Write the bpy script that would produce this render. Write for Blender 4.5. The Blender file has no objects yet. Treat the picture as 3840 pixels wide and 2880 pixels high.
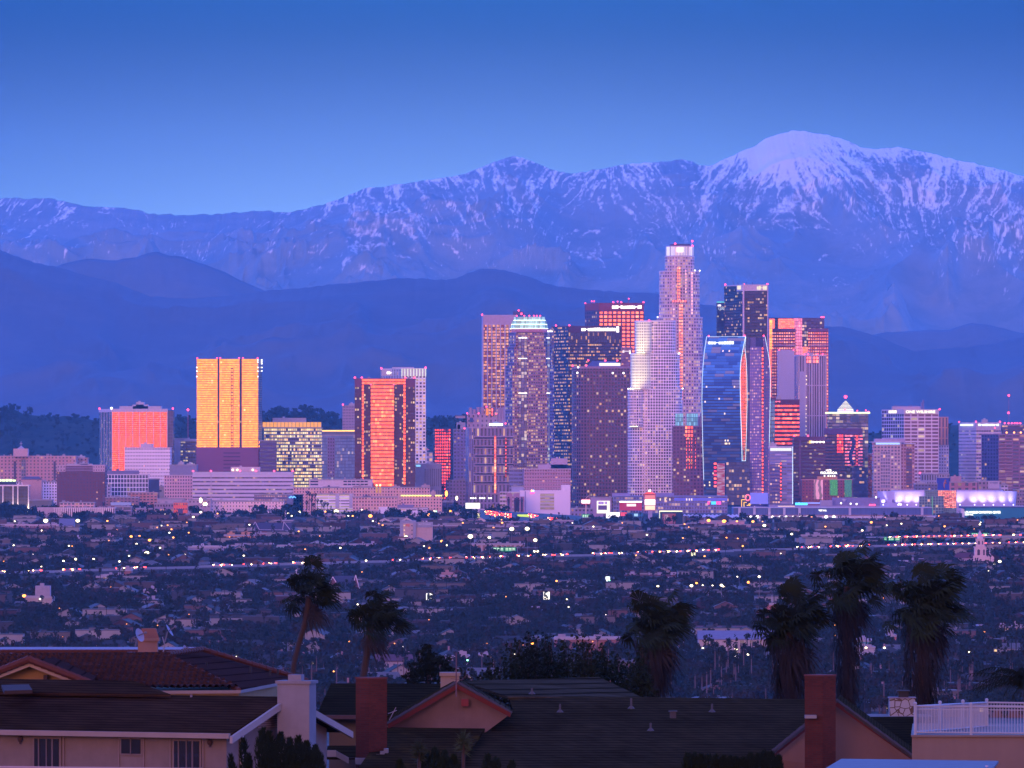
import bpy, math, random
import numpy as np
from mathutils import Vector, Matrix, noise as mnoise
R = math.radians
F = 28650.0                      # focal length in photo pixels (photo is 3840 x 2880)
CX, HY = 1920.0, 1720.0          # optical axis column, horizon row
H = 100.0                        # camera height over the lowest part of the plain
sc = bpy.context.scene
col = sc.collection
rnd = random.Random(7)

def PX(px, D): return (px - CX) / F * D
def PZ(py, D): return H - (py - HY) / F * D
def P(px, py, D): return Vector((PX(px, D), D, PZ(py, D)))
def MP(D): return D / F          # metres per photo pixel at distance D
def gz(D):
    """ground height"""
    if D < 420: return 83.5
    if D < 1500:
        t = (D - 420) / 1080.0; t = t * t * (3 - 2 * t)
        return 83.5 * (1 - t) + 0.0 * t
    if D < 3500: return 0.0
    return min((D - 3500) * 0.007, 58.0)
def DY(py):
    """distance at which the plain shows at photo row py"""
    return F * 124.5 / (py - HY + F * 0.007)

# ---------------------------------------------------------------- materials
def newmat(name):
    m = bpy.data.materials.new(name); m.use_nodes = True
    nt = m.node_tree; nt.nodes.clear()
    return m, nt
class NT:
    def __init__(s, nt): s.nt = nt
    def n(s, t, **k):
        nd = s.nt.nodes.new(t)
        for a, b in k.items():
            if a == 'ins':
                for i, v in b.items(): s.set(nd.inputs[i], v)
            else: setattr(nd, a, b)
        return nd
    def set(s, inp, v):
        if isinstance(v, bpy.types.NodeSocket): s.nt.links.new(v, inp)
        elif isinstance(v, (tuple, list)) and inp.type == 'RGBA' and len(v) == 3: inp.default_value = (*v, 1)
        else: inp.default_value = v
    def math(s, op, a, b=0.0, c=0.0, clamp=False):
        nd = s.nt.nodes.new('ShaderNodeMath'); nd.operation = op; nd.use_clamp = clamp
        for i, v in enumerate((a, b, c)): s.set(nd.inputs[i], v)
        return nd.outputs[0]
    def vmath(s, op, a, b=(0, 0, 0), sc_=None):
        nd = s.nt.nodes.new('ShaderNodeVectorMath'); nd.operation = op
        s.set(nd.inputs[0], a)
        if sc_ is None: s.set(nd.inputs[1], b)
        else: s.set(nd.inputs['Scale'], sc_)
        return nd.outputs[0]
    def mix(s, f, a, b, typ='MIX'):
        nd = s.nt.nodes.new('ShaderNodeMix'); nd.data_type = 'RGBA'; nd.blend_type = typ
        s.set(nd.inputs[0], f); s.set(nd.inputs[6], a); s.set(nd.inputs[7], b)
        return nd.outputs[2]
    def ss(s, x, lo, hi):
        nd = s.nt.nodes.new('ShaderNodeMapRange'); nd.interpolation_type = 'SMOOTHSTEP'
        s.set(nd.inputs[0], x); s.set(nd.inputs[1], lo); s.set(nd.inputs[2], hi)
        nd.inputs[3].default_value = 0; nd.inputs[4].default_value = 1
        return nd.outputs[0]
    def noise(s, vec, scale, detail=3, rough=.55):
        nd = s.nt.nodes.new('ShaderNodeTexNoise')
        s.set(nd.inputs['Vector'], vec); nd.inputs['Scale'].default_value = scale
        nd.inputs['Detail'].default_value = detail; nd.inputs['Roughness'].default_value = rough
        return nd.outputs['Fac']
    def out(s, sh, vol=None):
        o = s.nt.nodes.new('ShaderNodeOutputMaterial')
        if sh: s.nt.links.new(sh, o.inputs[0])
        if vol: s.nt.links.new(vol, o.inputs[1])
    def bsdf(s, **k):
        nd = s.nt.nodes.new('ShaderNodeBsdfPrincipled')
        for a, b in k.items(): s.set(nd.inputs[a.replace('_', ' ')], b)
        return nd
    def sep(s, v):
        nd = s.nt.nodes.new('ShaderNodeSeparateXYZ'); s.set(nd.inputs[0], v); return nd.outputs
    def comb(s, x=0., y=0., z=0.):
        nd = s.nt.nodes.new('ShaderNodeCombineXYZ')
        for i, v in enumerate((x, y, z)): s.set(nd.inputs[i], v)
        return nd.outputs[0]

_cache = {}
def memo(f):
    def g(*a, **k):
        key = (f.__name__, repr(a), repr(sorted(k.items())))
        if key not in _cache: _cache[key] = f(*a, **k)
        return _cache[key]
    return g

@memo
def paint(c, rough=.8, nscale=.4, amp=.25, metal=0., spec=.3, streak=0.):
    """plain matt surface with a little wear"""
    m, nt = newmat('surface'); t = NT(nt)
    g = t.n('ShaderNodeTexCoord').outputs['Object']
    f = t.noise(g, nscale, 5, .65)
    v = t.math('MULTIPLY_ADD', f, 2 * amp, 1 - amp)
    if streak:
        x = t.sep(g)
        st = t.noise(t.comb(t.math('MULTIPLY', x[0], 3.), t.math('MULTIPLY', x[1], 3.), t.math('MULTIPLY', x[2], .25)), 1., 4)
        v = t.math('MULTIPLY', v, t.math('MULTIPLY_ADD', st, 2 * streak, 1 - streak))
    cc = t.mix(1., c, t.comb(v, v, v), 'MULTIPLY')
    t.out(t.bsdf(Base_Color=cc, Roughness=rough, Metallic=metal, Specular_IOR_Level=spec).outputs[0])
    return m

@memo
def glow(c, s=3.0, sampled=False):
    m, nt = newmat('light'); t = NT(nt)
    e = t.n('ShaderNodeEmission', ins={0: c, 1: s})
    t.out(e.outputs[0])
    m.cycles.emission_sampling = 'FRONT_BACK' if sampled else 'NONE'
    return m

_fs = [0]
@memo
def facade(wall, glass=(.03, .04, .10), fu=.6, fv=.6, lit=.1, litc=(1., .56, .18), lits=1.6, metal=.0,
           rough=.12, tilt=.02, jit=.012, wmetal=0., wrough=.7, cluster=.7, up=0., blind=.25, spec=.45, band=0.):
    """storeys of windows: one UV unit per bay and per floor"""
    wall = tuple(min(.92, 1.25 * q ** 1.4) for q in wall); glass = glass if metal > .5 else tuple(.75 * q for q in glass)
    m, nt = newmat('facade'); t = NT(nt)
    _fs[0] += 1.37
    uv = t.n('ShaderNodeUVMap').outputs[0]
    x = t.sep(uv)
    fx = t.math('FRACT', x[0]); fy = t.math('FRACT', x[1])
    ax = t.math('ABSOLUTE', t.math('SUBTRACT', fx, .5)); ay = t.math('ABSOLUTE', t.math('SUBTRACT', fy, .5 + up))
    win = t.math('MULTIPLY', t.math('LESS_THAN', ax, fu / 2), t.math('LESS_THAN', ay, fv / 2))
    cell = t.comb(t.math('FLOOR', x[0]), t.math('FLOOR', x[1]), _fs[0])
    wn = t.n('ShaderNodeTexWhiteNoise', noise_dimensions='3D', ins={0: cell})
    r1 = wn.outputs['Value']; rc = t.sep(wn.outputs['Color'])
    low = t.noise(t.comb(t.math('MULTIPLY', t.math('FLOOR', x[0]), .18), t.math('MULTIPLY', t.math('FLOOR', x[1]), .75), _fs[0]), 1., 2)
    pr = t.math('MULTIPLY', t.math('POWER', t.math('MULTIPLY', low, 2.), 1 + 3 * cluster), min(lit * 1.35, 9) if lit < 1 else lit)
    on = t.math('LESS_THAN', r1, pr)
    # glass: brightness varies with blinds
    gb = t.math('MULTIPLY_ADD', rc[1], blind * 2, 1 - blind)
    gcol = t.mix(1., glass, t.comb(gb, gb, gb), 'MULTIPLY')
    gn = t.n('ShaderNodeNewGeometry').outputs['Normal']
    wv = t.math('MULTIPLY_ADD', t.noise(t.n('ShaderNodeTexCoord').outputs['Object'], .07, 3, .6), .14 * min(metal, 1.), -.07 * min(metal, 1.))
    j = t.comb(t.math('MULTIPLY_ADD', rc[0], 2 * jit, t.math('ADD', wv, -jit)), 0., t.math('MULTIPLY_ADD', rc[2], 2 * jit, t.math('MULTIPLY_ADD', wv, .5, tilt - jit)))
    nn = t.vmath('NORMALIZE', t.vmath('ADD', gn, j))
    gl = t.bsdf(Base_Color=gcol, Roughness=rough, Metallic=metal, Specular_IOR_Level=spec, Normal=nn)
    es = t.math('MULTIPLY', on, t.math('MULTIPLY_ADD', rc[1], lits * .42, lits * .12))
    ec = t.mix(rc[2], (litc[0], litc[1] * .65, litc[2] * .4), (litc[0], min(1, litc[1] * 1.05), min(1, litc[2] * 1.1)))
    nt.links.new(ec, gl.inputs['Emission Color']); nt.links.new(es, gl.inputs['Emission Strength'])
    g = t.n('ShaderNodeTexCoord').outputs['Object']
    f = t.noise(g, .05, 4, .6)
    v = t.math('MULTIPLY_ADD', f, .3, .85)
    wc = t.mix(1., wall, t.comb(v, v, v), 'MULTIPLY')
    wl = t.bsdf(Base_Color=wc, Roughness=wrough, Metallic=wmetal)
    mx = t.n('ShaderNodeMixShader'); nt.links.new(win, mx.inputs[0])
    nt.links.new(wl.outputs[0], mx.inputs[1]); nt.links.new(gl.outputs[0], mx.inputs[2])
    t.out(mx.outputs[0])
    m.cycles.emission_sampling = 'NONE'
    return m

# ---------------------------------------------------------------- mesh collecting
class MB:
    def __init__(s): s.v = []; s.f = []; s.uv = []; s.mi = []
    def poly(s, pts, m=0, uv=None):
        i = len(s.v); s.v += [tuple(p) for p in pts]; s.f.append(tuple(range(i, i + len(pts))))
        s.uv.append(uv if uv else [(0.02, 0.02)] * len(pts)); s.mi.append(m)
    def box(s, x0, x1, y0, y1, z0, z1, m=0, bottom=False):
        a = [(x0, y0), (x1, y0), (x1, y1), (x0, y1)]
        s.prism(a, z0, z1, m, bottom=bottom)
    def prism(s, pts, z0, z1, m=0, bay=None, flr=None, top=None, bottom=False, ms=None, nb=None, v0=0., snap=True):
        """vertical prism over a counter-clockwise footprint; UV counts bays and floors; ms = material per side"""
        n = len(pts)
        zt = z1 if not callable(z1) else None
        h = z1 - z0
        u0 = 0.
        nf = max(1, round(h / flr)) if flr else 1
        for i in range(n):
            a, b = pts[i], pts[(i + 1) % n]
            L = math.hypot(b[0] - a[0], b[1] - a[1])
            if bay:
                nu = max(1, round(L / bay)) if snap else L / bay
            else: nu = 1
            if nb and nb[i]: nu = nb[i]
            mm = ms[i] if ms else m
            uv = [(u0, v0), (u0 + nu, v0), (u0 + nu, v0 + nf), (u0, v0 + nf)] if bay else None
            s.poly([(a[0], a[1], z0), (b[0], b[1], z0), (b[0], b[1], z1), (a[0], a[1], z1)], mm, uv)
            u0 += nu
        s.poly([(p[0], p[1], z1) for p in pts], m if top is None else top)
        if bottom: s.poly([(p[0], p[1], z0) for p in reversed(pts)], m)
    def frustum(s, cx, cy, z0, z1, r0, r1, n=10, m=0, cap=True, ph=0.):
        a = [(cx + r0 * math.cos(ph + 2 * math.pi * i / n), cy + r0 * math.sin(ph + 2 * math.pi * i / n), z0) for i in range(n)]
        b = [(cx + r1 * math.cos(ph + 2 * math.pi * i / n), cy + r1 * math.sin(ph + 2 * math.pi * i / n), z1) for i in range(n)]
        for i in range(n):
            j = (i + 1) % n; s.poly([a[i], a[j], b[j], b[i]], m)
        if cap: s.poly(b, m); s.poly(a[::-1], m)
    def tube(s, p, q, r0, r1=None, n=6, m=0):
        r1 = r0 if r1 is None else r1
        p, q = Vector(p), Vector(q); d = (q - p)
        if d.length < 1e-6: return
        d.normalize(); u = d.orthogonal().normalized(); w = d.cross(u)
        a = [p + (u * math.cos(2 * math.pi * i / n) + w * math.sin(2 * math.pi * i / n)) * r0 for i in range(n)]
        b = [q + (u * math.cos(2 * math.pi * i / n) + w * math.sin(2 * math.pi * i / n)) * r1 for i in range(n)]
        for i in range(n):
            j = (i + 1) % n; s.poly([a[i], a[j], b[j], b[i]], m)
        s.poly(b, m); s.poly(a[::-1], m)
    def slab(s, pts, th, m=0):
        """3-D polygon given a thickness along its normal (downwards)"""
        pts = [Vector(p) for p in pts]
        nrm = (pts[1] - pts[0]).cross(pts[2] - pts[0]).normalized()
        lo = [p - nrm * th for p in pts]
        s.poly(pts, m); s.poly(lo[::-1], m)
        for i in range(len(pts)):
            j = (i + 1) % len(pts); s.poly([lo[i], lo[j], pts[j], pts[i]], m)
    def sphere(s, c, r, m=0, nu=8, nv=5, sz=1.):
        c = Vector(c)
        rows = []
        for k in range(nv + 1):
            ph = math.pi * k / nv
            rows.append([c + Vector((r * math.sin(ph) * math.cos(2 * math.pi * i / nu), r * math.sin(ph) * math.sin(2 * math.pi * i / nu), -r * sz * math.cos(ph))) for i in range(nu)])
        for k in range(nv):
            for i in range(nu):
                j = (i + 1) % nu
                if k == 0: s.poly([rows[0][0], rows[1][j], rows[1][i]], m)
                elif k == nv - 1: s.poly([rows[k][i], rows[k][j], rows[nv][0]], m)
                else: s.poly([rows[k][i], rows[k][j], rows[k + 1][j], rows[k + 1][i]], m)
    def mesh(s, name, mats, origin=(0, 0, 0), smooth=False):
        me = bpy.data.meshes.new(name)
        o = Vector(origin)
        v = np.array(s.v, dtype=np.float64) - np.array(o)
        me.from_pydata([tuple(p) for p in v], [], s.f)
        if not isinstance(mats, (list, tuple)): mats = [mats]
        for mt in mats: me.materials.append(mt)
        me.polygons.foreach_set('material_index', s.mi)
        uvl = me.uv_layers.new(name='UVMap')
        flat = [c for f in s.uv for p in f for c in p]
        uvl.data.foreach_set('uv', flat)
        if smooth: me.polygons.foreach_set('use_smooth', [True] * len(s.f))
        me.update()
        return me
    def build(s, name, mats, parent=None, origin=None, smooth=False, label=None):
        """world-space geometry linked as one object; under a parent it becomes local to it"""
        og = origin if origin is not None else ((parent.location if parent.type == 'EMPTY' else Vector(parent['org'])) if parent else Vector((0, 0, 0)))
        me = s.mesh(name, mats, og, smooth)
        o = bpy.data.objects.new(name, me); col.objects.link(o)
        if parent: o.parent = parent
        else: o.location = og
        o['org'] = tuple(og)
        if label: o['label'] = label
        return o
def tag(o, label=None, cat=None, group=None, kind=None):
    if label: o['label'] = label
    if cat: o['category'] = cat
    if group: o['group'] = group
    if kind: o['kind'] = kind
    return o
def thing(name, label, cat, loc, group=None, rz=0.):
    o = bpy.data.objects.new(name, None); col.objects.link(o)
    o.location = loc; o.rotation_euler = (0, 0, rz); o.empty_display_size = 2
    return tag(o, label, cat, group)
kids = {}
def copy_thing(o, loc, rz=0., scale=1., label=None, group=None):
    if o.name not in kids: kids[o.name] = [(c, list(c.children)) for c in o.children]
    r = o.copy(); col.objects.link(r); r.location = loc; r.rotation_euler = (0, 0, rz)
    r.scale = (scale,) * 3 if not isinstance(scale, tuple) else scale
    for c, gs in kids[o.name]:
        d = c.copy(); col.objects.link(d); d.parent = r
        for g in gs:
            e = g.copy(); col.objects.link(e); e.parent = d
    if label: r['label'] = label
    if group: r['group'] = group
    return r
def text_mesh(txt, size, mat, name, extrude=.0):
    cu = bpy.data.curves.new('t', 'FONT'); cu.body = txt; cu.size = size; cu.align_x = 'CENTER'; cu.extrude = extrude; cu.offset = size * .012
    cu.resolution_u = 3
    o = bpy.data.objects.new('t', cu)
    me = bpy.data.meshes.new_from_object(o); bpy.data.objects.remove(o); bpy.data.curves.remove(cu)
    me.name = name; me.materials.clear(); me.materials.append(mat)
    return me
def sign_text(txt, px, py, D, hpx, mat, parent, wpx=None, name='sign_lettering', ang=0.):
    """lettering facing the camera; hpx = cap height in photo pixels; px,py = centre"""
    s = hpx * MP(D) / .7
    me = text_mesh(txt, s, mat, name, .15)
    xs = [v.co.x for v in me.vertices]; w = max(xs) - min(xs)
    kx = (wpx * MP(D) / w) if wpx else 1.
    o = bpy.data.objects.new(name, me); col.objects.link(o); o.parent = parent
    p = P(px, py, D); p.z -= hpx * MP(D) / 2
    o.location = p - parent.location
    o.rotation_euler = (R(90), 0, ang); o.scale = (kx, 1, 1)
    return o
# ---------------------------------------------------------------- camera, sky, haze
cam = bpy.data.objects.new('camera', bpy.data.cameras.new('camera')); col.objects.link(cam)
cam.location = (0, 0, H); cam.rotation_euler = (R(90), 0, 0)
cam.data.sensor_width = 36; cam.data.lens = 36 * F / 3840
cam.data.shift_y = (HY - 1440) / 3840
cam.data.clip_start = 1; cam.data.clip_end = 200000
sc.camera = cam
w = bpy.data.worlds.new('World'); sc.world = w; w.use_nodes = True
nt = w.node_tree; nt.nodes.clear(); t = NT(nt)
d = t.sep(t.n('ShaderNodeTexCoord').outputs['Generated'])
el = t.math('MAXIMUM', d[2], 0.)
cr = t.n('ShaderNodeValToRGB'); cr.color_ramp.interpolation = 'B_SPLINE'
E = cr.color_ramp.elements
stops = [(0.0, (.56, .94, 1.16)), (.17, (.49, .84, 1.14)), (.30, (.31, .53, .98)), (.40, (.0, .02, .06)), (.48, (.0, .15, .4)), (.60, (1.2, 2.5, 9.0)), (.8, (1.0, 2.1, 7.4)), (1.0, (.6, 1.2, 4.4))]
while len(E) < len(stops): E.new(.5)
for e, (p, c) in zip(E, stops): e.position = p; e.color = (*[q / 10 for q in c], 1)
nt.links.new(t.math('POWER', t.math('MULTIPLY', el, 3.0), .5), cr.inputs[0])   # sqrt(z*3): z=.03 -> .3, z=.06 -> .42
# lens vignette put into the sky colour: brighter over the middle of the view
azd = t.math('DIVIDE', d[0], t.math('MAXIMUM', t.math('ABSOLUTE', d[1]), .01))
cr6 = t.vmath('SCALE', cr.outputs[0], sc_=10.)
cro = t.mix(t.ss(el, .35, .9), cr6, (.16, .24, 1.0))
lat = t.math('EXPONENT', t.math('MULTIPLY', t.math('MULTIPLY', azd, azd), -190.))
east = t.mix(lat, t.mix(1., cro, (.52, .60, .74), 'MULTIPLY'), cro)
# western half: pink sky with an orange band on the horizon
wst = t.ss(t.math('MULTIPLY', d[1], -1.), -.25, .9)
pink = t.mix(t.ss(el, 0., .55), (2.0, .84, .72), (.42, .40, 1.3))
base = t.mix(wst, east, pink)
az2 = t.math('DIVIDE', d[0], t.math('MAXIMUM', t.math('MULTIPLY', d[1], -1.), .02))
gaz = t.math('EXPONENT', t.math('MULTIPLY', t.math('MULTIPLY', az2, az2), -5.))
gel = t.math('EXPONENT', t.math('MULTIPLY', el, -9.))
gw = t.math('MULTIPLY', t.math('MULTIPLY', gaz, gel), t.math('GREATER_THAN', t.math('MULTIPLY', d[1], -1.), 0.))
fin = t.mix(1., base, t.vmath('SCALE', (1.9, .62, .16), sc_=gw), 'ADD')
bg = t.n('ShaderNodeBackground', ins={0: fin, 1: 1.0}); o = t.n('ShaderNodeOutputWorld'); nt.links.new(bg.outputs[0], o.inputs[0])
w.cycles.sampling_method = 'MANUAL'; w.cycles.sample_map_resolution = 512
# afterglow: one very soft, weak sun low in the west, behind the camera
sd = bpy.data.lights.new('afterglow', 'SUN'); sd.energy = 1.1; sd.angle = R(14); sd.color = (1., .42, .46)
so = bpy.data.objects.new('afterglow', sd); col.objects.link(so)
so.rotation_euler = (R(82), 0, R(-12)); so.location = (0, -50, 400)
# haze
m, nt = newmat('haze'); t = NT(nt)
v = t.n('ShaderNodeVolumePrincipled'); v.inputs['Color'].default_value = (.42, .75, 1, 1); v.inputs['Density'].default_value = HAZE = 1.35e-5
v.inputs['Anisotropy'].default_value = .6
t.out(None, v.outputs[0])
b = MB(); b.box(-26000, 26000, -9000, 28000, -2.0, 1265, 0, bottom=True)
o = b.build('haze', m); tag(o, 'thin blue evening haze over the whole basin', kind='stuff')

# ---------------------------------------------------------------- ground
m, nt = newmat('ground'); t = NT(nt)
g = t.n('ShaderNodeNewGeometry').outputs['Position']
f = t.noise(g, .02, 5, .6); f2 = t.noise(g, .3, 3)
c = t.mix(t.ss(f, .4, .6), (.035, .04, .035), (.10, .095, .10)); c = t.mix(t.ss(f2, .5, .7), c, (.06, .055, .05))
t.out(t.bsdf(Base_Color=c, Roughness=.95, Specular_IOR_Level=.1).outputs[0])
b = MB()
Ds = [-12000, -6000, -3000, -1500, -1000, -600, -300, 0, 200, 420] + [420 + 1080 * k / 12 for k in range(1, 13)] + [2500, 3500, 6000, 9000, 11790, 16000, 22000, 30000, 60000]
def gzz(D): return gz(D) if D > -600 else max(0, 83.5 * (1 - (-600 - D) / 900.))
for a, c2 in zip(Ds[:-1], Ds[1:]):
    for x0, x1 in ((-60000, 0), (0, 60000)):
        b.poly([(x0, a, gzz(a)), (x1, a, gzz(a)), (x1, c2, gzz(c2)), (x0, c2, gzz(c2))])
o = b.build('ground', m); tag(o, kind='structure')

# ---------------------------------------------------------------- noise helpers for terrain
def vnoise(x, y, seed=0):
    xi = np.floor(x).astype(np.int64); yi = np.floor(y).astype(np.int64)
    fx = x - xi; fy = y - yi
    fx = fx * fx * fx * (fx * (fx * 6 - 15) + 10); fy = fy * fy * fy * (fy * (fy * 6 - 15) + 10)
    def h(a, b):
        n = (a * 374761393 + b * 668265263 + seed * 974634777) & 0xFFFFFFFF
        n = ((n ^ (n >> 13)) * 1274126177) & 0xFFFFFFFF
        n = (n ^ (n >> 16)) & 0xFFFF
        return n / 65535.0
    return (h(xi, yi) * (1 - fx) + h(xi + 1, yi) * fx) * (1 - fy) + (h(xi, yi + 1) * (1 - fx) + h(xi + 1, yi + 1) * fx) * fy
def fbm(x, y, o=5, seed=0, lac=2.03, g=.5):
    s = 0; a = 1.; n = 0
    for k in range(o): s = s + a * vnoise(x, y, seed + k); n += a; a *= g; x = x * lac + 13.1; y = y * lac + 7.7
    return s / n
def ridged(x, y, o=5, seed=0, g=.52):
    s = 0; a = 1.; n = 0; w_ = 1.
    for k in range(o):
        r = 1 - np.abs(2 * vnoise(x, y, seed + k) - 1); r = r * r * w_
        s = s + a * r; n += a; a *= g; w_ = np.clip(r * 1.6, 0, 1); x = x * 2.1 + 3.3; y = y * 2.1 + 9.1
    return s / n

def range_(name, pts, D1, D0, nx, ny, amp, fr, seed, mat, base=56., jag=3., power=1.15, warp=.5, snowf=None, margin=900, strip=None):
    """a mountain range: pts give its crest in photo px at distance D1; it falls toward the camera down to D0"""
    px = np.array([p[0] for p in pts], float); py = np.array([p[1] for p in pts], float)
    gx = np.linspace(-margin, 3840 + margin, nx)
    t_ = np.concatenate([np.linspace(0, 1, ny), np.linspace(1.03, 1.35, 10)])
    PXg, T = np.meshgrid(gx, t_)
    X = (PXg - CX) / F * D1
    Dd = D0 + (D1 - D0) * T
    def crest(p):
        return H - (np.interp(p, px, py) - HY) / F * D1
    k = (D1 - D0)
    U = X / fr; V = Dd / fr
    # sideways wander of spurs, zero at the crest so that the skyline stays where the photo has it
    q = np.clip(1 - T, 0, 1)
    wx = (fbm(U * .6, V * .6, 3, seed + 50) - .5) * warp * fr * np.minimum(q * 3, 1)
    Hc = crest(PXg + wx / D1 * F * 1.2)
    fine = (fbm(PXg / 22., T * 0, 5, seed + 9) - .5) * jag * D1 / F * 2
    Hc = Hc + fine * np.exp(-q * 6)
    prof = np.where(T <= 1, T ** power, 1 - (T - 1) * 1.6)
    env = np.clip(q * 4.0, 0, 1) * np.clip(T * 2.2, 0, 1)
    rg = ridged(U + .35 * fbm(U, V * .5, 3, seed), V * .55, 6, seed)
    Z = base + (Hc - base) * prof + (rg - .42) * amp * env
    Z = np.where(T < .001, base - 30, Z)
    # keep every slope below the line of sight over the crest
    lim = H + (Hc - H) * (Dd / D1) - q * 2
    Z = np.where(T < 1, np.minimum(Z, lim), Z)
    co = np.stack([X, Dd, Z], -1).reshape(-1, 3)
    ny2 = len(t_)
    idx = np.arange(nx * ny2).reshape(ny2, nx)
    fa = np.stack([idx[:-1, :-1], idx[:-1, 1:], idx[1:, 1:], idx[1:, :-1]], -1).reshape(-1, 4)
    me = bpy.data.meshes.new(name)
    me.vertices.add(len(co)); me.vertices.foreach_set('co', co.ravel())
    me.loops.add(len(fa) * 4); me.loops.foreach_set('vertex_index', fa.ravel().astype(np.int32))
    me.polygons.add(len(fa)); me.polygons.foreach_set('loop_start', np.arange(0, len(fa) * 4, 4, dtype=np.int32))
    me.polygons.foreach_set('use_smooth', np.ones(len(fa), bool))
    me.update(calc_edges=True); me.validate()
    me.materials.append(mat)
    if snowf is not None:
        s = snowf(PXg, T, Z, rg, X, Dd)
        at = me.attributes.new('snow', 'FLOAT', 'POINT'); at.data.foreach_set('value', s.ravel().astype(np.float32))
    o = bpy.data.objects.new(name, me); col.objects.link(o)
    tag(o, kind='structure')
    return o

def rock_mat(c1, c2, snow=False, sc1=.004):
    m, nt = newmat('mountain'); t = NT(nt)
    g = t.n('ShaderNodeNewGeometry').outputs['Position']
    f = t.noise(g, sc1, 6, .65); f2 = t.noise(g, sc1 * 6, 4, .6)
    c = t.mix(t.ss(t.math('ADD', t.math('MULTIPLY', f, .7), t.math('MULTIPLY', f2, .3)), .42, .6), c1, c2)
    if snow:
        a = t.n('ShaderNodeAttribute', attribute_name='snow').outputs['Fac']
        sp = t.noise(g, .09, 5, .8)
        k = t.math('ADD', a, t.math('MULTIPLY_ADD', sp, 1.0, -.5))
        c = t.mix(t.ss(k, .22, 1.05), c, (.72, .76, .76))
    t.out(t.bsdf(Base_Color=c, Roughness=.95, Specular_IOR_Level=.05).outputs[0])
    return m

back = [(-900, 720), (0, 745), (180, 743), (230, 752), (330, 775), (450, 780), (530, 788), (560, 803), (740, 806), (900, 796), (1000, 790), (1070, 797), (1130, 786), (1180, 775), (1220, 765), (1300, 735), (1370, 706), (1500, 690), (1600, 676), (1700, 660), (1760, 645), (1830, 618), (1880, 596), (1920, 586), (1960, 590), (2000, 606), (2050, 630), (2100, 646), (2160, 650), (2220, 638), (2300, 624), (2400, 612), (2500, 605), (2570, 598), (2620, 616), (2660, 622), (2720, 596), (2780, 566), (2830, 548), (2870, 520), (2920, 500), (2985, 489), (3040, 497), (3110, 508), (3180, 528), (3225, 552), (3290, 559), (3370, 551), (3440, 568), (3500, 578), (3560, 594), (3650, 612), (3720, 628), (3780, 645), (3840, 662), (4740, 760)]
pxb = np.array([p[0] for p in back], float); pyb = np.array([p[1] for p in back], float)
def snow_back(PXg, T, Z, rg, X, Dd):
    yrow = HY - (Z - H) / Dd * F
    line = np.interp(PXg, [0, 300, 620, 1000, 1300, 1700, 1950, 2300, 2700, 2950, 3300, 3840], [900, 880, 850, 860, 900, 880, 850, 850, 900, 960, 900, 960])
    a = np.clip((line - yrow) / 330., -1.2, 1.)
    core = np.exp(-((PXg - 2990 + (yrow - 500) * .35) / (170 + (yrow - 480) * .1)) ** 2) * np.clip((820 - yrow) / 250., 0, 1) * .9
    core += np.exp(-((PXg - 1900) / 110.) ** 2) * np.clip((740 - yrow) / 120., 0, 1) * .45 + np.exp(-((PXg - 3550) / 260.) ** 2) * .15
    crest_ = np.exp(-np.clip(yrow - np.interp(PXg, pxb, pyb), 0, 999) / 28.) * np.interp(PXg, [0, 700, 1200, 1900, 2500, 3000, 3840], [.05, -.3, .25, .3, .25, .4, .35])
    k = np.sin(PXg / 140. + 1.3 * np.sin(PXg / 390.)) * .75
    u = PXg + (yrow - 700) * k + 60 * (fbm(PXg / 90., yrow / 90., 3, 5) - .5)
    g1 = ridged(u / 24., yrow / 90., 5, 11) - .42
    g2 = ridged(u / 9., yrow / 30., 4, 19) - .42
    sp = fbm(PXg / 7., yrow / 7., 3, 23) - .5
    big = fbm(PXg / 190., yrow / 120., 3, 41) - .5
    return .12 + a * .58 + core + crest_ + g1 * 1.1 + g2 * .9 + sp * 1.1 + big * .6
range_('mountain_range', back, 25500, 20500, 1700, 420, 230., 480., 3, rock_mat((.15, .24, .30), (.20, .28, .33), True), jag=5, power=.95, warp=.9, snowf=snow_back)  # rock tinted blue: part of the distance haze is in its colour
front = [(-900, 900), (0, 935), (60, 962), (130, 985), (230, 1005), (330, 1035), (440, 1062), (560, 1110), (700, 1120), (860, 1110), (1000, 1090), (1080, 1085), (1170, 1076), (1290, 1062), (1400, 1052), (1500, 1045), (1560, 1043), (1640, 1049), (1710, 1046), (1750, 1024), (1800, 1010), (1860, 1008), (1920, 1020), (1990, 1040), (2040, 1062), (2120, 1078), (2250, 1090), (2360, 1098), (2420, 1096), (2480, 1105), (2600, 1135), (2750, 1160), (2900, 1190), (3060, 1222), (3160, 1226), (3230, 1244), (3300, 1265), (3370, 1295), (3430, 1318), (3520, 1308), (3640, 1300), (3740, 1286), (3840, 1262), (4740, 1200)]
range_('foothills', front, 18500, 15500, 700, 110, 170., 650., 21, rock_mat((.085, .125, .19), (.105, .14, .20)), jag=4, power=1.0)  # bluish slope colours stand in for haze the thin air lacks
mid = [(-900, 1150), (0, 1100), (160, 1030), (225, 992), (330, 968), (420, 978), (520, 962), (560, 948), (590, 944), (625, 956), (690, 964), (760, 990), (840, 1018), (920, 1060), (1010, 1098), (1200, 1180), (3000, 1300), (3240, 1260), (3330, 1245), (3450, 1240), (3560, 1236), (3640, 1212), (3700, 1216), (3840, 1250), (4740, 1300)]
range_('middle_ridge', mid, 20300, 18800, 600, 60, 90., 600., 33, rock_mat((.10, .15, .215), (.12, .165, .23)), jag=3)  # haze blue painted into the ridge colours as well
sc.view_settings.view_transform = 'Standard'; sc.view_settings.look = 'None'; sc.view_settings.exposure = 0; sc.view_settings.gamma = 1
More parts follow.
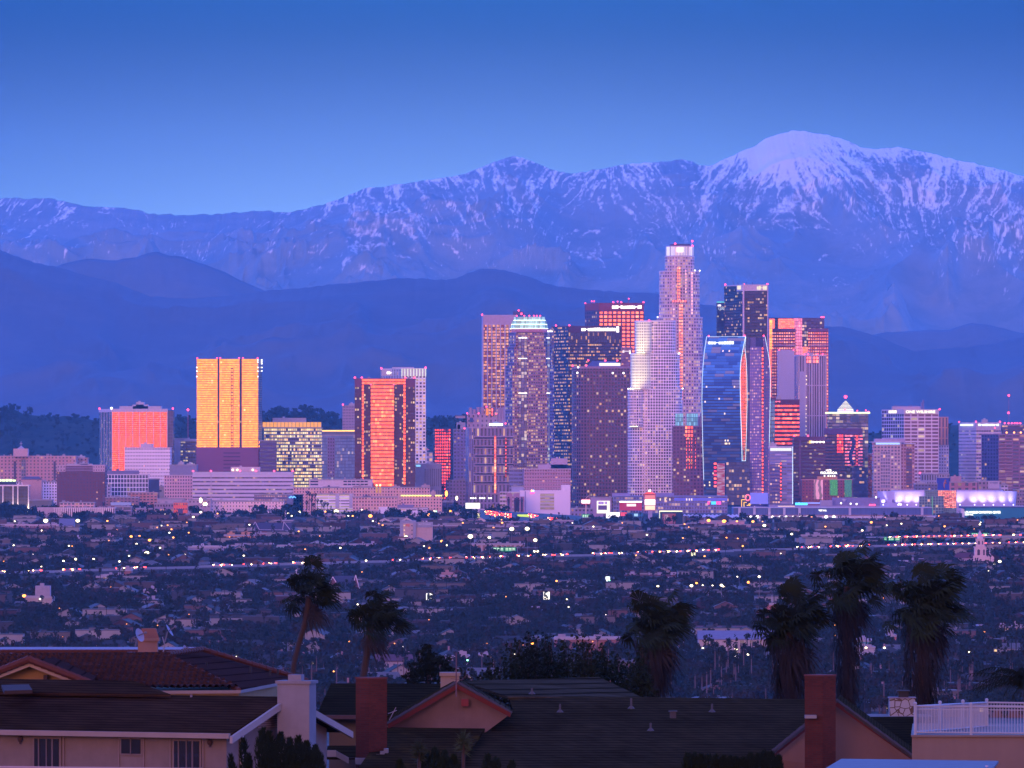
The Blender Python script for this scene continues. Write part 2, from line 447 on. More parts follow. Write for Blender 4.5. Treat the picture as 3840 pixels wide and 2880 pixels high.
# ---------------------------------------------------------------- buildings
RED = glow((1., .05, .12), 6.)
WHT = glow((1., .93, .82), 3.2)
GRN = glow((.55, 1., .62), 1.5)
BLU = glow((.12, .35, 1.), 3.)
GOLD = glow((1., .55, .12), 2.2)
ROOF = paint((.22, .21, .24))
DARKROOF = paint((.07, .07, .09))
def beacon(root, pts, r=1.15, m=None):
    for (px, py, D) in pts:
        b = MB(); p = P(px, py, D); b.sphere(p, r, 0, 6, 4)
        b.build('beacon', m or RED, root)
def foot(a, b, D, dep, side=None, skew=0.):
    """footprint: front edge between photo columns a and b at distance D; side = column of the far edge of the visible flank"""
    A = Vector((PX(a, D), D)); B = Vector((PX(b, D), D + skew))
    if side is None: return [A, B, B + Vector((0, dep)), A + Vector((0, dep))]
    if side < a:
        L = Vector((PX(side, D + dep), D + dep)); return [A, B, B + (L - A), L]
    Rr = Vector((PX(side, D + dep), D + dep)); return [A, B, Rr, A + (Rr - B)]
def bldg(name, label, fr, yt, D, m, side=None, ms=None, dep=38, bay=4.2, flr=3.9, cat='building', pent=(), par=1.2, parc=None,
         beacons=(), yb=None, roof=None, bayn=None, sbay=None, group=None, parh=None, skew=0., pm=None):
    root = thing(name, label, cat, (PX((fr[0] + fr[1]) / 2, D), D, gz(D) if yb is None else PZ(yb, D)), group)
    fp = foot(fr[0], fr[1], D, dep, side, skew)
    z0 = gz(D) - 2 if yb is None else PZ(yb, D); z1 = PZ(yt, D)
    b = MB()
    sides = [0, 1, 1, 1]
    b.prism(fp, z0, z1 - .3, 0, bay=bay, flr=flr, top=2, ms=sides, nb=[bayn, sbay, None, sbay])
    b.build('facade', [m, ms or m, roof or ROOF], root)
    if par:
        pb = MB(); c = sum(fp, Vector((0, 0))) / 4; h = parh or 1.3
        o_ = [c + (p - c) * (1 + .5 / max(6, (p - c).length)) for p in fp]; i_ = [c + (p - c) * (1 - .6 / max(6, (p - c).length)) for p in fp]
        for k in range(4):
            q = [o_[k], o_[(k + 1) % 4], i_[(k + 1) % 4], i_[k]]
            pb.prism(q, z1 - .9 * h, z1 + (0.002 * k), 0)
        pb.build('parapet', parc or paint((.34, .31, .34)), root)
    for pt in pent:
        x0, x1, y = pt[:3]; Dp = D + (pt[3] if len(pt) > 3 else dep * .35)
        pb = MB(); pb.box(PX(x0, Dp), PX(x1, Dp), Dp, Dp + dep * .4, z1 - .25, PZ(y, Dp), 0)
        xx = PX(x0 + (x1 - x0) * .3, Dp); pb.box(xx, xx + 2.5, Dp + 2, Dp + 5, PZ(y, Dp) - .01, PZ(y, Dp) + 1.6, 0)
        pb.build('penthouse', pm or paint((.42, .38, .42)), root)
    if D < 9120 and dep >= 20 and not pent:
        r_c = random.Random(int(fr[0] * 7 + yt)); wd = PX(fr[1], D) - PX(fr[0], D)
        for k in range(max(2, min(9, int(wd / 9)))):
            xx = PX(fr[0], D) + wd * r_c.uniform(.05, .9); yy = D + dep * r_c.uniform(.15, .7); s_ = r_c.uniform(.7, 2.2); pb = MB(); pb.box(xx, xx + s_ * r_c.uniform(1, 2.2), yy, yy + s_, z1 - .31, z1 + r_c.uniform(.7, 2.4))
            pb.build('rooftop_plant', paint((.30, .27, .32)), root)
    if beacons: beacon(root, [(x, yt - 2.5, D + 1) for x in beacons])
    return root
def panel(root, name, x0, x1, y0, y1, D, mat, th=.5, proud=.35, bay=3.1, flr=4.1):
    """flat board standing `proud` metres in front of distance D (y0 upper, y1 lower row)"""
    b = MB(); d = D - proud
    b.prism([(PX(x0, D), d), (PX(x1, D), d), (PX(x1, D), d + th), (PX(x0, D), d + th)], PZ(y1, D), PZ(y0, D), 0, bay=bay, flr=flr, bottom=True)
    return b.build(name, mat, root)
def fins(root, name, xs, wpx, y0, y1, D, mat, depth=1.2):
    b = MB()
    for x in xs: b.box(PX(x - wpx / 2, D), PX(x + wpx / 2, D), D - depth, D - .02, PZ(y1, D), PZ(y0, D), 0, True)
    return b.build(name, mat, root)
def bands(root, name, x0, x1, ys, hpx, D, mat, depth=.6):
    b = MB()
    for y in ys: b.box(PX(x0, D), PX(x1, D), D - depth, D - .02, PZ(y + hpx, D), PZ(y, D), 0, True)
    return b.build(name, mat, root)
def smear(root, x0, x1, y0, y1, D, mat=None, seed=1, n=None):
    """a lit roof sign whose letters are too far off to read: a row of bright strokes"""
    r = random.Random(seed); b = MB(); n = n or max(3, int((x1 - x0) / 7)); w_ = (x1 - x0) / n
    b.box(PX(x0, D), PX(x1, D), D - .45, D - .3, PZ((y0 + y1) / 2 + 1.2, D), PZ((y0 + y1) / 2 - 1.2, D), 0, True)
    for i in range(n):
        if r.random() < .1: continue
        a = x0 + i * w_ + w_ * .08; h = (y1 - y0) * r.uniform(0, .22)
        b.box(PX(a, D), PX(a + w_ * .84, D), D - .8, D - .3, PZ(y1, D), PZ(y0 + h, D), 0, True)
    return b.build('sign', mat or WHT, root)

GLASSR = dict(metal=1., rough=.10)
lav = (.42, .36, .42)
# --- left group -------------------------------------------------------------------------------
m = facade((.52, .33, .33), (.06, .06, .09), .42, .5, .03, rough=.3, jit=.0)
r = bldg('hospital', 'pink stucco hospital with a square tower topped by a cross, at the left edge', (-40, 285), 1709, 9050, m, dep=45, bay=4.3, flr=3.9, par=1.5, parc=paint((.55, .36, .36)), roof=DARKROOF)
b = MB(); D = 9040
b.box(PX(50, D), PX(104, D), D, D + 20, PZ(1712, D), PZ(1682, D)); b.build('tower', paint((.58, .38, .38)), r)
b = MB(); b.frustum(PX(77, D), D + 10, PZ(1682, D), PZ(1673, D), 4.4, .8, 8); b.tube((PX(77, D), D + 10, PZ(1676, D)), (PX(77, D), D + 10, PZ(1655, D)), .35); b.box(PX(72, D), PX(82, D), D + 9.8, D + 10.2, PZ(1664, D), PZ(1662, D), 0, True); b.build('cross', paint((.4, .35, .4)), r)
panel(r, 'window_bay', 80, 97, 1722, 1800, 9050, facade((.3, .25, .3), (.08, .12, .2), .8, .75), 1., .8)
for x in (56, 205): panel(r, 'fire_escape', x - 4, x + 4, 1730, 1800, 9050, paint((.10, .08, .11)), .6, .5)
bldg('hospital_wing', 'pink hospital wing behind the dark brick hotel, lower than the cross tower block', (285, 328), 1716, 9100, m, dep=30, bay=4.3, flr=3.9, parc=paint((.55, .36, .36)), pent=[(292, 318, 1722 - 12)])
b = MB(); D = 8900; r = thing('chapel', 'small pink chapel with a round window below the hospital', 'building', (PX(115, D), D, gz(D)))
b.prism([Vector((PX(84, D), D)), Vector((PX(156, D), D)), Vector((PX(156, D), D + 18)), Vector((PX(84, D), D + 18))], gz(D) - 1, PZ(1796, D)); b.build('wall', paint((.55, .33, .32)), r)
b = MB(); b.slab([P(82, 1797, D - .5), P(158, 1797, D - .5), P(146, 1787, D + 9), P(94, 1787, D + 9)], .5); b.build('roof', paint((.14, .10, .14)), r)
b = MB(); b.frustum(PX(143, D), D - .3, PZ(1803, D), PZ(1801.5, D), 1.1, 1.1, 10); b.build('round_window', paint((.05, .05, .08)), r)

m = facade((.19, .075, .095), (.07, .05, .09), .40, .45, .012, rough=.3)
r = bldg('brick_hotel', 'dark maroon brick hotel with a pale top storey', (213, 394), 1743, 8700, m, dep=40, bay=3.6, flr=3.55, pent=[(250, 345, 1739), (300, 330, 1735)], parc=paint((.5, .38, .42)))
for a, c in ((213, 246), (348, 394)): panel(r, 'top_storey', a, c, 1745, 1769, 8700, facade((.52, .40, .44), (.05, .05, .08), .35, .4, .0), .8, .5)
bands(r, 'balcony_bands', 247, 347, (1746, 1752, 1758, 1764), 1.6, 8700, paint((.4, .3, .36)))
panel(r, 'top_storey', 247, 347, 1745, 1769, 8700, paint((.16, .08, .12)), .3, .1)

# red glass tower with pale fins
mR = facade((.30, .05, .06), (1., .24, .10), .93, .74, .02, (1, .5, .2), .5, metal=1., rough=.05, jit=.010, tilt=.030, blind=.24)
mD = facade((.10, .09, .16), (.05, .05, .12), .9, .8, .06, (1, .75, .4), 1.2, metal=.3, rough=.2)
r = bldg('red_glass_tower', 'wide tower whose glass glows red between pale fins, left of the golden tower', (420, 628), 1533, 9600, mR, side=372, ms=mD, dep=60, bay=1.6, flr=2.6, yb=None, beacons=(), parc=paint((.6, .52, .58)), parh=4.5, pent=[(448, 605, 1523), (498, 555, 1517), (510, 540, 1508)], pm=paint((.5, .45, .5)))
fins(r, 'fins', [420 + 25.9 * k for k in range(9)], 2.2, 1536, 1760, 9600, paint((.8, .62, .62)))
b = MB()
for k in range(4):
    t_ = (k + .7) / 4.4; px = 420 - 48 * t_; Dd = 9600 + 60 * t_
    b.box(PX(px - 1, Dd), PX(px + 1, Dd), Dd - 1.2, Dd + .3, PZ(1760, Dd), PZ(1536, Dd))
b.build('flank_fins', paint((.5, .42, .55)), r)
panel(r, 'dark_bay', 628, 650, 1540, 1760, 9600, mD, 30., -1.5)
beacon(r, [(373, 1532, 9655), (648, 1532, 9600)]); beacon(r, [(418, 1531, 9600)], 1.6, WHT)

m = facade((.85, .73, .76), (.36, .30, .36), .62, .38, .03, rough=.4, metal=0, blind=.1, spec=.4)
r = bldg('white_office_block', 'pale pink-white office block of fine window rows in front of the red glass tower', (467, 638), 1677, 9100, m, dep=40, bay=1.9, flr=4.1, pent=[(527, 572, 1664)], parc=paint((.66, .56, .6)), pm=paint((.6, .52, .56)))
bldg('grey_slab_block', 'plain grey windowless slab between the white office block and the golden tower', (623, 706), 1643, 9760, paint((.33, .30, .38)), dep=30)
m = facade((.16, .15, .22), (.04, .05, .10), .85, .5, .16, (1, .85, .45), 1.6)
bldg('dark_office_block', 'dark office block with a few lit windows tucked against the golden tower', (677, 742), 1652, 9700, m, dep=30, bay=3, flr=3.9, pent=[(690, 735, 1646)])
b_ = bldg('rooftop_plant_block', 'low grey block with rooftop plant under the dark office block', (636, 738), 1742, 9000, paint((.27, .25, .34)), dep=30, pent=[(668, 690, 1733), (700, 730, 1738)])

# golden tower
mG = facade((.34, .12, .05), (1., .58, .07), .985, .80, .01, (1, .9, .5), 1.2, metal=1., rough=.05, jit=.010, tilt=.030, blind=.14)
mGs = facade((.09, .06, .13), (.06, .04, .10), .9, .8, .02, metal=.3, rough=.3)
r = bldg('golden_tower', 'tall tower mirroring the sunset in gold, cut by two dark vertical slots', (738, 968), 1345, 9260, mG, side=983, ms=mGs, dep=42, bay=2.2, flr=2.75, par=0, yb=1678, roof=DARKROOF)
for a, c in ((815.5, 823), (898, 907)): panel(r, 'dark_slot', a, c, 1346, 1677, 9260, facade((.05, .04, .08), (.03, .03, .07), .8, .5, .03, metal=0), .4, .2)
b = MB()
for x in (867, 874.5): b.box(PX(x - .8, 9260), PX(x + .8, 9260), 9259.6, 9259.9, PZ(1677, 9260), PZ(1381, 9260), 0, True)
for k in range(24): b.box(PX(867, 9260), PX(874.5, 9260), 9259.5, 9259.85, PZ(1384 + k * 12.6, 9260), PZ(1381 + k * 12.6, 9260), 0, True)
b.build('ladder_grille', paint((.10, .04, .05)), r)
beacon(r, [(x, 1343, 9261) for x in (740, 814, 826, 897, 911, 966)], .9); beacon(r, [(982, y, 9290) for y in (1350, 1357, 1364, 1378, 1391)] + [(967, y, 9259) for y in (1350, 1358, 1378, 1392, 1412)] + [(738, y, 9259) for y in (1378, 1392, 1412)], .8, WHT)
m = paint((.26, .10, .17), nscale=.1, amp=.1)
b = MB(); b.prism(foot(736, 970, 9250, 55), gz(9250) - 2, PZ(1677, 9250)); b.build('podium', m, r)
bands(r, 'louvres', 838, 901, [1697 + 14 * k for k in range(6)], 3.4, 9250, paint((.07, .04, .09)), .25)

m = facade((.17, .11, .22), (.05, .05, .12), .95, .5, .02, rough=.2)
bldg('dark_banded_block', 'dark purple block with banded windows right of the golden tower podium', (973, 1037), 1651, 9240, m, dep=36, bay=5, flr=4.6, side=968)
m = facade((.10, .10, .18), (.06, .07, .14), 0.86, .62, .62, (1., .80, .34), 3.0, cluster=.3, rough=.2)
r = bldg('lit_office_block', 'office block full of lit windows under a glowing amber roof band', (990, 1204), 1604, 9420, m, dep=50, bay=2.3, flr=4.15, pent=[(1022, 1147, 1567)], par=0, roof=DARKROOF)
b = MB(); b.prism(foot(984, 1208, 9415, 54), PZ(1606, 9415), PZ(1603.5, 9415)); b.build('eave', paint((.5, .45, .5)), r)
bb = MB()
for k in range(16):
    x = 985 + k * 13.8; bb.box(PX(x, 9418), PX(x + 12.2, 9418), 9418, 9419, PZ(1602, 9418), PZ(1583, 9418), 0)
bb.build('amber_panels', glow((1., .40, .07), 1.1), r)
bands(r, 'floor_edges', 987, 1206, [1616 + 12.4 * k for k in range(11)], 1.6, 9420, paint((.45, .45, .6)), 1.)
b = MB(); b.prism(foot(990, 1204, 9425, 40), PZ(1606, 9425), PZ(1584, 9425)); b.build('attic', paint((.2, .15, .15)), r)

m = facade((.10, .14, .25), (.10, .19, .36), .9, .8, .05, (1, .8, .5), 1.2, metal=.2, rough=.3)
r = bldg('blue_glass_block', 'blue glass block under a bright amber strip beside the red and orange tower', (1208, 1332), 1630, 9250, m, dep=40, bay=2.2, flr=4., roof=DARKROOF)
panel(r, 'light_strip', 1208, 1332, 1613, 1618, 9252, GOLD); panel(r, 'attic', 1210, 1332, 1618, 1631, 9256, paint((.14, .14, .22)), 20)
panel(r, 'stair_bay', 1228, 1255, 1640, 1790, 9250, facade((.26, .20, .30), (.08, .07, .12), .45, .5, .02), 1., .6)
r = bldg('grey_slab_tower', 'slim grey concrete tower peeping out behind the left of the red and orange tower', (1284, 1330), 1520, 10000, facade((.40, .33, .40), (.22, .18, .26), .5, .5, .01), dep=30, bay=2, flr=3.8, pent=[(1308, 1330, 1513)], beacons=(1286,))

# red and orange tower with a recessed bright centre
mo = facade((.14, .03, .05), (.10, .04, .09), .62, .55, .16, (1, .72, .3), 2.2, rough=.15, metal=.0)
D = 8900
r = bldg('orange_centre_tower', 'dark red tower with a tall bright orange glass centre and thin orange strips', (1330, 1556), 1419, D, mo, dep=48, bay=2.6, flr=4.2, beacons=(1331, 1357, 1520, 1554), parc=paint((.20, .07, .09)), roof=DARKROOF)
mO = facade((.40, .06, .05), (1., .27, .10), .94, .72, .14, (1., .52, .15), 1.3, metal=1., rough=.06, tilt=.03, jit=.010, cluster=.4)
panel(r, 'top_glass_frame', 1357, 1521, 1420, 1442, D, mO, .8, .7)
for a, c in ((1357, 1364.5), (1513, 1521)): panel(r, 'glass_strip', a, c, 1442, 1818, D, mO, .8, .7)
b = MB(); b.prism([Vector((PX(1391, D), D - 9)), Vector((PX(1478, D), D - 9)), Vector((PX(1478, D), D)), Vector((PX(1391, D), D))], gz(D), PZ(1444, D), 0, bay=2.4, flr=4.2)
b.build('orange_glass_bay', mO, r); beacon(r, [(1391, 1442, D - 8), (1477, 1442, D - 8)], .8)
for px_ in (1391, 1478): pass
panel(r, 'blank_corner', 1330, 1357, 1420, 1452, D, paint((.20, .06, .09)), .5, .3); panel(r, 'blank_corner', 1521, 1556, 1420, 1452, D, paint((.20, .06, .09)), .5, .3)

m1 = facade((.60, .56, .62), (.16, .14, .22), .55, .9, .05, rough=.2); m2 = facade((.88, .80, .84), (.07, .06, .12), .62, .62, .28, (1, .65, .28), 1.5)
r = bldg('white_grid_tower', 'tall white grid tower rising behind the red and orange tower', (1506, 1597), 1381, 9560, m2, side=1428, ms=m1, dep=48, bay=4.4, flr=4.1, parc=paint((.7, .66, .7)), beacons=(1596,))
panel(r, 'blank_top', 1506, 1597, 1383, 1411, 9560, paint((.55, .5, .58)), .6, .3)
fins(r, 'lit_fins', [1507 + 11.2 * k for k in range(9)], 2.2, 1383, 1411, 9560, glow((.95, 1., .75), 1.3))
b = MB(); D = 9605; b.box(PX(1432, D), PX(1503, D), D - 22, D - 21, PZ(1411, D), PZ(1386, D)); b.build('blank_flank', paint((.5, .45, .53)), r)
smear(r, 1450, 1492, 1393, 1403, 9583, glow((1., .9, .95), 2.), 4); beacon(r, [(1430, 1381, 9600)])
panel(r, 'roof_block', 1470, 1552, 1377, 1382, 9575, paint((.55, .5, .58)), 12)

m = facade((.32, .30, .38), (.10, .10, .18), .45, .85, .0)
r = bldg('grey_fin_block', 'grey block with narrow upright windows and a small lit blue sign', (1556, 1654), 1738, 9000, m, dep=40, bay=2.2, flr=24, parc=paint((.4, .38, .44)))
panel(r, 'blank_wall', 1556, 1590, 1742, 1860, 9000, paint((.33, .30, .38)), .5, .3); panel(r, 'blank_wall', 1590, 1654, 1742, 1758, 9000, paint((.33, .30, .38)), .5, .31)
panel(r, 'sign', 1560, 1577, 1743, 1750, 9000, glow((.3, .65, 1.), 1.2), .4, .8)
r = bldg('flag_block', 'small pale block with a flagpole left of the red window tower', (1596, 1622), 1695, 9500, facade((.5, .47, .55), (.15, .13, .22), .8, .55, .1), dep=20, bay=4, flr=6)
b = MB(); b.tube(P(1600, 1735, 9490), P(1600, 1677, 9490), .5, .3); b.build('flagpole', paint((.8, .8, .8)), r)
b = MB(); b.slab([P(1601, 1681, 9490), P(1611, 1686, 9490), P(1610, 1688, 9491), P(1601, 1689, 9490)], .1); b.build('flag', paint((.7, .3, .35)), r)
m = facade((.035, .02, .05), (1., .16, .15), .62, .62, .02, metal=1., rough=.06, tilt=.03, jit=.012)
r = bldg('red_window_tower', 'narrow black tower with small square windows reflecting red', (1630, 1690), 1606, 9600, m, side=1624, ms=facade((.03, .02, .05), (.05, .02, .06), .6, .6), dep=30, bay=3.0, flr=3.9, parc=paint((.05, .04, .08)), roof=DARKROOF)
panel(r, 'dark_edge', 1690, 1697, 1607, 1800, 9600, paint((.05, .04, .09)), 20, -1)
m = facade((.34, .28, .42), (.07, .07, .14), .55, .5, .05)
r = bldg('grey_grid_block', 'grey office block of small square windows left of the ornate stepped tower', (1700, 1752), 1609, 9150, m, dep=36, bay=4.0, flr=4.2, beacons=(1742,), pent=[(1712, 1745, 1584), (1716, 1726, 1592)])
bldg('grey_grid_annex', 'low grey annex of small square windows at the foot of the grey office block', (1674, 1746), 1799, 9050, m, dep=26, bay=4.0, flr=4.2)
# ---------------------------------------------------------------- downtown towers
def roundfoot(x0, x1, D, ratio=.9, n=28, p=3.0):
    """rounded (super-elliptic) footprint spanning photo columns x0..x1, nearest point at distance D"""
    a = (PX(x1, D) - PX(x0, D)) / 2; c = (PX(x1, D) + PX(x0, D)) / 2; bb = a * ratio
    out = []
    for i in range(n):
        th = 2 * math.pi * i / n - math.pi / 2
        cx_, sy = math.cos(th), math.sin(th)
        out.append(Vector((c + a * math.copysign(abs(cx_) ** (2 / p), cx_), D + bb + bb * math.copysign(abs(sy) ** (2 / p), sy))))
    return out
def tier(root, fp, y0, y1, D, m, bay, flr, name='tier', cap=None, rim=None):
    b = MB(); b.prism(fp, PZ(y1, D), PZ(y0, D), 0, bay=bay, flr=flr, top=1, snap=False)
    b.build(name, [m, cap or ROOF], root)
    if rim:
        c = sum(fp, Vector((0, 0))) / len(fp)
        o_ = [c + (p - c) * 1.012 for p in fp]
        r_ = MB(); r_.prism(o_, PZ(y0, D) - 1.4, PZ(y0, D) + .5); r_.build('rim', rim, root)
def root_at(name, label, x, D, cat='building', z=None):
    return thing(name, label, cat, (PX(x, D), D, gz(D) if z is None else z))

# ornate stepped hotel-like tower with turrets
D = 9000
mW = facade((.36, .28, .38), (.06, .05, .12), .50, .78, .14, (1, .62, .3), 1.4)
r = bldg('ornate_tower', 'ornate grey stone tower with corner turrets and a glowing white pyramid cap', (1758, 1925), 1602, D, mW, side=1745, ms=facade((.32, .26, .38), (.08, .08, .18), .4, .95, .04), dep=46, bay=4.4, flr=11.2, parc=paint((.42, .34, .42)))
bands(r, 'dark_bands', 1782, 1925, (1640, 1675, 1708, 1740, 1775, 1808), 5, D, paint((.05, .05, .10)), .5)
bands(r, 'stone_bands', 1776, 1925, (1636, 1646, 1671, 1681, 1704, 1714, 1737, 1747, 1771, 1781, 1804, 1814, 1850), 2.2, D, paint((.44, .34, .42)), .9)
panel(r, 'corner_pier', 1758, 1776, 1606, 1860, D, facade((.30, .26, .42), (.05, .05, .14), .3, 1.), .8, .6)
panel(r, 'red_glass_bay', 1853, 1861, 1634, 1850, D, facade((.3, .08, .08), (1., .30, .22), .8, .9, .3, (1, .7, .3), 2., metal=1., rough=.1, tilt=.02), .8, .9)
panel(r, 'red_glass_bay', 1894, 1900, 1640, 1790, D, facade((.3, .08, .08), (1., .25, .22), .6, .5, .1, metal=1., rough=.1, tilt=.02), .8, .9)
b = MB(); b.prism(foot(1751, 1866, D + 12, 26), PZ(1604, D), PZ(1552, D), 0, bay=5, flr=6); b.build('upper_block', facade((.42, .34, .42), (.08, .08, .16), .35, .5, .05), r)
b = MB(); b.frustum(PX(1768, D), D + 11.5, PZ(1582, D), PZ(1566, D), 1.9, 1.9, 10); b.build('oval_window', paint((.08, .10, .22)), r)
for k, (x, y0, y1) in enumerate(((1764, 1528, 1552), (1778, 1534, 1552), (1793, 1526, 1552), (1808, 1526, 1552), (1826, 1534, 1556), (1848, 1526, 1560), (1873, 1528, 1600), (1885, 1527, 1600))):
    b = MB(); b.frustum(PX(x, D), D + 14, PZ(y1, D), PZ(y0, D), 2.1, 2.1, 10); b.build('turret', paint((.36, .28, .38)), r)
panel(r, 'lit_turret_bay', 1822, 1832, 1531, 1558, D + 8, glow((1., .25, .04), 1.2), .6)
panel(r, 'red_glass_bay', 1840, 1852, 1530, 1560, D + 11, facade((.05, .04, .08), (1., .3, .3), .5, .8, metal=1., rough=.1), .6)
b = MB(); b.box(PX(1835, D), PX(1885, D), D + 2, D + 16, PZ(1596, D), PZ(1588, D)); b.build('lantern', glow((.95, .97, 1.), 2.6), r)
b = MB(); b.frustum(PX(1860, D), D + 9, PZ(1588, D), PZ(1580, D), 10.6, .6, 4, ph=math.pi / 4); b.build('pyramid_cap', glow((.62, .6, 1.), .55), r)
beacon(r, [(1752, 1550, D), (1795, 1550, D), (1861, 1552, D), (1824, 1525, D), (1896, 1588, D)], .9)
for k in range(10): beacon(r, [(1766 + k * 8.4, 1868, 8900)], .95, WHT) if k % 4 != 3 else None

# pin-striped tower
D = 9950
m = facade((.10, .06, .12), (.26, .06, .09), .92, .72, .55, (1, .55, .2), 1.7, rough=.2, metal=.3, cluster=.5)
r = bldg('pinstripe_tower', 'dark tower with pale vertical fins and a blank lavender top, leftmost of the downtown towers', (1811, 1936), 1181, D, m, side=1806, ms=paint((.42, .38, .52)), dep=34, bay=2.6, flr=3.9, parc=paint((.5, .42, .48)), roof=DARKROOF)
panel(r, 'blank_top', 1811, 1936, 1183, 1218, D, paint((.46, .36, .44)), .8, .5)
fins(r, 'fins', [1811.5 + 16.4 * k for k in range(9)], 4.2, 1217, 1600, D, paint((.48, .42, .54)), 1.4)
b = MB(); b.box(PX(1925, D), PX(1965, D), D + 8, D + 30, PZ(1182, D), PZ(1168, D)); b.build('penthouse', paint((.10, .10, .18)), r)
beacon(r, [(1808, 1180, D), (1945, 1164, D + 10), (1956, 1176, D)])

# tower with a pale green lit crown
D = 9500
m = facade((.38, .24, .28), (.06, .04, .09), .70, .52, .36, (1, .68, .32), 1.5, rough=.2, cluster=.5)
ml = facade((.24, .22, .38), (.09, .09, .20), .75, .6, .22, (1, .8, .5), 1.3)
r = root_at('green_crown_tower', 'tall stepped tower wearing a tiered crown lit pale green', 1985, D)
GC = glow((.50, .95, .72), 1.25)
def octfoot(x0, x1, D, dep, ch):
    a, c = PX(x0, D), PX(x1, D); k = ch * MP(D)
    return [Vector((a + k, D)), Vector((c - k, D)), Vector((c, D + k * 1.2)), Vector((c, D + dep - k)), Vector((c - k, D + dep)), Vector((a + k, D + dep)), Vector((a, D + dep - k)), Vector((a, D + k * 1.2))]
for (x0, x1, y0, y1) in ((1895, 2078, 1370, 1900), (1902, 2072, 1300, 1371), (1908, 2066, 1246, 1301)):
    b = MB(); b.prism(octfoot(x0, x1, D, 52 - (1900 - y1) * .004, 26), PZ(y1, D) if y1 < 1900 else gz(D), PZ(y0, D), 0, bay=2.9, flr=4., top=2, ms=[0, 1, 1, 1, 1, 1, 1, 1][:8]); b.build('tier', [m, ml, ROOF], r)
panel(r, 'glass_bay', 1944, 1976, 1258, 1750, D, facade((.10, .10, .20), (.16, .14, .26), .8, .85, .25, (1, .85, .55), 1.3, rough=.15, metal=.4), 1., 1.2)
panel(r, 'teal_bay', 2052, 2062, 1240, 1740, D + 3, facade((.18, .26, .40), (.14, .22, .34), .8, .7, .1, (.7, 1, .9), 1.2, metal=.3), 2., 1.5)
for k, (x0, x1, y0, y1) in enumerate(((1914, 2054, 1219, 1233), (1919, 2050, 1203, 1217), (1927, 2044, 1188, 1202))):
    b = MB(); b.prism(octfoot(x0, x1, D, 40, 18), PZ(y1, D), PZ(y0, D), 0, bay=2., flr=20); b.build('crown', facade((.35, .62, .52), (.5, .95, .72), .8, .97, 9, (.58, 1., .78), .62, cluster=0., blind=.5), r)
    b = MB(); b.prism(octfoot(x0 - 2, x1 + 2, D - 1, 42, 18), PZ(y1, D), PZ(y1 - 2, D)); b.build('crown_ledge', glow((.85, 1., .9), 2.2), r)
b = MB(); b.prism(octfoot(1917, 2056, D, 46, 20), PZ(1248, D), PZ(1232, D)); b.build('crown_base', paint((.45, .18, .28)), r)
for y in (1266, 1343, 1473): panel(r, 'lit_ledge', 1944, 1977, y, y + 2.5, D, WHT, .5, 2.); panel(r, 'lit_ledge', 2049, 2062, y + 0, y + 2.5, D, WHT, .5, 3.)
beacon(r, [(x, 1184, D + 5) for x in (1938, 1966, 1985, 2002, 2013, 2026)], .9); beacon(r, [(1955, 1177, D + 10)], 1.3)
panel(r, 'side_block', 2060, 2078, 1232, 1700, D + 30, facade((.3, .26, .42), (.12, .12, .24), .7, .6, .4, (1, .9, .6), 1.3), 12., 0)
s = sign_text('nns', 2062, 1241, D, 8, WHT, r, 20)

# dark glass tower with a wide roof sign
D = 9820
m = facade((.055, .04, .11), (.05, .03, .08), .8, .5, .26, (1, .55, .18), 2.0, rough=.15, metal=.2, cluster=.9)
r = bldg('dark_sign_tower', 'wide near-black tower with a long white roof sign and amber windows', (2131, 2329), 1222, D, m, side=2068, ms=facade((.035, .035, .12), (.03, .03, .09), .75, .45, .30, (1, .55, .18), 2.2, cluster=.9), dep=50, bay=2.3, flr=4.4, parc=paint((.10, .06, .12)), roof=DARKROOF)
panel(r, 'blank_top', 2131, 2329, 1223, 1247, D, paint((.10, .045, .09)), .6, .3)
panel(r, 'plant_louvres', 2131, 2329, 1247, 1286, D, facade((.07, .04, .12), (.03, .02, .07), .5, .97), .5, .25)
smear(r, 2180, 2308, 1229, 1241, D, seed=8, n=16); panel(r, 'sign_emblem', 2311, 2321, 1225, 1246, D, WHT, .4, .8)
beacon(r, [(2085, 1221, D + 40), (2135, 1220, D)])

D = 10300
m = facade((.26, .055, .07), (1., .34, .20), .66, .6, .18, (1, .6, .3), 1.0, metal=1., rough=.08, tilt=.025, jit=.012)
r = bldg('russet_tower', 'russet tower behind the dark sign tower, its wide windows glowing pink', (2246, 2415), 1136, D, m, side=2193, ms=facade((.17, .07, .14), (.06, .05, .14), .6, .55, .22, (1, .65, .3), 1.4), dep=44, bay=6.1, flr=5.2, parc=paint((.26, .06, .09)), beacons=(2300, 2330, 2413))
panel(r, 'blank_top', 2246, 2415, 1137, 1164, D, paint((.26, .06, .09)), .5, .3)
panel(r, 'blank_top', 2195, 2246, 1140, 1164, D + 1, paint((.17, .07, .14)), .5, .6); smear(r, 2295, 2406, 1145, 1157, D, seed=3, n=14)
b = MB(); b.tube(P(2358, 1136, D + 5), P(2358, 1122, D + 5), .5, .3); b.tube(P(2352, 1136, D + 5), P(2358, 1126, D + 5), .3); b.build('antenna', paint((.3, .1, .2)), r)
beacon(r, [(2195, 1137, D + 40), (2219, 1130, D + 20), (2228, 1130, D + 20), (2316, 1131, D + 10), (2358, 1120, D + 5)], .9)
r = bldg('lit_sign_block', 'pale pink block with a lit sign wedged right of the dark sign tower', (2330, 2372), 1302, 9990, facade((.45, .2, .26), (.5, .2, .25), .9, .55, .1), dep=30, bay=3, flr=4, roof=DARKROOF); smear(r, 2334, 2366, 1311, 1323, 9990, glow((1., .8, .85), 1.2), 2)

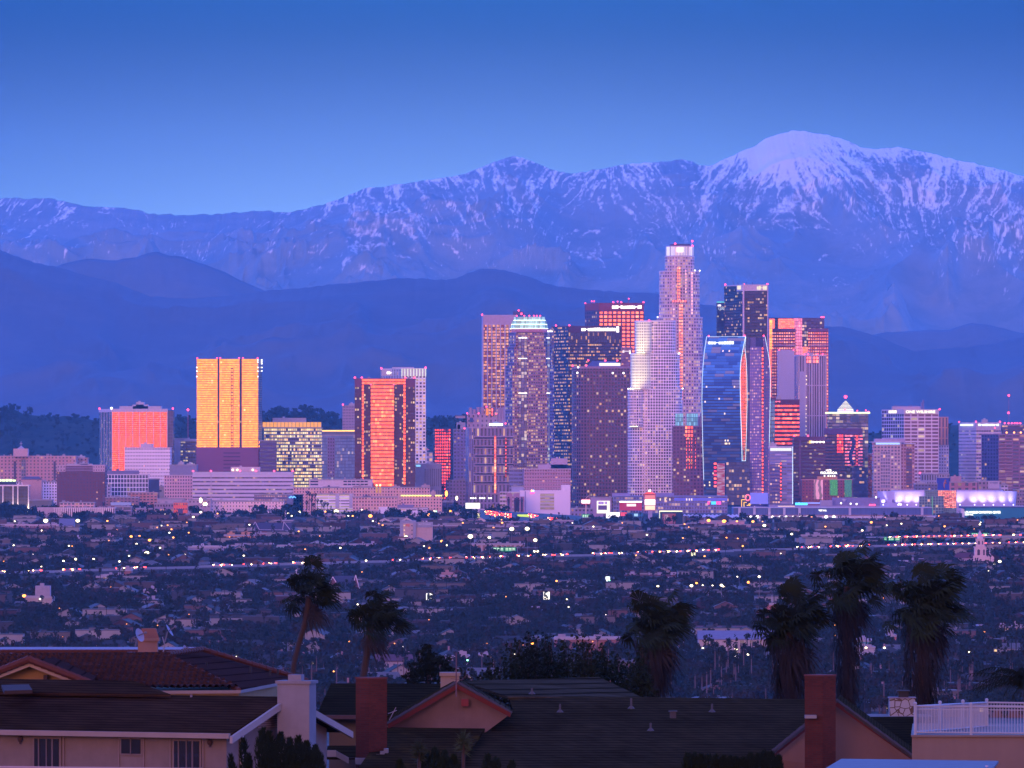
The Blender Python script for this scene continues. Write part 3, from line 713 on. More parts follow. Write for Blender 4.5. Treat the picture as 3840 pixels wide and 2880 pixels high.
# brown grid tower with rounded left corner
D = 9100
m = facade((.26, .13, .16), (.02, .02, .04), .62, .62, .07, (1, .70, .35), 1.6, rough=.25)
r = root_at('brown_grid_tower', 'broad brown tower with an even grid of small windows and a sloped roof cabin', 2255, D)
fp = [Vector((PX(x, D), D + d)) for x, d in ((2145, 26), (2150, 15), (2162, 7), (2178, 2), (2200, 0), (2361, 0))] + [Vector((PX(2361, D), D + 48)), Vector((PX(2145, D), D + 48))]
b = MB(); b.prism(fp, gz(D) - 1, PZ(1377, D), 0, bay=3.75, flr=4.15, top=1); b.build('facade', [m, ROOF], r)
b = MB(); b.prism([p + (p - fp[4]) * .004 + Vector((0, -.4)) for p in fp[:6]] + fp[6:], PZ(1382, D), PZ(1374, D)); b.build('parapet', paint((.36, .22, .28)), r)
b = MB(); z0, z1 = PZ(1374, D), PZ(1353, D)
lo = [(PX(2199, D), D + 6), (PX(2330, D), D + 6), (PX(2330, D), D + 40), (PX(2199, D), D + 40)]; hi = [(PX(2222, D), D + 12), (PX(2310, D), D + 12), (PX(2310, D), D + 34), (PX(2222, D), D + 34)]
for k in range(4):
    j = (k + 1) % 4; b.poly([(*lo[k], z0), (*lo[j], z0), (*hi[j], z1), (*hi[k], z1)])
b.poly([(*p, z1) for p in hi]); b.build('roof_cabin', paint((.10, .12, .26), .3), r)
panel(r, 'sign', 2247, 2326, 1361, 1372, D + 5, glow((.9, .8, 1.), 1.5), .5, 1)
beacon(r, [(2147, 1371, D + 20), (2198, 1370, D + 4), (2206, 1351, D + 12), (2315, 1352, D + 12), (2270, 1352, D + 12)], 1.1)
beacon(r, [(2168, 1377, D), (2165, 1398, D), (2298, 1399, D), (2338, 1399, D)], 1.2, WHT)

m = facade((.52, .34, .42), (.22, .10, .16), .7, .55, .02, rough=.3)
r = bldg('pink_hotel_block', 'wide pinkish hotel block with long window rows and a stepped roof box', (1965, 2140), 1757, 8800, m, side=1960, dep=40, bay=3., flr=4., pent=[(2018, 2128, 1742), (2066, 2128, 1719)], parc=paint((.55, .42, .5)), pm=paint((.5, .38, .48)))
bands(r, 'bands', 1965, 2140, [1768 + 12.4 * k for k in range(9)], 2.2, 8800, paint((.6, .42, .5)), .7)
bldg('blue_grey_block', 'small blue-grey banded block left of the pinkish hotel block', (1910, 1960), 1758, 8850, facade((.30, .30, .46), (.10, .10, .22), .95, .5, .02), dep=30, bay=5, flr=4.4)
bldg('pale_cube_block', 'plain pale blue block in front of the pinkish hotel block', (1918, 1964), 1822, 8600, paint((.36, .36, .52)), dep=20)

# white round-stepped tower
D = 9000
mw = facade((.86, .70, .74), (.04, .02, .05), .62, .62, .10, (1, .72, .4), 1.5, rough=.2, cluster=.4)
r = root_at('white_stepped_tower', 'white gridded tower of rounded setbacks, its left shoulders lit yellow', 2458, D)
rim = paint((.8, .7, .74))
for (x0, x1, y0, y1) in ((2355, 2561, 1459, 1905), (2365, 2551, 1325, 1460), (2381, 2534, 1203, 1326)):
    tier(r, roundfoot(x0, x1, D + (2561 - x1) * .1, .8, 40, 3.2), y0, y1, D, mw, 3.1, 3.5, rim=rim)
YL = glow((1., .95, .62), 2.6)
mwy = facade((1., .92, .66), (.25, .20, .16), .50, .50, 0., rough=.3)  # lit copy of the white wall: floodlight yellow put into its colour
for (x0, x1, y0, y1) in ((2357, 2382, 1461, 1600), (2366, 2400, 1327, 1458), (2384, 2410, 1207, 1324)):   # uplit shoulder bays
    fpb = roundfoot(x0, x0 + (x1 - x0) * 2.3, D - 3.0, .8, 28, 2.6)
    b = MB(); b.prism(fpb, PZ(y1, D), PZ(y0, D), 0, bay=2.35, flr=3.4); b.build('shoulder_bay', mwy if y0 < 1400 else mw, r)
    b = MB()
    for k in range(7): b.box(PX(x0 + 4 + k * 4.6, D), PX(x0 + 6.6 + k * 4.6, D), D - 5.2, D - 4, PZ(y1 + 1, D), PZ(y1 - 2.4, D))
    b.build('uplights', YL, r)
sd2 = bpy.data.lights.new('floodlight', 'SPOT'); sd2.energy = 75000; sd2.color = (1, .92, .45); sd2.spot_size = R(52); sd2.spot_blend = .8; sd2.shadow_soft_size = 1
for (x, y, tx, ty) in ((2375, 1352, 2396, 1262), (2362, 1480, 2382, 1392)):
    o = bpy.data.objects.new('floodlight', sd2); col.objects.link(o); o.parent = r; p_ = P(x, y, D - 42); o.location = p_ - r.location; o.rotation_euler = (P(tx, ty, D) - p_).to_track_quat('-Z', 'Y').to_euler()
for (x, y) in ((2356, 1459), (2364, 1458), (2372, 1459), (2560, 1458), (2548, 1326), (2362, 1325), (2545, 1327)): beacon(r, [(x, y - 1, D - 2)], .95, WHT)
fl = [P(2435, 1201, D)]; beacon(r, [(2434, 1201, D)], .9)

# tallest tower
D = 10000
mU = facade((.60, .48, .54), (.13, .10, .20), .56, .56, .30, (1, .72, .35), 1.7, rough=.15, metal=.2, cluster=.3)
r = root_at('tallest_tower', 'tallest tower of the skyline, cylindrical and stepped with a brilliant white crown', 2550, D)
for (x0, x1, y0, y1) in ((2465, 2637, 1190, 1905), (2473, 2626, 1016, 1191), (2494, 2605, 960, 1017)):
    tier(r, roundfoot(x0, x1, D + (2637 - x1) * .12, .9, 40, 2.7), y0, y1, D, mU, 3.6, 4.3, rim=paint((.6, .52, .6)))
for (x0, x1, y0, y1, c_) in ((2538, 2552, 1000, 1130, 0), (2545, 2562, 1140, 1500, 0), (2570, 2574, 1010, 1100, 1), (2592, 2598, 1020, 1180, 1)):
    panel(r, 'reflecting_bay', x0, x1, y0, y1, D, facade((.55, .34, .30), (1., .45, .28), .62, .6, .25, (1, .8, .5), 1.4, metal=1., rough=.1, tilt=.02) if not c_ else facade((.7, .62, .66), (.9, .8, .8), .6, .5, .3, metal=1., rough=.15), 1., 1.0)
panel(r, 'reflecting_bay', 2520, 2575, 1125, 1134, D, facade((.5, .15, .2), (1., .4, .4), .6, .8, metal=1., rough=.1), 1., 1.2)
fpc = roundfoot(2498, 2603, D + 4, .9, 40, 2.4)
b = MB(); b.prism(fpc, PZ(958, D), PZ(924, D), 0, bay=4.5, flr=30); b.build('crown', facade((.6, .62, .72), (1, 1, 1), .68, .97, 2.4, (.92, 1., .92), 1.5, cluster=.2, blind=.5), r)
b = MB(); b.prism(fpc, PZ(924, D), PZ(921, D)); b.build('crown_ring', paint((.45, .4, .5)), r)
b = MB(); b.prism(roundfoot(2512, 2590, D + 8, .9, 24, 2.2), PZ(924, D), PZ(914, D)); b.build('helipad', paint((.10, .09, .16)), r)
b = MB(); b.prism(roundfoot(2496, 2605, D + 4, .9, 30, 2.4), PZ(963, D), PZ(958, D)); b.build('crown_base', paint((.35, .4, .45)), r)
panel(r, 'sign', 2537, 2563, 928, 946, D + 3, glow((1., .72, .75), 1.8), .4, .8)
b = MB(); b.tube(P(2596, 924, D + 15), P(2596, 905, D + 15), .4, .25); b.build('mast', paint((.5, .3, .3)), r); beacon(r, [(2596, 904, D + 15), (2597, 922, D + 5), (2532, 914, D)], 1.3)
beacon(r, [(2606, 1014, D), (2624, 1015, D), (2466, 1189, D)], 1., WHT)

D = 8930
m = facade((.26, .13, .19), (.10, .05, .11), .58, .55, .12, (1, .7, .3), 1.6)
r = bldg('green_top_tower', 'brown tower with two glowing turquoise roof lanterns below the tallest tower', (2523, 2638), 1597, D, m, dep=44, bay=3.8, flr=4.1, parc=paint((.3, .18, .26)), pent=[(2620, 2636, 1563)], pm=paint((.3, .2, .3)))
for a, c in ((2533, 2562), (2575, 2617)):
    b = MB(); b.prism(foot(a, c, D + 4, 20), PZ(1597, D), PZ(1550, D), 0, bay=2.4, flr=5); b.build('lantern', facade((.10, .34, .34), (.3, .9, .8), .86, .86, 9, (.25, .85, .72), .45, cluster=0., blind=.4), r)
panel(r, 'red_glass_bay', 2568, 2600, 1596, 1640, D, facade((.3, .08, .1), (1., .26, .2), .7, .7, .2, metal=1., rough=.08, tilt=.02), .5, .7)
for x in (2573, 2583, 2592, 2606): panel(r, 'red_glass_bay', x, x + 4, 1640, 1760, D, facade((.26, .08, .1), (1., .26, .2), .7, .55, .1, metal=1., rough=.1, tilt=.02), .5, .5)
beacon(r, [(2640, 1594, D)], .9)

# curved blue tower
D = 8700
r = root_at('curved_blue_tower', 'bulging blue glass tower edged with thin lines of white light', 2760, D)
def curve(pts, y):
    for (y0, x0), (y1, x1) in zip(pts[:-1], pts[1:]):
        if y0 <= y <= y1: 
            q = (y - y0) / (y1 - y0); return x0 + (x1 - x0) * q
    return pts[-1][1]
Lc = [(1262, 2650), (1320, 2641), (1400, 2634), (1500, 2632), (1600, 2634), (1700, 2636), (1900, 2642)]
Mc = [(1262, 2796), (1300, 2788), (1350, 2779), (1400, 2775), (1480, 2776), (1560, 2778), (1650, 2781), (1728, 2783), (1900, 2784)]
Nc = [(1262, 2797), (1305, 2793), (1340, 2798), (1400, 2801), (1500, 2802), (1600, 2800), (1728, 2796), (1900, 2796)]
Rc = [(1262, 2869), (1300, 2876), (1340, 2884), (1400, 2889), (1500, 2888), (1600, 2886), (1700, 2884), (1900, 2880)]
YS = [1262, 1280, 1300, 1320, 1350, 1380, 1420, 1460, 1500, 1560, 1620, 1680, 1728, 1800, 1900]
def sweep(name, ca, cb, mat, d0=0., d1=0., y_to=1900, y_from=1262, th=12., bay=3.0, flr=3.4, wid=None):
    b = MB(); ys = [y for y in YS if y_from <= y <= y_to]
    nb_ = max(1, round(abs(curve(cb, 1500) - curve(ca, 1500)) * MP(D) / bay))
    for ya, yb_ in zip(ys[:-1], ys[1:]):
        za, zb = PZ(ya, D), PZ(yb_, D)
        q = [(PX(curve(ca, yb_), D), D + d0, zb), (PX(curve(cb, yb_), D), D + d1, zb), (PX(curve(cb, ya), D), D + d1, za), (PX(curve(ca, ya), D), D + d0, za)]
        v0, v1 = (zb - 40) / flr, (za - 40) / flr
        b.poly(q, 0, [(0, v0), (nb_, v0), (nb_, v1), (0, v1)])
        # back and sides
        w_ = [(p[0], p[1] + th, p[2]) for p in q]
        b.poly([w_[1], w_[0], w_[3], w_[2]], 0); b.poly([w_[0], q[0], q[3], w_[3]], 0); b.poly([q[1], w_[1], w_[2], q[2]], 0)
    ya = ys[0]; b.poly([(PX(curve(ca, ya), D), D + d0, PZ(ya, D)), (PX(curve(cb, ya), D), D + d1, PZ(ya, D)), (PX(curve(cb, ya), D), D + d1 + th, PZ(ya, D)), (PX(curve(ca, ya), D), D + d0 + th, PZ(ya, D))], 0)
    return b.build(name, mat, r)
mB = facade((.08, .13, .26), (.14, .34, .72), .985, .6, .03, (1, .75, .4), 1.6, metal=.55, rough=.22, blind=.75, jit=.03)
# patchwork of longer and shorter panes
mB2, nt = newmat('patchwork_glass'); t = NT(nt)
uv = t.sep(t.n('ShaderNodeUVMap').outputs[0]); row = t.math('FLOOR', uv[1])
sh = t.n('ShaderNodeTexWhiteNoise', noise_dimensions='1D', ins={1: row}).outputs['Value']
cu_ = t.math('FLOOR', t.math('ADD', t.math('MULTIPLY', uv[0], .28), t.math('MULTIPLY', sh, 3.)))
wn = t.n('ShaderNodeTexWhiteNoise', noise_dimensions='3D', ins={0: t.comb(cu_, row, 2.)}); v_ = wn.outputs['Value']
fy = t.math('FRACT', uv[1]); spn = t.math('LESS_THAN', fy, .30)
c_ = t.mix(v_, (.01, .09, .40), (.09, .40, .95)); c_ = t.mix(t.math('GREATER_THAN', v_, .86), c_, (.26, .34, .52))
zz = t.sep(t.n('ShaderNodeNewGeometry').outputs['Position'])[2]
hi_ = t.ss(zz, 165., 215.); dk = t.math('MULTIPLY_ADD', t.ss(zz, 110., 210.), .62, .38); c_ = t.mix(1., c_, t.comb(dk, dk, dk), 'MULTIPLY')
c_ = t.mix(t.math('MULTIPLY', spn, t.math('MULTIPLY_ADD', hi_, -.8, 1.)), c_, (.03, .04, .10))
wn2 = t.n('ShaderNodeTexWhiteNoise', noise_dimensions='3D', ins={0: t.comb(t.math('FLOOR', t.math('MULTIPLY', uv[0], 2.)), row, 5.)})
on = t.math('MULTIPLY', t.math('LESS_THAN', wn2.outputs['Value'], .010), t.math('GREATER_THAN', fy, .45))
p_ = t.bsdf(Base_Color=c_, Metallic=0., Specular_IOR_Level=.2, Roughness=.35, Emission_Color=(1, .7, .35), Emission_Strength=t.math('MULTIPLY', on, 1.6)); t.out(p_.outputs[0]); mB2.cycles.emission_sampling = 'NONE'
sweep('blue_glass_face', Lc, Mc, mB2, 0, 0, th=30)
mLens = facade((.30, .06, .06), (1., .28, .14), .9, .82, .03, metal=1., rough=.07, tilt=.03, jit=.012)
sweep('orange_glass_lens', Mc, Nc, mLens, 0.3, 3., 1728, 1300, th=2)
sweep('dark_glass_face', Nc, [(1262, 2812), (1900, 2812)], facade((.05, .05, .16), (.05, .06, .18), .8, .7, .05), 3., 3., th=24)
sweep('violet_glass_face', [(1262, 2812), (1900, 2812)], [(1262, 2858), (1900, 2862)], facade((.20, .17, .42), (.30, .22, .44), .7, .6, .12, (1, .7, .4), 1.2, metal=.4, rough=.3), 2.9, 2.9, 1900, 1300, th=22, bay=2.2)
panel(r, 'roof_screen', 2797, 2834, 1266, 1302, D + 6, paint((.16, .13, .28)), 14, 0)
panel(r, 'roof_screen', 2834, 2868, 1268, 1302, D + 7, paint((.07, .06, .18)), 14, 0)
panel(r, 'red_glass_strip', 2857, 2863, 1300, 1870, D, facade((.2, .03, .06), (1., .22, .16), .9, .6, .05, metal=1., rough=.07, tilt=.025), .4, -2.0)
sweep('violet_glass_edge', [(1262, 2862), (1900, 2864)], Rc, facade((.14, .12, .32), (.16, .13, .32), .7, .6, .05, (1, .7, .4), 1.2, metal=.3, rough=.3), 3., 3., th=18)
b = MB()
for cc, off, yl in ((Lc, -.6, 1880), (Mc, -.9, 1728), (Rc, -.4, 1890), (Nc, .8, 1728)):
    ys = [y for y in YS if y <= yl]
    for ya, yb_ in zip(ys[:-1], ys[1:]): b.tube((PX(curve(cc, ya), D), D + off, PZ(ya, D)), (PX(curve(cc, yb_), D), D + off, PZ(yb_, D)), .26 if cc is not Mc else .36, n=4)
b.tube(P(2651, 1262, D - .7), P(2796, 1262, D - .7), .16, n=4); b.tube(P(2782, 1728, D - .7), P(2797, 1728, D - .7), .3, n=4)
b.build('edge_lights', glow((.72, .86, 1.), 1.9), r)
smear(r, 2656, 2752, 1279, 1291, D, glow((.95, .97, 1.), 1.9), 5, 10)
beacon(r, [(2658, 1260, D), (2793, 1259, D), (2864, 1259, D)], 1.)
panel(r, 'violet_screen', 2813, 2880, 1848, 1890, D - 14, glow((.28, .22, 1.), .9), .5, 0)
panel(r, 'podium_glass', 2723, 2812, 1732, 1895, D - 16, facade((.07, .09, .20), (.06, .08, .18), .8, .7, .10, (1, .62, .25), 1.8), 12, 0)
b = root_at('tall_red_screen', 'tall rose-coloured advertising screen on the podium of the curved blue tower', 2705, D - 20, 'screen')
m, nt = newmat('rose_screen'); t = NT(nt); g = t.n('ShaderNodeTexCoord').outputs['Object']
w_ = t.noise(t.comb(t.math('MULTIPLY', t.sep(g)[0], .1), 0., t.math('MULTIPLY', t.sep(g)[2], .5)), 1., 3)
t.out(t.n('ShaderNodeEmission', ins={0: t.mix(t.ss(w_, .4, .65), (.55, .04, .12), (.8, .5, .7)), 1: .7}).outputs[0]); m.cycles.emission_sampling = 'NONE'
panel(b, 'screen', 2689, 2718, 1738, 1858, D - 20, m, 3, 0); panel(b, 'screen_frame', 2676, 2688, 1732, 1830, D - 19, facade((.10, .05, .12), (1., .1, .2), .8, .5, metal=1., rough=.1, tilt=.03), 3, 0)
panel(b, 'podium_block', 2655, 2722, 1858, 1890, D - 15, paint((.2, .18, .34)), 8, 0)

# dark tower with a white corner band
D = 10100
m = facade((.045, .03, .07), (.05, .025, .06), .85, .6, .10, (1, .68, .3), 1.8, rough=.2, metal=.2, cluster=1.)
r = bldg('white_top_tower', 'black tower with a white crown band and white corner line, right of the tallest tower', (2788, 2880), 1068, D, m, side=2716, ms=m, dep=58, bay=2.6, flr=4.2, beacons=(2790, 2878), parc=paint((.55, .45, .5)), yb=1400, roof=DARKROOF)
fp = foot(2788, 2881, D - 1, 60, 2717)
b = MB(); b.prism(fp, PZ(1091, D), PZ(1067, D)); b.build('crown_band', paint((.6, .5, .54)), r)
panel(r, 'corner_line', 2785, 2791, 1062, 1400, D - 1, paint((.66, .52, .6)), 1., .8); panel(r, 'corner_line', 2877, 2881, 1068, 1400, D - 1, paint((.5, .42, .56)), 1., .8)
smear(r, 2838, 2876, 1071, 1087, D - 1, glow((1., .85, .6), 1.1), 6, 5); panel(r, 'sign', 2764, 2783, 1071, 1086, D + 8, glow((1., .85, .6), 1.1), .5, 1.2)
b = MB()
for x in (2752, 2768, 2800, 2822): b.tube(P(x, 1068, D + 20), P(x, 1058, D + 20), .3)
b.build('roof_aerials', paint((.1, .1, .15)), r); beacon(r, [(2720, 1067, D + 55)])
b = MB(); b.prism(foot(2720, 2881, D, 50), gz(D), PZ(1398, D)); b.build('lower_floors', paint((.05, .04, .09)), r)
r = bldg('slim_dark_tower', 'slim dark tower with a cyan lit top edge behind the black white-crowned tower', (2688, 2722), 1133, 10350, facade((.05, .06, .14), (.05, .06, .12), .7, .5, .2, (1, .8, .5), 1.3), dep=30, bay=3, flr=4.2, roof=DARKROOF)
panel(r, 'lit_edge', 2688, 2722, 1131.5, 1134, 10350, glow((.1, .9, .8), 1.2), 1, .8); sign_text('1200', 2704, 1157, 10350, 9, glow((.8, .85, 1.), .9), r, 22); smear(r, 2691, 2704, 1141, 1149, 10350, glow((1., .8, .95), 1.6), 1, 3)
b = MB(); b.box(PX(2622, 9400), PX(2640, 9400), 9400, 9420, gz(9400), PZ(1270, 9400))
# mirrored stepped tower
D = 10200
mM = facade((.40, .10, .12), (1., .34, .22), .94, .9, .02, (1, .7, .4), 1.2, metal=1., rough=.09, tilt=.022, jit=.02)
r = bldg('mirror_stepped_tower', 'broad stepped tower mirroring orange at the left and framed by brick-coloured window grids', (2885, 3090), 1192, D, mM, dep=44, bay=3., flr=3.2, parc=paint((.12, .06, .14)), beacons=(3081, 3088), roof=DARKROOF)
panel(r, 'dark_bay', 2905, 2918, 1193, 1232, D, facade((.06, .04, .08), (.04, .03, .06), .9, .5, .1), .6, .5)
panel(r, 'dark_glass_face', 3008, 3091, 1193, 1300, D, facade((.10, .05, .14), (.08, .05, .16), .9, .7, .09, (1, .7, .5), 1.8), .8, .5)
panel(r, 'violet_glass_face', 2978, 3010, 1193, 1400, D, facade((.32, .14, .26), (.6, .3, .4), .9, .85, .04, metal=.8, rough=.3), .8, .4)
mbk = facade((.30, .10, .16), (.75, .30, .22), .60, .52, .34, (1, .68, .35), 1.1, metal=.7, rough=.15)
panel(r, 'brick_wing', 2894, 2982, 1232, 1700, D - 6, facade((.28, .10, .16), (.7, .3, .22), .6, .5, .4, (1, .68, .35), 1.1, metal=.7, rough=.15), 8, 0)
panel(r, 'brick_wing', 3030, 3107, 1232, 1700, D - 6, mbk, 30, 0)
for x0, x1 in ((2902, 2984), (3034, 3108)): panel(r, 'ledge', x0, x1, 1293, 1297, D - 7, paint((.45, .28, .38)), 2, 0); panel(r, 'blank_top', x0 - 6 if x0 < 3000 else x0 - 3, x1 - 1, 1233, 1243, D - 7, paint((.22, .09, .17)), 1, 0)
panel(r, 'gold_edge', 2885, 2896, 1200, 1310, D - 7, facade((.5, .3, .05), (1., .6, .15), .95, .9, metal=1., rough=.08, tilt=.02), 2, 0)
b = root_at('pale_slab_tower', 'blank pale lavender slab tower in front of the mirrored stepped tower', 2949, 9700)
panel(b, 'slab', 2918, 2979, 1313, 1780, 9700, paint((.46, .42, .54), nscale=.05, amp=.06), 30, 0); panel(b, 'roof_edge', 2919, 2979, 1311, 1315, 9700, paint((.5, .3, .4)), 26, -1); beacon(b, [(2922, 1312, 9700), (2976, 1312, 9700)], .8)
D = 9560
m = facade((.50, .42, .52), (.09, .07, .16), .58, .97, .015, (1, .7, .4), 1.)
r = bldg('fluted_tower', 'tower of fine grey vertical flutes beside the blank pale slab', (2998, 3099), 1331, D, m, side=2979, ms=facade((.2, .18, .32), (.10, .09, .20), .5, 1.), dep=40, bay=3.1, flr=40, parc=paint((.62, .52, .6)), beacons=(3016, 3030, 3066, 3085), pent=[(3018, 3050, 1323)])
panel(r, 'blank_panel', 2999, 3021, 1393, 1640, D, paint((.42, .38, .52), nscale=.05, amp=.06), .6, .5)
fins(r, 'broad_fins', (3020, 3045, 3072, 3097), 3.2, 1334, 1640, D, paint((.62, .54, .64)), 1.6)
for k, y in enumerate((1410, 1424, 1440, 1490, 1522, 1535, 1552, 1566, 1580, 1598, 1612, 1628)): beacon(r, [(3024 - (k > 4) * 2, y, D)], .75, glow((1., .8, .4), 2.))
panel(r, 'pink_glass_head', 3024, 3042, 1336, 1362, D, facade((.3, .08, .1), (.9, .3, .35), .8, .8, metal=1., rough=.1), .4, .3)
panel(r, 'pink_glass_head', 3048, 3070, 1336, 1362, D, facade((.3, .08, .1), (.9, .3, .35), .8, .8, metal=1., rough=.1), .4, .3)
m = facade((.15, .04, .07), (.9, .18, .12), .95, .45, .16, (1, .55, .25), 1., metal=1., rough=.1, tilt=.02, blind=.6)
r = bldg('red_banded_block', 'dark block with red glowing window bands at the foot of the pale slab', (2906, 2998), 1498, 9400, m, dep=34, bay=3., flr=5.2, side=2884, ms=mLens, roof=DARKROOF, parc=paint((.13, .04, .07)), pent=[(2912, 2930, 1487)])
smear(r, 2908, 2926, 1502, 1509, 9400, glow((1., .15, .2), 2.), 2, 4); panel(r, 'blank_top', 2906, 2998, 1499, 1514, 9400, paint((.14, .035, .06)), .4, .2)
D = 8650
m = facade((.26, .27, .46), (.20, .20, .40), .92, .5, .03, (1, .7, .4), 1.4, metal=.4, rough=.3, blind=.6)
r = bldg('blue_white_block', 'small blue and white glass block outlined by light, hugging the curved blue tower', (2884, 2973), 1674, D, m, dep=30, bay=6., flr=3.6, parc=paint((.7, .66, .75)), pent=[(2886, 2912, 1662)])
panel(r, 'light_strip', 2888, 2968, 1680, 1691, D, glow((.9, .9, 1.), 1.2), .4, .5); panel(r, 'glass_bay', 2886, 2926, 1740, 1890, D, facade((.14, .13, .30), (.22, .18, .36), .7, .5, .14, (1, .7, .35), 1.5, metal=.3), .6, .5)
panel(r, 'red_strip', 2925, 2931, 1732, 1880, D, facade((.1, .03, .08), (1., .2, .2), .8, .5, metal=1., rough=.1, tilt=.02), .6, .9)
fins(r, 'edge_light', (2972.5,), 1.6, 1676, 1890, D, glow((.75, .88, 1.), 1.7))
m = facade((.20, .075, .12), (.06, .04, .10), .95, .42, .10, (1, .8, .5), 1.2, cluster=.8)
r = bldg('maroon_banded_tower', 'maroon office tower of dark window bands with a small white rooftop sign', (2976, 3095), 1637, 9010, m, dep=44, bay=2.6, flr=4.5, parc=paint((.22, .08, .13)), beacons=(2962 + 16, 3030))
smear(r, 3040, 3092, 1653, 1661, 9010, seed=9, n=8); panel(r, 'blank_top', 2976, 3095, 1638, 1651, 9010, paint((.21, .08, .13)), .4, .2); panel(r, 'blank_corner', 2996, 3004, 1651, 1860, 9010, paint((.24, .10, .15)), .4, .25)
panel(r, 'sign_emblem', 3034, 3041, 1652, 1663, 9010, glow((1., .6, .1), 1.5), .4, .6)
# glass tower with stepped pyramid
D = 9350
m = facade((.10, .09, .18), (.16, .18, .26), .94, .72, .10, (1, .85, .45), 1.4, metal=.4, rough=.2, blind=.6)
r = bldg('pyramid_top_tower', 'dark glass tower crowned by a small lit stepped pyramid with a red light', (3108, 3256), 1548, D, m, dep=50, bay=4.6, flr=4.2, par=0, roof=DARKROOF)
b = MB(); b.prism(foot(3101, 3263, D - 3, 54), PZ(1551, D), PZ(1545, D)); b.build('lit_eave', glow((.9, 1., .62), 1.7), r)
b = MB(); b.prism(foot(3142, 3201, D + 8, 20), PZ(1545, D), PZ(1536, D)); b.build('pyramid_base', paint((.8, .8, .85)), r)
for k in range(7):
    a = 3143 + k * 4.0; c = 3200 - k * 4.0; b = MB(); b.prism(foot(a, c, D + 9 + k * 1.2, 18 - 2.4 * k), PZ(1536 - k * 5, D), PZ(1534 - k * 5, D)); b.build('lit_ledge', glow((1., .95, .7), 1.6), r)
    b = MB(); b.prism(foot(a + 2.5, c - 2.5, D + 10 + k * 1.2, 16 - 2.3 * k), PZ(1534.1 - k * 5, D), PZ(1530.9 - k * 5, D)); b.build('pyramid_step', paint((.3, .3, .4)), r)
beacon(r, [(3171, 1488, D + 14)], 2.0); beacon(r, [(3257, 1544, D), (3247, 1539, D), (3168, 1536, D), (3215, 1540, D)], .9)
panel(r, 'glass_bay', 3190, 3222, 1558, 1584, D, paint((.06, .10, .18), .3), .5, .3)
for (a, c, y0, y1) in ((3100, 3170, 1607, 1840),):
    panel(r, 'front_block', 3092, 3235, 1606, 1628, D - 20, paint((.16, .08, .18)), 16, 0)
    panel(r, 'front_glass', 3092, 3168, 1628, 1850, D - 20, facade((.05, .04, .12), (.10, .04, .10), .9, .6, .06, (1, .7, .4), 1.3, metal=.3), 16, 0)
    panel(r, 'pink_glass', 3168, 3235, 1628, 1750, D - 19, facade((.10, .06, .14), (.9, .35, .45), .92, .5, .10, metal=.9, rough=.2, tilt=.02, blind=.7), 15, 0)
panel(r, 'red_glass_bay', 3138, 3163, 1628, 1700, D - 20, facade((.05, .02, .06), (.9, .12, .12), .75, .7, metal=1., rough=.12, tilt=.02), .6, .5)
panel(r, 'red_glass_bay', 3209, 3218, 1630, 1745, D - 20, facade((.05, .02, .06), (1., .2, .16), .75, .7, metal=1., rough=.12, tilt=.02), .6, .5)
b = MB()
for k in range(7): b.tube((PX(3192 + 7 * math.sin(k), D), D - 20.5, PZ(1640 + k * 15, D)), (PX(3192 + 7 * math.sin(k + 1), D), D - 20.5, PZ(1655 + k * 15, D)), 2.2, n=5)
b.build('mural_shape', paint((.06, .05, .14)), r)
panel(r, 'lower_glass', 3195, 3250, 1752, 1865, D - 25, facade((.08, .08, .18), (.08, .09, .20), .95, .6, .05), 10, 0)
bldg('small_red_window_block', 'small dark block with glowing red windows right of the pyramid-topped tower', (3256, 3271), 1700, 9300, mR, dep=20, bay=2.2, flr=4)
D = 8620
r = bldg('mural_hotel', 'brick hotel with tall advertising murals and a rooftop lettered sign', (3008, 3196), 1797, D, facade((.30, .09, .11), (.08, .04, .08), .4, .45, .04), dep=30, bay=3.5, flr=3.6, parc=paint((.45, .20, .2)), pent=[(3065, 3140, 1786)], pm=paint((.55, .25, .12)))
def mural(x0, x1, y0, y1, cA, cB, nm, sc_=.25, e=.5):
    m, nt = newmat('mural'); t = NT(nt); g = t.n('ShaderNodeTexCoord').outputs['Object']
    wv = t.n('ShaderNodeTexWave', ins={'Vector': g, 'Scale': sc_, 'Distortion': 6., 'Detail': 2.}).outputs['Fac']
    c = t.mix(t.ss(wv, .3, .8), cA, cB)
    p = t.bsdf(Base_Color=c, Roughness=.8, Emission_Color=c, Emission_Strength=e); t.out(p.outputs[0]); m.cycles.emission_sampling = 'NONE'
    return panel(r, nm, x0, x1, y0, y1, D, m, .4, .6)
mural(3052, 3086, 1799, 1872, (.75, .35, .40), (.22, .14, .12), 'advert_mural', .06)
mural(3112, 3141, 1799, 1858, (.02, .10, .03), (.12, .60, .10), 'advert_mural'); mural(3167, 3194, 1799, 1864, (.02, .07, .06), (.10, .40, .14), 'advert_mural')
sign_text('HOTEL', 3108, 1763, D, 6, WHT, r, 22); sign_text('FIGUEROA', 3108, 1773, D, 9, WHT, r, 62)
b = MB()
for k in range(8): b.tube(P(3080 + 8 * k, 1788, D + 1), P(3080 + 8 * k, 1768, D + 1), .2)
b.build('sign_frame', paint((.2, .2, .25)), r)
for x in (3092, 3106, 3114, 3122, 3130): beacon(r, [(x, 1785, D - 3)], .8, WHT)

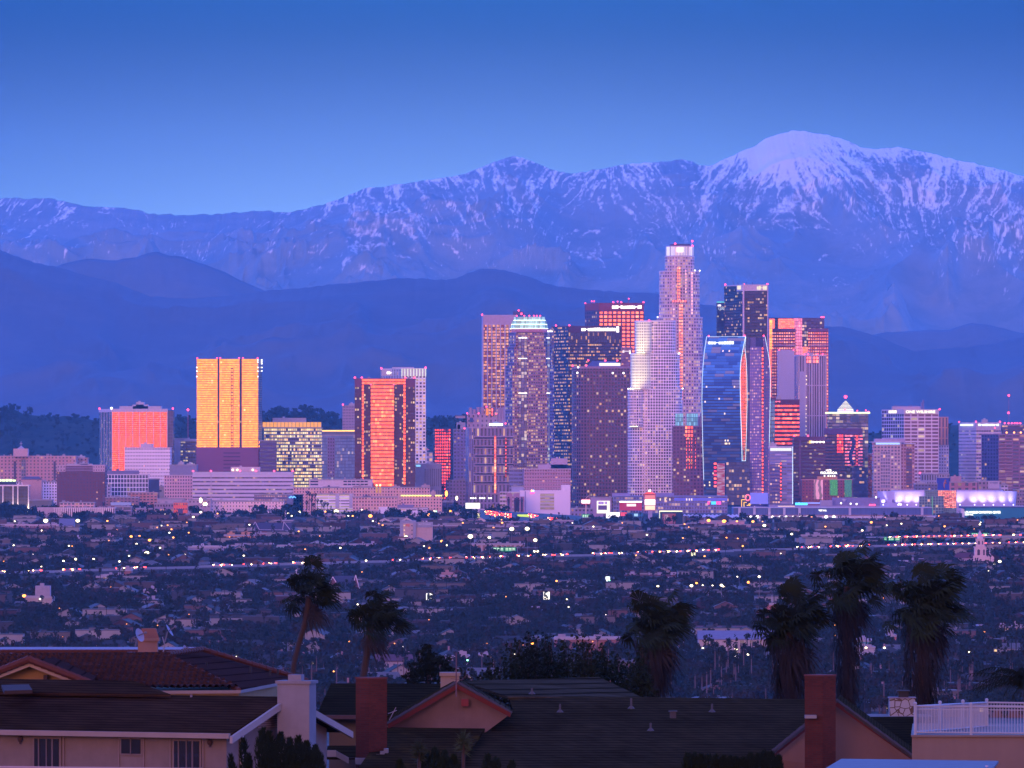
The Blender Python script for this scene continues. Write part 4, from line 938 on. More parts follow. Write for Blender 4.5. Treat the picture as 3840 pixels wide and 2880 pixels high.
# One Wilshire-like block
D = 9720
mL = facade((.62, .56, .68), (.04, .03, .10), .78, .74, .03, (1, .85, .5), 1.3); mF = facade((.72, .62, .66), (.24, .10, .16), .86, .62, .07, (1, .85, .5), 1.3)
r = bldg('white_grid_block', 'large white gridded block with two glowing name signs and a cluttered roof', (3390, 3520), 1537, D, mF, side=3307, ms=mL, dep=52, bay=8.7, flr=4.4, par=0, sbay=10, beacons=(3524,))
fp = foot(3390, 3521, D - 1, 54, 3306); b = MB(); b.prism(fp, PZ(1552, D), PZ(1535, D)); b.build('blank_top', paint((.62, .54, .6)), r)
m_ = glow((1., .93, .66), 1.9)
sign_text('ONE WILSHIRE', 3452, 1544, D - 1.5, 10, m_, r, 110)
o = sign_text('ONE WILSHIRE', 3347, 1544, D + 25, 10, m_, r, 58, ang=-math.atan2(54., PX(84, D) - PX(0, D)))
b = MB(); Dp = D + 20; b.box(PX(3346, Dp), PX(3456, Dp), Dp, Dp + 20, PZ(1536, Dp), PZ(1524, Dp)); b.build('penthouse', paint((.5, .4, .46)), r)
b = MB()
for k in range(26):
    x = rnd.uniform(3350, 3452); h = rnd.uniform(2, 7); b.tube(P(x, 1524, Dp), P(x + rnd.uniform(-1, 1), 1524 - h, Dp), .35, n=4)
b.tube(P(3462, 1535, Dp), P(3462, 1500, Dp), 1.6, 1.2, 5); b.tube(P(3455, 1535, Dp), P(3455, 1508, Dp), 1.0, .8, 5)
b.build('roof_aerials', paint((.2, .18, .3)), r)
r = bldg('tan_tower', 'slender tan tower with vertical window strips behind the white gridded block', (3518, 3556), 1563, 10000, facade((.56, .32, .24), (.14, .08, .14), .5, .92, .06, (1, .8, .4), 1.5), dep=30, bay=4.4, flr=14, parc=paint((.5, .3, .28)))
bldg('pale_lower_tower', 'pale office tower with small windows to the right of the white gridded block', (3520, 3558), 1668, 9800, facade((.58, .52, .58), (.15, .14, .24), .5, .5, .12), dep=30, bay=3.4, flr=4, beacons=(), par=1.6)
D = 9050
m = facade((.56, .44, .46), (.16, .15, .26), .62, .55, .06, (1, .75, .4), 1.6); m2 = facade((.50, .34, .38), (.30, .10, .16), .62, .6, .10, (1, .6, .3), 1.2)
r = bldg('white_balcony_tower', 'cream apartment tower with a projecting roof canopy lit blue beneath', (3276, 3378), 1658, D, m, dep=40, bay=4.2, flr=4.0, par=0)
panel(r, 'right_wing', 3378, 3430, 1664, 1900, D + 6, m2, 34, 0); panel(r, 'glass_bay', 3302, 3338, 1692, 1830, D, facade((.6, .5, .55), (.22, .20, .32), .86, .8, .02), 1., .6)
panel(r, 'dark_bay', 3398, 3420, 1684, 1830, D + 6, facade((.16, .12, .2), (.25, .08, .14), .8, .5, .06), 1., .6)
panel(r, 'attic', 3280, 3395, 1645, 1660, D + 8, paint((.42, .32, .40)), 24, 0)
b = MB(); b.prism(foot(3266, 3380, D - 5, 44), PZ(1659, D), PZ(1656, D), bottom=True); b.prism(foot(3392, 3434, D, 44), PZ(1665, D), PZ(1662, D), bottom=True); b.build('canopy', paint((.62, .6, .75)), r)
panel(r, 'blue_light_strip', 3284, 3375, 1660, 1667, D, glow((.40, .55, 1.), 1.5), .4, .8); panel(r, 'frame_line', 3374, 3379, 1656, 1850, D, paint((.62, .5, .52)), .8, .9)
D = 9800
mf = facade((.56, .48, .56), (.30, .25, .34), .9, .4, .05, (1, .85, .5), 1.0, cluster=.9); ms_ = facade((.60, .52, .60), (.10, .09, .18), .9, .5, .10, (1, .85, .5), 1.1, cluster=.9)
r = bldg('two_sign_block', 'pale office block with two long glowing roof signs at the right', (3661, 3753), 1584, D, ms_, side=3595, ms=mf, dep=44, bay=3.2, flr=4.4, parc=paint((.6, .5, .58)), beacons=(3660, 3750), pent=[(3682, 3704, 1573)])
panel(r, 'blank_top', 3661, 3753, 1585, 1612, D, paint((.52, .44, .54)), .6, .3); smear(r, 3668, 3746, 1589, 1597, D, glow((.8, .95, 1.), 1.8), 4, 16)
b = MB(); b.poly([(PX(3596.4, D + 43), D + 42.4, PZ(1612, D)), (PX(3661, D), D - .7, PZ(1612, D)), (PX(3661, D), D - .7, PZ(1586, D)), (PX(3596.4, D + 43), D + 42.4, PZ(1586, D))]); b.build('blank_flank', paint((.5, .42, .52)), r)
b = MB(); p0 = Vector((PX(3606, D), D + 33.5, 0)); p1 = Vector((PX(3650, D), D + 4.5, 0))
b.poly([(p0.x, p0.y, PZ(1597, D)), (p1.x, p1.y, PZ(1597, D)), (p1.x, p1.y, PZ(1590, D)), (p0.x, p0.y, PZ(1590, D))]); b.build('sign', glow((.8, .95, 1.), 1.6), r)
beacon(r, [(3597, 1582, D + 44), (3731, 1604, D)], .9)
D = 9320
m = facade((.30, .17, .24), (.08, .06, .13), .80, .52, .07, (1, .65, .4), 1.3, blind=.5)
r = bldg('brown_balcony_tower', 'brown apartment tower with stacked balconies at the right edge', (3745, 3900), 1627, D, m, side=3680, ms=facade((.16, .11, .22), (.06, .05, .13), .6, .6, .03), dep=50, bay=9, flr=4.3, parc=paint((.30, .18, .26)))
bands(r, 'balconies', 3745, 3795, [1650 + 13 * k for k in range(18)], 3.4, D, paint((.42, .24, .28)), 2.)
beacon(r, [(3775, 1622, D), (3803, 1622, D), (3828, 1622, D)], 1.2, glow((1., .35, .1), 4.)); 
r = bldg('far_dark_tower', 'dark tower top with a row of red lights behind the brown apartment tower', (3757, 3870), 1592, 9900, facade((.12, .09, .2), (.1, .06, .14), .9, .5), dep=30, bay=4, flr=4, roof=DARKROOF)
beacon(r, [(x, 1587, 9900) for x in (3768, 3782, 3794, 3805, 3815, 3826)], 1.1)
r = root_at('radio_mast', 'thin lattice radio mast with red lights on the ridge at the right', 3783, 12500, 'mast')
b = MB(); b.tube(P(3783, 1700, 12500), P(3783, 1483, 12500), .7, .4, 4); b.build('mast', paint((.3, .12, .2)), r); beacon(r, [(3783, 1483, 12500), (3782, 1548, 12500)], 1.8)
r = root_at('radio_mast', 'thin radio mast with a red light between the red glass tower and the golden tower', 705, 9900, 'mast')
b = MB(); b.tube(P(705, 1700, 9900), P(705, 1538, 9900), .5, .3, 4); b.build('mast', paint((.5, .12, .2)), r); beacon(r, [(705, 1537, 9900)], 1.5)
# ---------------------------------------------------------------- the low city: houses, trees, lamps, cars
rp = random.Random(11)
def leafmat(c, v=.5):
    m, nt = newmat('foliage'); t = NT(nt)
    g = t.n('ShaderNodeNewGeometry').outputs['Position']
    f = t.noise(g, .35, 3, .6); oi = t.n('ShaderNodeObjectInfo').outputs['Random']
    k = t.math('MULTIPLY', t.math('MULTIPLY_ADD', f, 2 * v, 1 - v), t.math('MULTIPLY_ADD', oi, .6, .7))
    c = t.mix(1., c, t.comb(k, k, k), 'MULTIPLY')
    t.out(t.bsdf(Base_Color=c, Roughness=.9, Specular_IOR_Level=.08).outputs[0]); return m
LEAF = leafmat((.022, .028, .016)); LEAF2 = leafmat((.032, .026, .016)); LEAFP = leafmat((.022, .026, .016)); BARK = paint((.12, .07, .06))
def leaf_cloud(mb, blobs, n, size, r, m=0):
    """many small leaf-clump faces spread through several lobes"""
    tot = sum(b[3] ** 2 for b in blobs)
    for (x, y, z, R_, sz) in blobs:
        for k in range(int(n * R_ ** 2 / tot)):
            u = Vector((r.gauss(0, 1), r.gauss(0, 1), r.gauss(0, 1))).normalized() * R_ * (r.random() ** .25) * r.uniform(.82, 1.08)
            c = Vector((x, y, z)) + Vector((u.x, u.y, u.z * sz))
            a = Vector((r.gauss(0, 1), r.gauss(0, 1), r.gauss(0, 1))).normalized(); b_ = a.orthogonal().normalized(); a2 = a.cross(b_)
            s_ = size * r.uniform(.5, 1.25)
            mb.poly([c + b_ * s_, c + a2 * s_ * .7, c - b_ * s_ * .8, c - a2 * s_ * .75], m)
def proto_col(): return None
def tree_proto(kind, seed):
    r = random.Random(seed)
    root = thing({'broad': 'broadleaf_tree', 'cypress': 'cypress_tree', 'palm': 'palm_tree', 'pine': 'conifer_tree'}[kind], 'x', 'tree' if kind != 'palm' else 'palm', (0, 0, 0))
    tr = MB(); cr_ = MB()
    if kind == 'broad':
        h = 8.; tr.tube((0, 0, -1), (0, 0, h * .45), .35, .22, 5)
        bl = [(r.uniform(-1.8, 1.8), r.uniform(-1.8, 1.8), h * r.uniform(.42, .82), r.uniform(1.5, 2.5), .75) for _ in range(6)]
        for b_ in bl[:4]: tr.tube((0, 0, h * .35), b_[:3], .14, .06, 4)
        leaf_cloud(cr_, bl, 330, .62, r)
    elif kind == 'cypress':
        h = 14.; tr.tube((0, 0, -1), (0, 0, h * .8), .3, .1, 5)
        bl = [(r.uniform(-.4, .4), r.uniform(-.4, .4), h * (.15 + .8 * k / 8), 1.9 * (1 - k / 9.) ** .6 + .35, 1.2) for k in range(8)]
        leaf_cloud(cr_, bl, 330, .55, r)
    elif kind == 'pine':
        h = 15.; tr.tube((0, 0, -1), (0, 0, h * .95), .35, .08, 5)
        for k in range(9):
            z = h * (.2 + .085 * k); rr = 3.2 * (1 - k / 10.)
            bl = [(rr * .6 * math.cos(q * 1.3 + k), rr * .6 * math.sin(q * 1.3 + k), z + r.uniform(-.4, .4), rr * .42 + .25, .5) for q in range(5)]
            leaf_cloud(cr_, bl, 40, .5, r)
    else:
        h = 17.; lean = r.uniform(-.7, .7)
        p0 = Vector((0, 0, -1))
        for k in range(4):
            p1 = Vector((lean * ((k + 1) / 4.) ** 2, 0, h * (k + 1) / 4.)); tr.tube(p0, p1, .34 - .04 * k, .30 - .04 * k, 5); p0 = p1
        c = p0
        for k in range(34):
            az = r.uniform(0, 6.28); el = r.uniform(-.9, 1.25); L = r.uniform(1.5, 2.5) * (1.05 if el > 0 else .85)
            d_ = Vector((math.cos(az) * math.cos(el), math.sin(az) * math.cos(el), math.sin(el)))
            e = c + d_ * L; sd_ = Vector((-math.sin(az), math.cos(az), 0)) * .42; mid_ = c + d_ * L * .6 + Vector((0, 0, .1))
            cr_.poly([c, mid_ + sd_, e - Vector((0, 0, .5)), mid_ - sd_])
        leaf_cloud(cr_, [(c.x, 0, c.z - 1.5, .75, 1.6)], 40, .4, r)
    tr.build('trunk', BARK, root); cr_.build('crown', {'broad': LEAF if seed % 2 else LEAF2, 'cypress': LEAF, 'pine': LEAF, 'palm': LEAFP}[kind], root)
    return root
WALLC = {'cream': (.13, .10, .08), 'white': (.26, .24, .23), 'pink': (.12, .06, .05), 'tan': (.07, .045, .035), 'grey': (.045, .04, .04), 'brick': (.05, .018, .015)}
ROOFC = {'grey': (.030, .028, .028), 'pale': (.11, .105, .11), 'brown': (.022, .015, .011), 'red': (.04, .013, .010), 'dark': (.011, .010, .010), 'bluish': (.05, .055, .065)}
WINL = glow((1., .66, .28), 1.3); WIND = paint((.05, .05, .08), .3)
def house_mesh(kind, w_, d_, h_, pitch, r):
    """returns MBs: wall, roof, chimney(None), windows list of boxes"""
    wl, rf, ch = MB(), MB(), None
    x, y = w_ / 2, d_ / 2
    wl.box(-x, x, -y, y, -.6, h_)
    if kind == 'gable':       # ridge runs away from the viewer: gable end faces the camera
        z = h_ + x * pitch; e = .55
        wl.poly([(-x, -y - .002, h_), (x, -y - .002, h_), (0, -y - .002, z)]); wl.poly([(x, y, h_), (-x, y, h_), (0, y, z)])
        k = e * pitch
        rf.slab([(-x - e, -y - e, h_ - k + .15), (0, -y - e, z + .15), (0, y + e, z + .15), (-x - e, y + e, h_ - k + .15)][::-1], .16)
        rf.slab([(x + e, -y - e, h_ - k + .15), (0, -y - e, z + .15), (0, y + e, z + .15), (x + e, y + e, h_ - k + .15)], -.16)
    elif kind == 'side':      # ridge parallel to the view plane
        z = h_ + y * pitch; e = .5; k = e * pitch
        wl.poly([(-x, y, h_), (-x, -y, h_), (-x, 0, z)]); wl.poly([(x, -y, h_), (x, y, h_), (x, 0, z)])
        rf.slab([(-x - e, -y - e, h_ - k + .15), (x + e, -y - e, h_ - k + .15), (x + e, 0, z + .15), (-x - e, 0, z + .15)], .16)
        rf.slab([(-x - e, y + e, h_ - k + .15), (x + e, y + e, h_ - k + .15), (x + e, 0, z + .15), (-x - e, 0, z + .15)][::-1], .16)
    elif kind == 'hip':
        z = h_ + y * pitch; e = .5; k = e * pitch; q = max(.3, x - y)
        a = [(-x - e, -y - e, h_ - k), (x + e, -y - e, h_ - k), (x + e, y + e, h_ - k), (-x - e, y + e, h_ - k)]; p, s_ = (-q, 0, z), (q, 0, z)
        rf.poly([a[0], a[1], s_, p]); rf.poly([a[1], a[2], s_]); rf.poly([a[2], a[3], p, s_]); rf.poly([a[3], a[0], p]); rf.poly(a[::-1])
    else:
        rf.box(-x - .15, x + .15, -y - .15, y + .15, h_ - .02, h_ + .45)
        rf.box(-x * .4, -x * .1, -1, 1.2, h_ + .45, h_ + 1.3); rf.box(x * .3, x * .45, 0, 1.5, h_ + .45, h_ + 1.1)
    if kind != 'flat' and r.random() < .5:
        ch = MB(); cx_ = r.uniform(-x * .6, x * .6); ch.box(cx_ - .35, cx_ + .35, .3, 1.1, h_, h_ + max(x if kind == 'gable' else y, 3) * pitch + 1.)
    return wl, rf, ch
def house_proto(kind, w_, d_, h_, wall, roof, seed, lit=False, name=None):
    r = random.Random(seed)
    root = thing(name or {'gable': 'gabled_house', 'side': 'gabled_house', 'hip': 'hipped_house', 'flat': 'flat_roofed_building'}[kind], 'x', 'house' if kind != 'flat' else 'building', (0, 0, 0))
    wl, rf, ch = house_mesh(kind, w_, d_, h_, r.uniform(.38, .55), r)
    wl.build('wall', paint(WALLC[wall], nscale=.6), root); rf.build('roof', paint(ROOFC[roof], nscale=1.2, amp=.35), root)
    if ch: ch.build('chimney', paint((.3, .16, .14)), root)
    n = max(2, int(w_ / 4)); fl_ = 2 if h_ > 5 else 1
    for i in range(n):
        for q in range(fl_):
            x = -w_ / 2 + (i + .5) * w_ / n; z = 1. + q * 2.9
            mb = MB(); mb.box(x - .6, x + .6, -d_ / 2 - .07, -d_ / 2 + .05, z, z + 1.3, 0, True)
            mb.build('window', WINL if (lit and (i + q) % 3 == 1) else WIND, root)
    if kind == 'gable':
        mb = MB(); mb.box(-.3, .3, -d_ / 2 - .08, -d_ / 2 + .05, h_ + .6, h_ + 1.3, 0, True); mb.build('attic_window', WIND, root)
    return root
protos = []
combos = [('gable', 'white', 'grey'), ('gable', 'cream', 'brown'), ('gable', 'pink', 'red'), ('gable', 'grey', 'bluish'), ('gable', 'white', 'dark'), ('side', 'cream', 'grey'), ('side', 'white', 'pale'), ('side', 'tan', 'brown'),
          ('side', 'pink', 'bluish'), ('side', 'brick', 'dark'), ('hip', 'cream', 'grey'), ('hip', 'white', 'red'), ('hip', 'pink', 'brown'), ('hip', 'grey', 'pale'), ('hip', 'tan', 'bluish'), ('flat', 'white', 'pale'), ('flat', 'cream', 'pale'),
          ('flat', 'pink', 'grey'), ('flat', 'tan', 'pale'), ('flat', 'brick', 'grey'), ('side', 'white', 'bluish'), ('hip', 'white', 'bluish')]
for i, (k, wl_, rf_) in enumerate(combos):
    big = k == 'flat'
    protos.append((house_proto(k, rp.uniform(11, 17) if big else rp.uniform(9, 14), rp.uniform(10, 14) if big else rp.uniform(8, 11), rp.choice([4., 6.6]) if big else rp.choice([3.2, 3.4, 5.8]), wl_, rf_, 100 + i, lit=i % 3 == 0), k, wl_, rf_))
tprotos = [(tree_proto('broad', s), 'broad') for s in (1, 2, 3, 4, 5)] + [(tree_proto('cypress', s), 'cypress') for s in (6, 7)] + [(tree_proto('pine', 8), 'pine')] + [(tree_proto('palm', s), 'palm') for s in (9, 10, 11)]

def zone(px, py):
    hx = ['at the far left', 'at the left', 'left of centre', 'in the centre', 'right of centre', 'at the right', 'at the far right'][min(6, max(0, int(px / 549)))]
    hy = 'in the far rows' if py < 2040 else 'near the freeway' if py < 2150 else 'below the freeway' if py < 2260 else 'in the middle rows' if py < 2370 else 'in the near rows'
    return hx + ' ' + hy
labelled = {}
def later_label(o, base, px, py): labelled.setdefault(base, []).append((px, py, o))
def finish_labels():
    words_ = ['first', 'second', 'third', 'fourth', 'fifth', 'sixth', 'seventh', 'eighth', 'ninth', 'tenth', 'eleventh', 'twelfth', 'thirteenth', 'fourteenth', 'fifteenth', 'sixteenth', 'seventeenth', 'eighteenth', 'nineteenth', 'twentieth']
    words_ += ['twenty-' + w for w in words_[:9]] + ['thirtieth'] + ['thirty-' + w for w in words_[:9]] + ['fortieth'] + ['forty-' + w for w in words_[:9]]
    for base, L in labelled.items():
        L.sort(key=lambda q: q[0]); n = len(L)
        for i, (px, py, o) in enumerate(L):
            if n == 1: s = ''
            elif n == 2: s = ', the left one' if i == 0 else ', the right one'
            elif i == 0: s = ', leftmost'
            elif i == n - 1: s = ', rightmost'
            else: s = ', %s from left' % words_[min(i, 48)]
            o['label'] = base + s
KEEP = []      # (x, D, half-width, depth) footprints of hand-placed things: keep random ones out
def blocked(x, D, m=3):
    for (a, b_, c, d_, e) in KEEP:
        if a - m < x < b_ + m and c - m < D < d_ + e: return True
    return False
def road_y(px): return 2153 - .0325 * px if px < 3300 else 2046 - (px - 3300) * .02
spots = []
# houses in loose street rows, nearest first
D = 2960.; rows = 0
allh = []
while D < 8050:
    half = 1990 * MP(D)
    x = -half + rp.uniform(0, 14)
    while x < half:
        allh.append((x, D + rp.uniform(-5, 5), rows)); x += rp.uniform(15, 34) * (1. if D < 6000 else 1.25)
    D += rp.uniform(24, 38) * (1 if D < 6000 else 1.35); rows += 1
print('houses possible', len(allh))
# ---------------------------------------------------------------- hand-placed things at and below the foot of downtown
def keep(x0, x1, D, dep, front=45): KEEP.append((PX(x0, D), PX(x1, D), D - front, D + dep, 0))
def low(name, label, x0, x1, yt, yb, m, dep=24, cat='building', **k):
    D = DY(yb); keep(x0, x1, D, dep)
    k.setdefault('par', .8)
    return bldg(name, label, (x0, x1), yt, D, m, dep=dep, cat=cat, **k), D
def wallm(c, g=(.05, .05, .09), fu=.5, fv=.45, lit=.04, *a, **k): return facade(c, g, fu, fv, lit, *a, **k)
W1 = (.55, .46, .5); PK = (.50, .32, .33); GY = (.30, .27, .34); TN = (.40, .28, .24); BR = (.22, .08, .08)
# lit glass building at the left edge
r, D = low('lit_frame_building', 'black glass building framed by floodlit white piers at the left edge', -60, 108, 1819, 1925, facade((.10, .09, .10), (.03, .03, .04), .85, .85, .0), bay=1.7, flr=3.9, parc=paint((.8, .7, .7)), roof=DARKROOF)
fins(r, 'piers', (11, 49, 67, 107), 4., 1819, 1921, D, paint((.85, .75, .72)), 1.5)
panel(r, 'top_beam', -60, 109, 1818, 1823, D, paint((.85, .75, .75)), .8, 1.2)
fl = bpy.data.lights.new('pier_floodlight', 'SPOT'); fl.energy = 9000; fl.color = (1., .86, .5); fl.spot_size = R(80); fl.spot_blend = .8; fl.shadow_soft_size = .5
for x in (14, 47, 70, 104):
    o = bpy.data.objects.new('floodlight', fl); col.objects.link(o); o.parent = r; o.location = P(x, 1913, D - 4) - r.location; o.rotation_euler = (R(163), 0, 0)
    beacon(r, [(x, 1921, D - 5)], 1.5, WHT)
panel(r, 'sign_box', -60, 60, 1806, 1819, D + 4, paint((.04, .04, .07)), 8, 0); smear(r, -60, 60, 1796, 1806, D + 4, glow((.85, 1., .55), 1.6), 2, 9)
low('balcony_apartments', 'white apartment block with scattered dark windows behind the floodlit glass building', 61, 214, 1805, 1918, facade((.82, .72, .78), (.07, .05, .10), .5, .5, .05, blind=.6), bay=3.1, flr=3.3)
low('olive_wall_block', 'windowless olive grey block right of the floodlit glass building', 110, 195, 1873, 1935, paint((.17, .16, .14)))
r, D = low('striped_block', 'long low block with close white vertical fins, left', 140, 430, 1903, 1958, facade((.48, .38, .40), (.06, .06, .12), .5, 1., .0), bay=2.3, flr=99, parc=paint((.5, .42, .48)))
panel(r, 'plain_wall', 140, 200, 1904, 1958, D, paint((.46, .36, .40)), .5, .3); fins(r, 'fins', [203 + 7.3 * k for k in range(31)], 3.2, 1904, 1957, D, paint((.85, .72, .72)), .8)
low('pink_attic_block', 'pink block with a row of small windows rising behind the finned white block', 224, 353, 1883, 1946, wallm((.66, .46, .44), fu=.7, fv=.5), bay=4, flr=3.4)
r, D = low('dark_bay_block', 'block with a dark glass front beside the finned white block', 430, 492, 1898, 1955, facade((.4, .3, .36), (.06, .07, .14), .9, .75, .0), bay=8, flr=4.)
panel(r, 'roof_band', 415, 490, 1884, 1895, D + 8, paint((.35, .48, .62)), 10, 0)
low('banded_brick_school', 'long low brick building with white bands behind dark trees, far left', 20, 225, 1967, 2003, facade((.22, .07, .08), (.35, .28, .30), .8, .35, .0, rough=.6), bay=4, flr=4.2, parc=paint((.5, .4, .42)))
def gabled(name, label, x0, x1, yr, ye, yb, wall, roof, kind='side', dep=12, trim=None, cat='house', face=None, group=None):
    """free-standing pitched-roof building given by photo rows of ridge, eave and base"""
    D = DY(yb); keep(x0, x1, D, dep, 40); r = root_at(name, label, (x0 + x1) / 2, D, cat, gz(D))
    if group: r['group'] = group
    xa, xb = PX(x0, D), PX(x1, D); ze, zr = PZ(ye, D), PZ(yr, D); z0 = gz(D) - 1; w_, rf = MB(), MB(); y0, y1 = D, D + dep; ym = (y0 + y1) / 2; xm = (xa + xb) / 2
    w_.box(xa, xb, y0, y1, z0, ze)
    if kind == 'side':
        rf.slab([(xa - .5, y0 - .5, ze - .2), (xb + .5, y0 - .5, ze - .2), (xb + .5, ym, zr), (xa - .5, ym, zr)], .25); rf.slab([(xb + .5, y1 + .5, ze - .2), (xa - .5, y1 + .5, ze - .2), (xa - .5, ym, zr), (xb + .5, ym, zr)], .25)
        w_.poly([(xa, y1, ze), (xa, y0, ze), (xa, ym, zr - .2)]); w_.poly([(xb, y0, ze), (xb, y1, ze), (xb, ym, zr - .2)])
    else:
        rf.slab([(xa - .5, y1, ze - .2), (xa - .5, y0 - .6, ze - .2), (xm, y0 - .6, zr), (xm, y1, zr)], .25); rf.slab([(xb + .5, y0 - .6, ze - .2), (xb + .5, y1, ze - .2), (xm, y1, zr), (xm, y0 - .6, zr)], .25)
        w_.poly([(xa, y0 - .01, ze), (xb, y0 - .01, ze), (xm, y0 - .01, zr - .2)])
        if trim:
            t_ = MB(); t_.tube((xa - .5, y0 - .75, ze - .3), (xm, y0 - .75, zr - .1), .3, n=4); t_.tube((xb + .5, y0 - .75, ze - .3), (xm, y0 - .75, zr - .1), .3, n=4); t_.build('gable_trim', trim, r)
    w_.build('wall', wall, r); rf.build('roof', roof, r)
    n = max(2, min(8, int((xb - xa) / 5)))
    for i in range(n):
        b = MB(); xx = xa + (i + .5) * (xb - xa) / n; b.box(xx - .7, xx + .7, y0 - .12, y0, z0 + 2.2, min(ze - .4, z0 + 4.4), 0, True); b.build('window', WIND if i % 3 else WINL, r)
    return r, D
TRIM = paint((.62, .5, .52)); PW = paint((.40, .30, .31)); WW = paint((.66, .58, .6)); RR = paint((.12, .045, .05)); RG = paint((.08, .08, .11)); RBL = paint((.16, .19, .27)); BRK = paint((.15, .055, .06)); OR = paint((.42, .17, .10)); TAN = paint((.28, .18, .15)); LIL = paint((.36, .32, .45))
gabled('grey_gabled_hall', 'tall grey hall with a big slate roof among dark trees, far left', 222, 277, 1945, 1970, 2012, paint((.32, .30, .38)), paint((.16, .16, .24)), dep=18, cat='building')
low('pale_low_row', 'low tan building row left of the pink office', 395, 520, 1864, 1932, wallm((.32, .2, .22)), bay=4, flr=3.4); low('tan_stepped_block', 'low tan stepped building in front of the white-framed glass block', 480, 590, 1846, 1926, wallm((.52, .30, .26), fu=.6), bay=4, flr=3.4, parc=paint((.5, .33, .3)))
mfr = facade((.85, .76, .80), (.05, .06, .12), .80, .80, .04, (1, .9, .5), .8)
r, D = low('white_frame_block', 'glass block divided by a white square frame, left', 395, 556, 1778, 1918, mfr, bay=3.6, flr=5.3, parc=paint((.66, .58, .64)), pent=[(402, 520, 1764)], pm=paint((.2, .18, .28))); 
low('white_side_block', 'small white apartment block with dark balconies below the white-framed glass block', 392, 414, 1816, 1920, wallm((.6, .52, .58), fu=.5, fv=.5), bay=4, flr=3.6)
low('olive_low_block', 'low yellowish block with a few windows left of the pink office', 560, 616, 1823, 1918, wallm((.42, .36, .30), fu=.3, fv=.2), bay=7, flr=9); bb_, D = low('dark_billboard_back', 'dark rooftop billboard seen from behind, left of the pink office', 557, 597, 1794, 1922, paint((.05, .06, .12)), dep=3, cat='billboard')
low('pink_office', 'pink office block with dense small windows left of the long banded office', 616, 722, 1781, 1922, facade((.66, .46, .48), (.10, .07, .14), .5, .52, .03), bay=2.9, flr=3.8, parc=paint((.55, .42, .46)))
mb_ = facade((.62, .56, .64), (.10, .08, .16), 1., .38, .10, (1, .75, .4), 1., blind=.5)
r, D = low('banded_office', 'very long pale office with continuous dark window bands', 722, 1099, 1769, 1924, mb_, bay=2.6, flr=4.35, beacons=(724, 791, 900, 960, 1028, 1098), pent=[(865, 975, 1751)], dep=34, pm=paint((.55, .44, .5)))
panel(r, 'top_band', 722, 1099, 1770, 1781, D, paint((.58, .53, .62)), .5, .25); panel(r, 'stair_line', 790, 793, 1769, 1872, D, paint((.55, .48, .54)), 1, 1); 
for x in (873, 890, 948): beacon(r, [(x, 1762, D + 10)], 1.3, glow((1., .8, .5), 3.))
low('hotel_row_block', 'dark low block with lit window rows left of the blue-logo block', 953, 1076, 1853, 1930, facade((.22, .19, .27), (.45, .28, .3), .7, .4, .45, (1, .65, .45), .7), bay=2.6, flr=4.)
r, D = low('logo_block', 'plain slate grey block carrying a small blue neon logo', 1076, 1136, 1851, 1932, paint((.17, .18, .28))); b = MB()
for k in range(7): b.tube((PX(1084 + k * 3.6, D), D - .8, PZ(1864 + 4 * math.sin(k * 2.1), D)), (PX(1087.6 + k * 3.6, D), D - .8, PZ(1864 + 4 * math.sin(k * 2.1 + 2.1), D)), .55, n=4)
b.build('neon_logo', BLU, r)
low('cream_apartments', 'long cream apartment row with stepped parapets in front of the banded office', 790, 1064, 1878, 1936, wallm((.80, .62, .60), fu=.3, fv=.4, lit=.1), bay=3.4, flr=3.6, pent=[(815, 850, 1874), (1020, 1045, 1871)])
low('white_shop', 'white low block with five square windows beside a red wall', 974, 1072, 1914, 1947, wallm((.78, .68, .7), (.12, .14, .22), .35, .25), bay=5, flr=8); low('red_shop', 'small crimson shop front next to the white low block', 946, 974, 1914, 1944, paint((.30, .03, .05)))
r, D = low('orange_block', 'bright orange block with small windows and a dark entrance', 651, 702, 1881, 1948, wallm((.85, .22, .10), (.1, .05, .1), .5, .35, .2), bay=2.6, flr=5.4); panel(r, 'entrance', 667, 686, 1908, 1926, D, paint((.1, .07, .12)), .3, .6)
low('lilac_block', 'grey-lilac block beside the bright orange block', 578, 651, 1887, 1946, wallm((.34, .26, .34), lit=.12), bay=3.2, flr=5); low('pale_shed', 'long pale shed behind the orange block', 590, 690, 1869, 1930, paint((.46, .38, .44)))
low('pale_clinic', 'pale low clinic with bright outdoor lamps left of the cream apartments', 706, 790, 1872, 1938, wallm((.48, .38, .42), fu=.4, fv=.25), bay=4, flr=6)
r, D = gabled('steep_roof_church', 'brick church with a long steep dark roof outlined by white gables', 958, 1090, 1960, 1990, 2028, BRK, paint((.06, .05, .09)), dep=20, cat='church')
b = MB()
for x0, x1, xm in ((940, 972, 957), (1060, 1088, 1064)):
    b.tube(P(x0, 1986, D - 1), P(xm, 1957, D - 1), .3, n=4); b.tube(P(xm, 1957, D - 1), P(x1, 1986, D - 1), .3, n=4)
b.tube(P(972, 1986, D - 1), P(1064, 1987, D - 1), .2, n=4); b.build('gable_trim', TRIM, r)
low('brick_school', 'long red brick block with small windows below the steep-roofed church', 957, 1088, 1998, 2034, wallm((.24, .09, .11), (.4, .3, .33), .4, .3, .05, rough=.6), bay=3, flr=4); low('yellow_block', 'yellow-orange building with curved parapets and small windows', 840, 955, 2005, 2041, wallm((.56, .28, .12), (.1, .06, .08), .35, .5), bay=3, flr=4.2, pent=[(852, 880, 1999), (905, 945, 1995)], pm=paint((.5, .25, .12)))
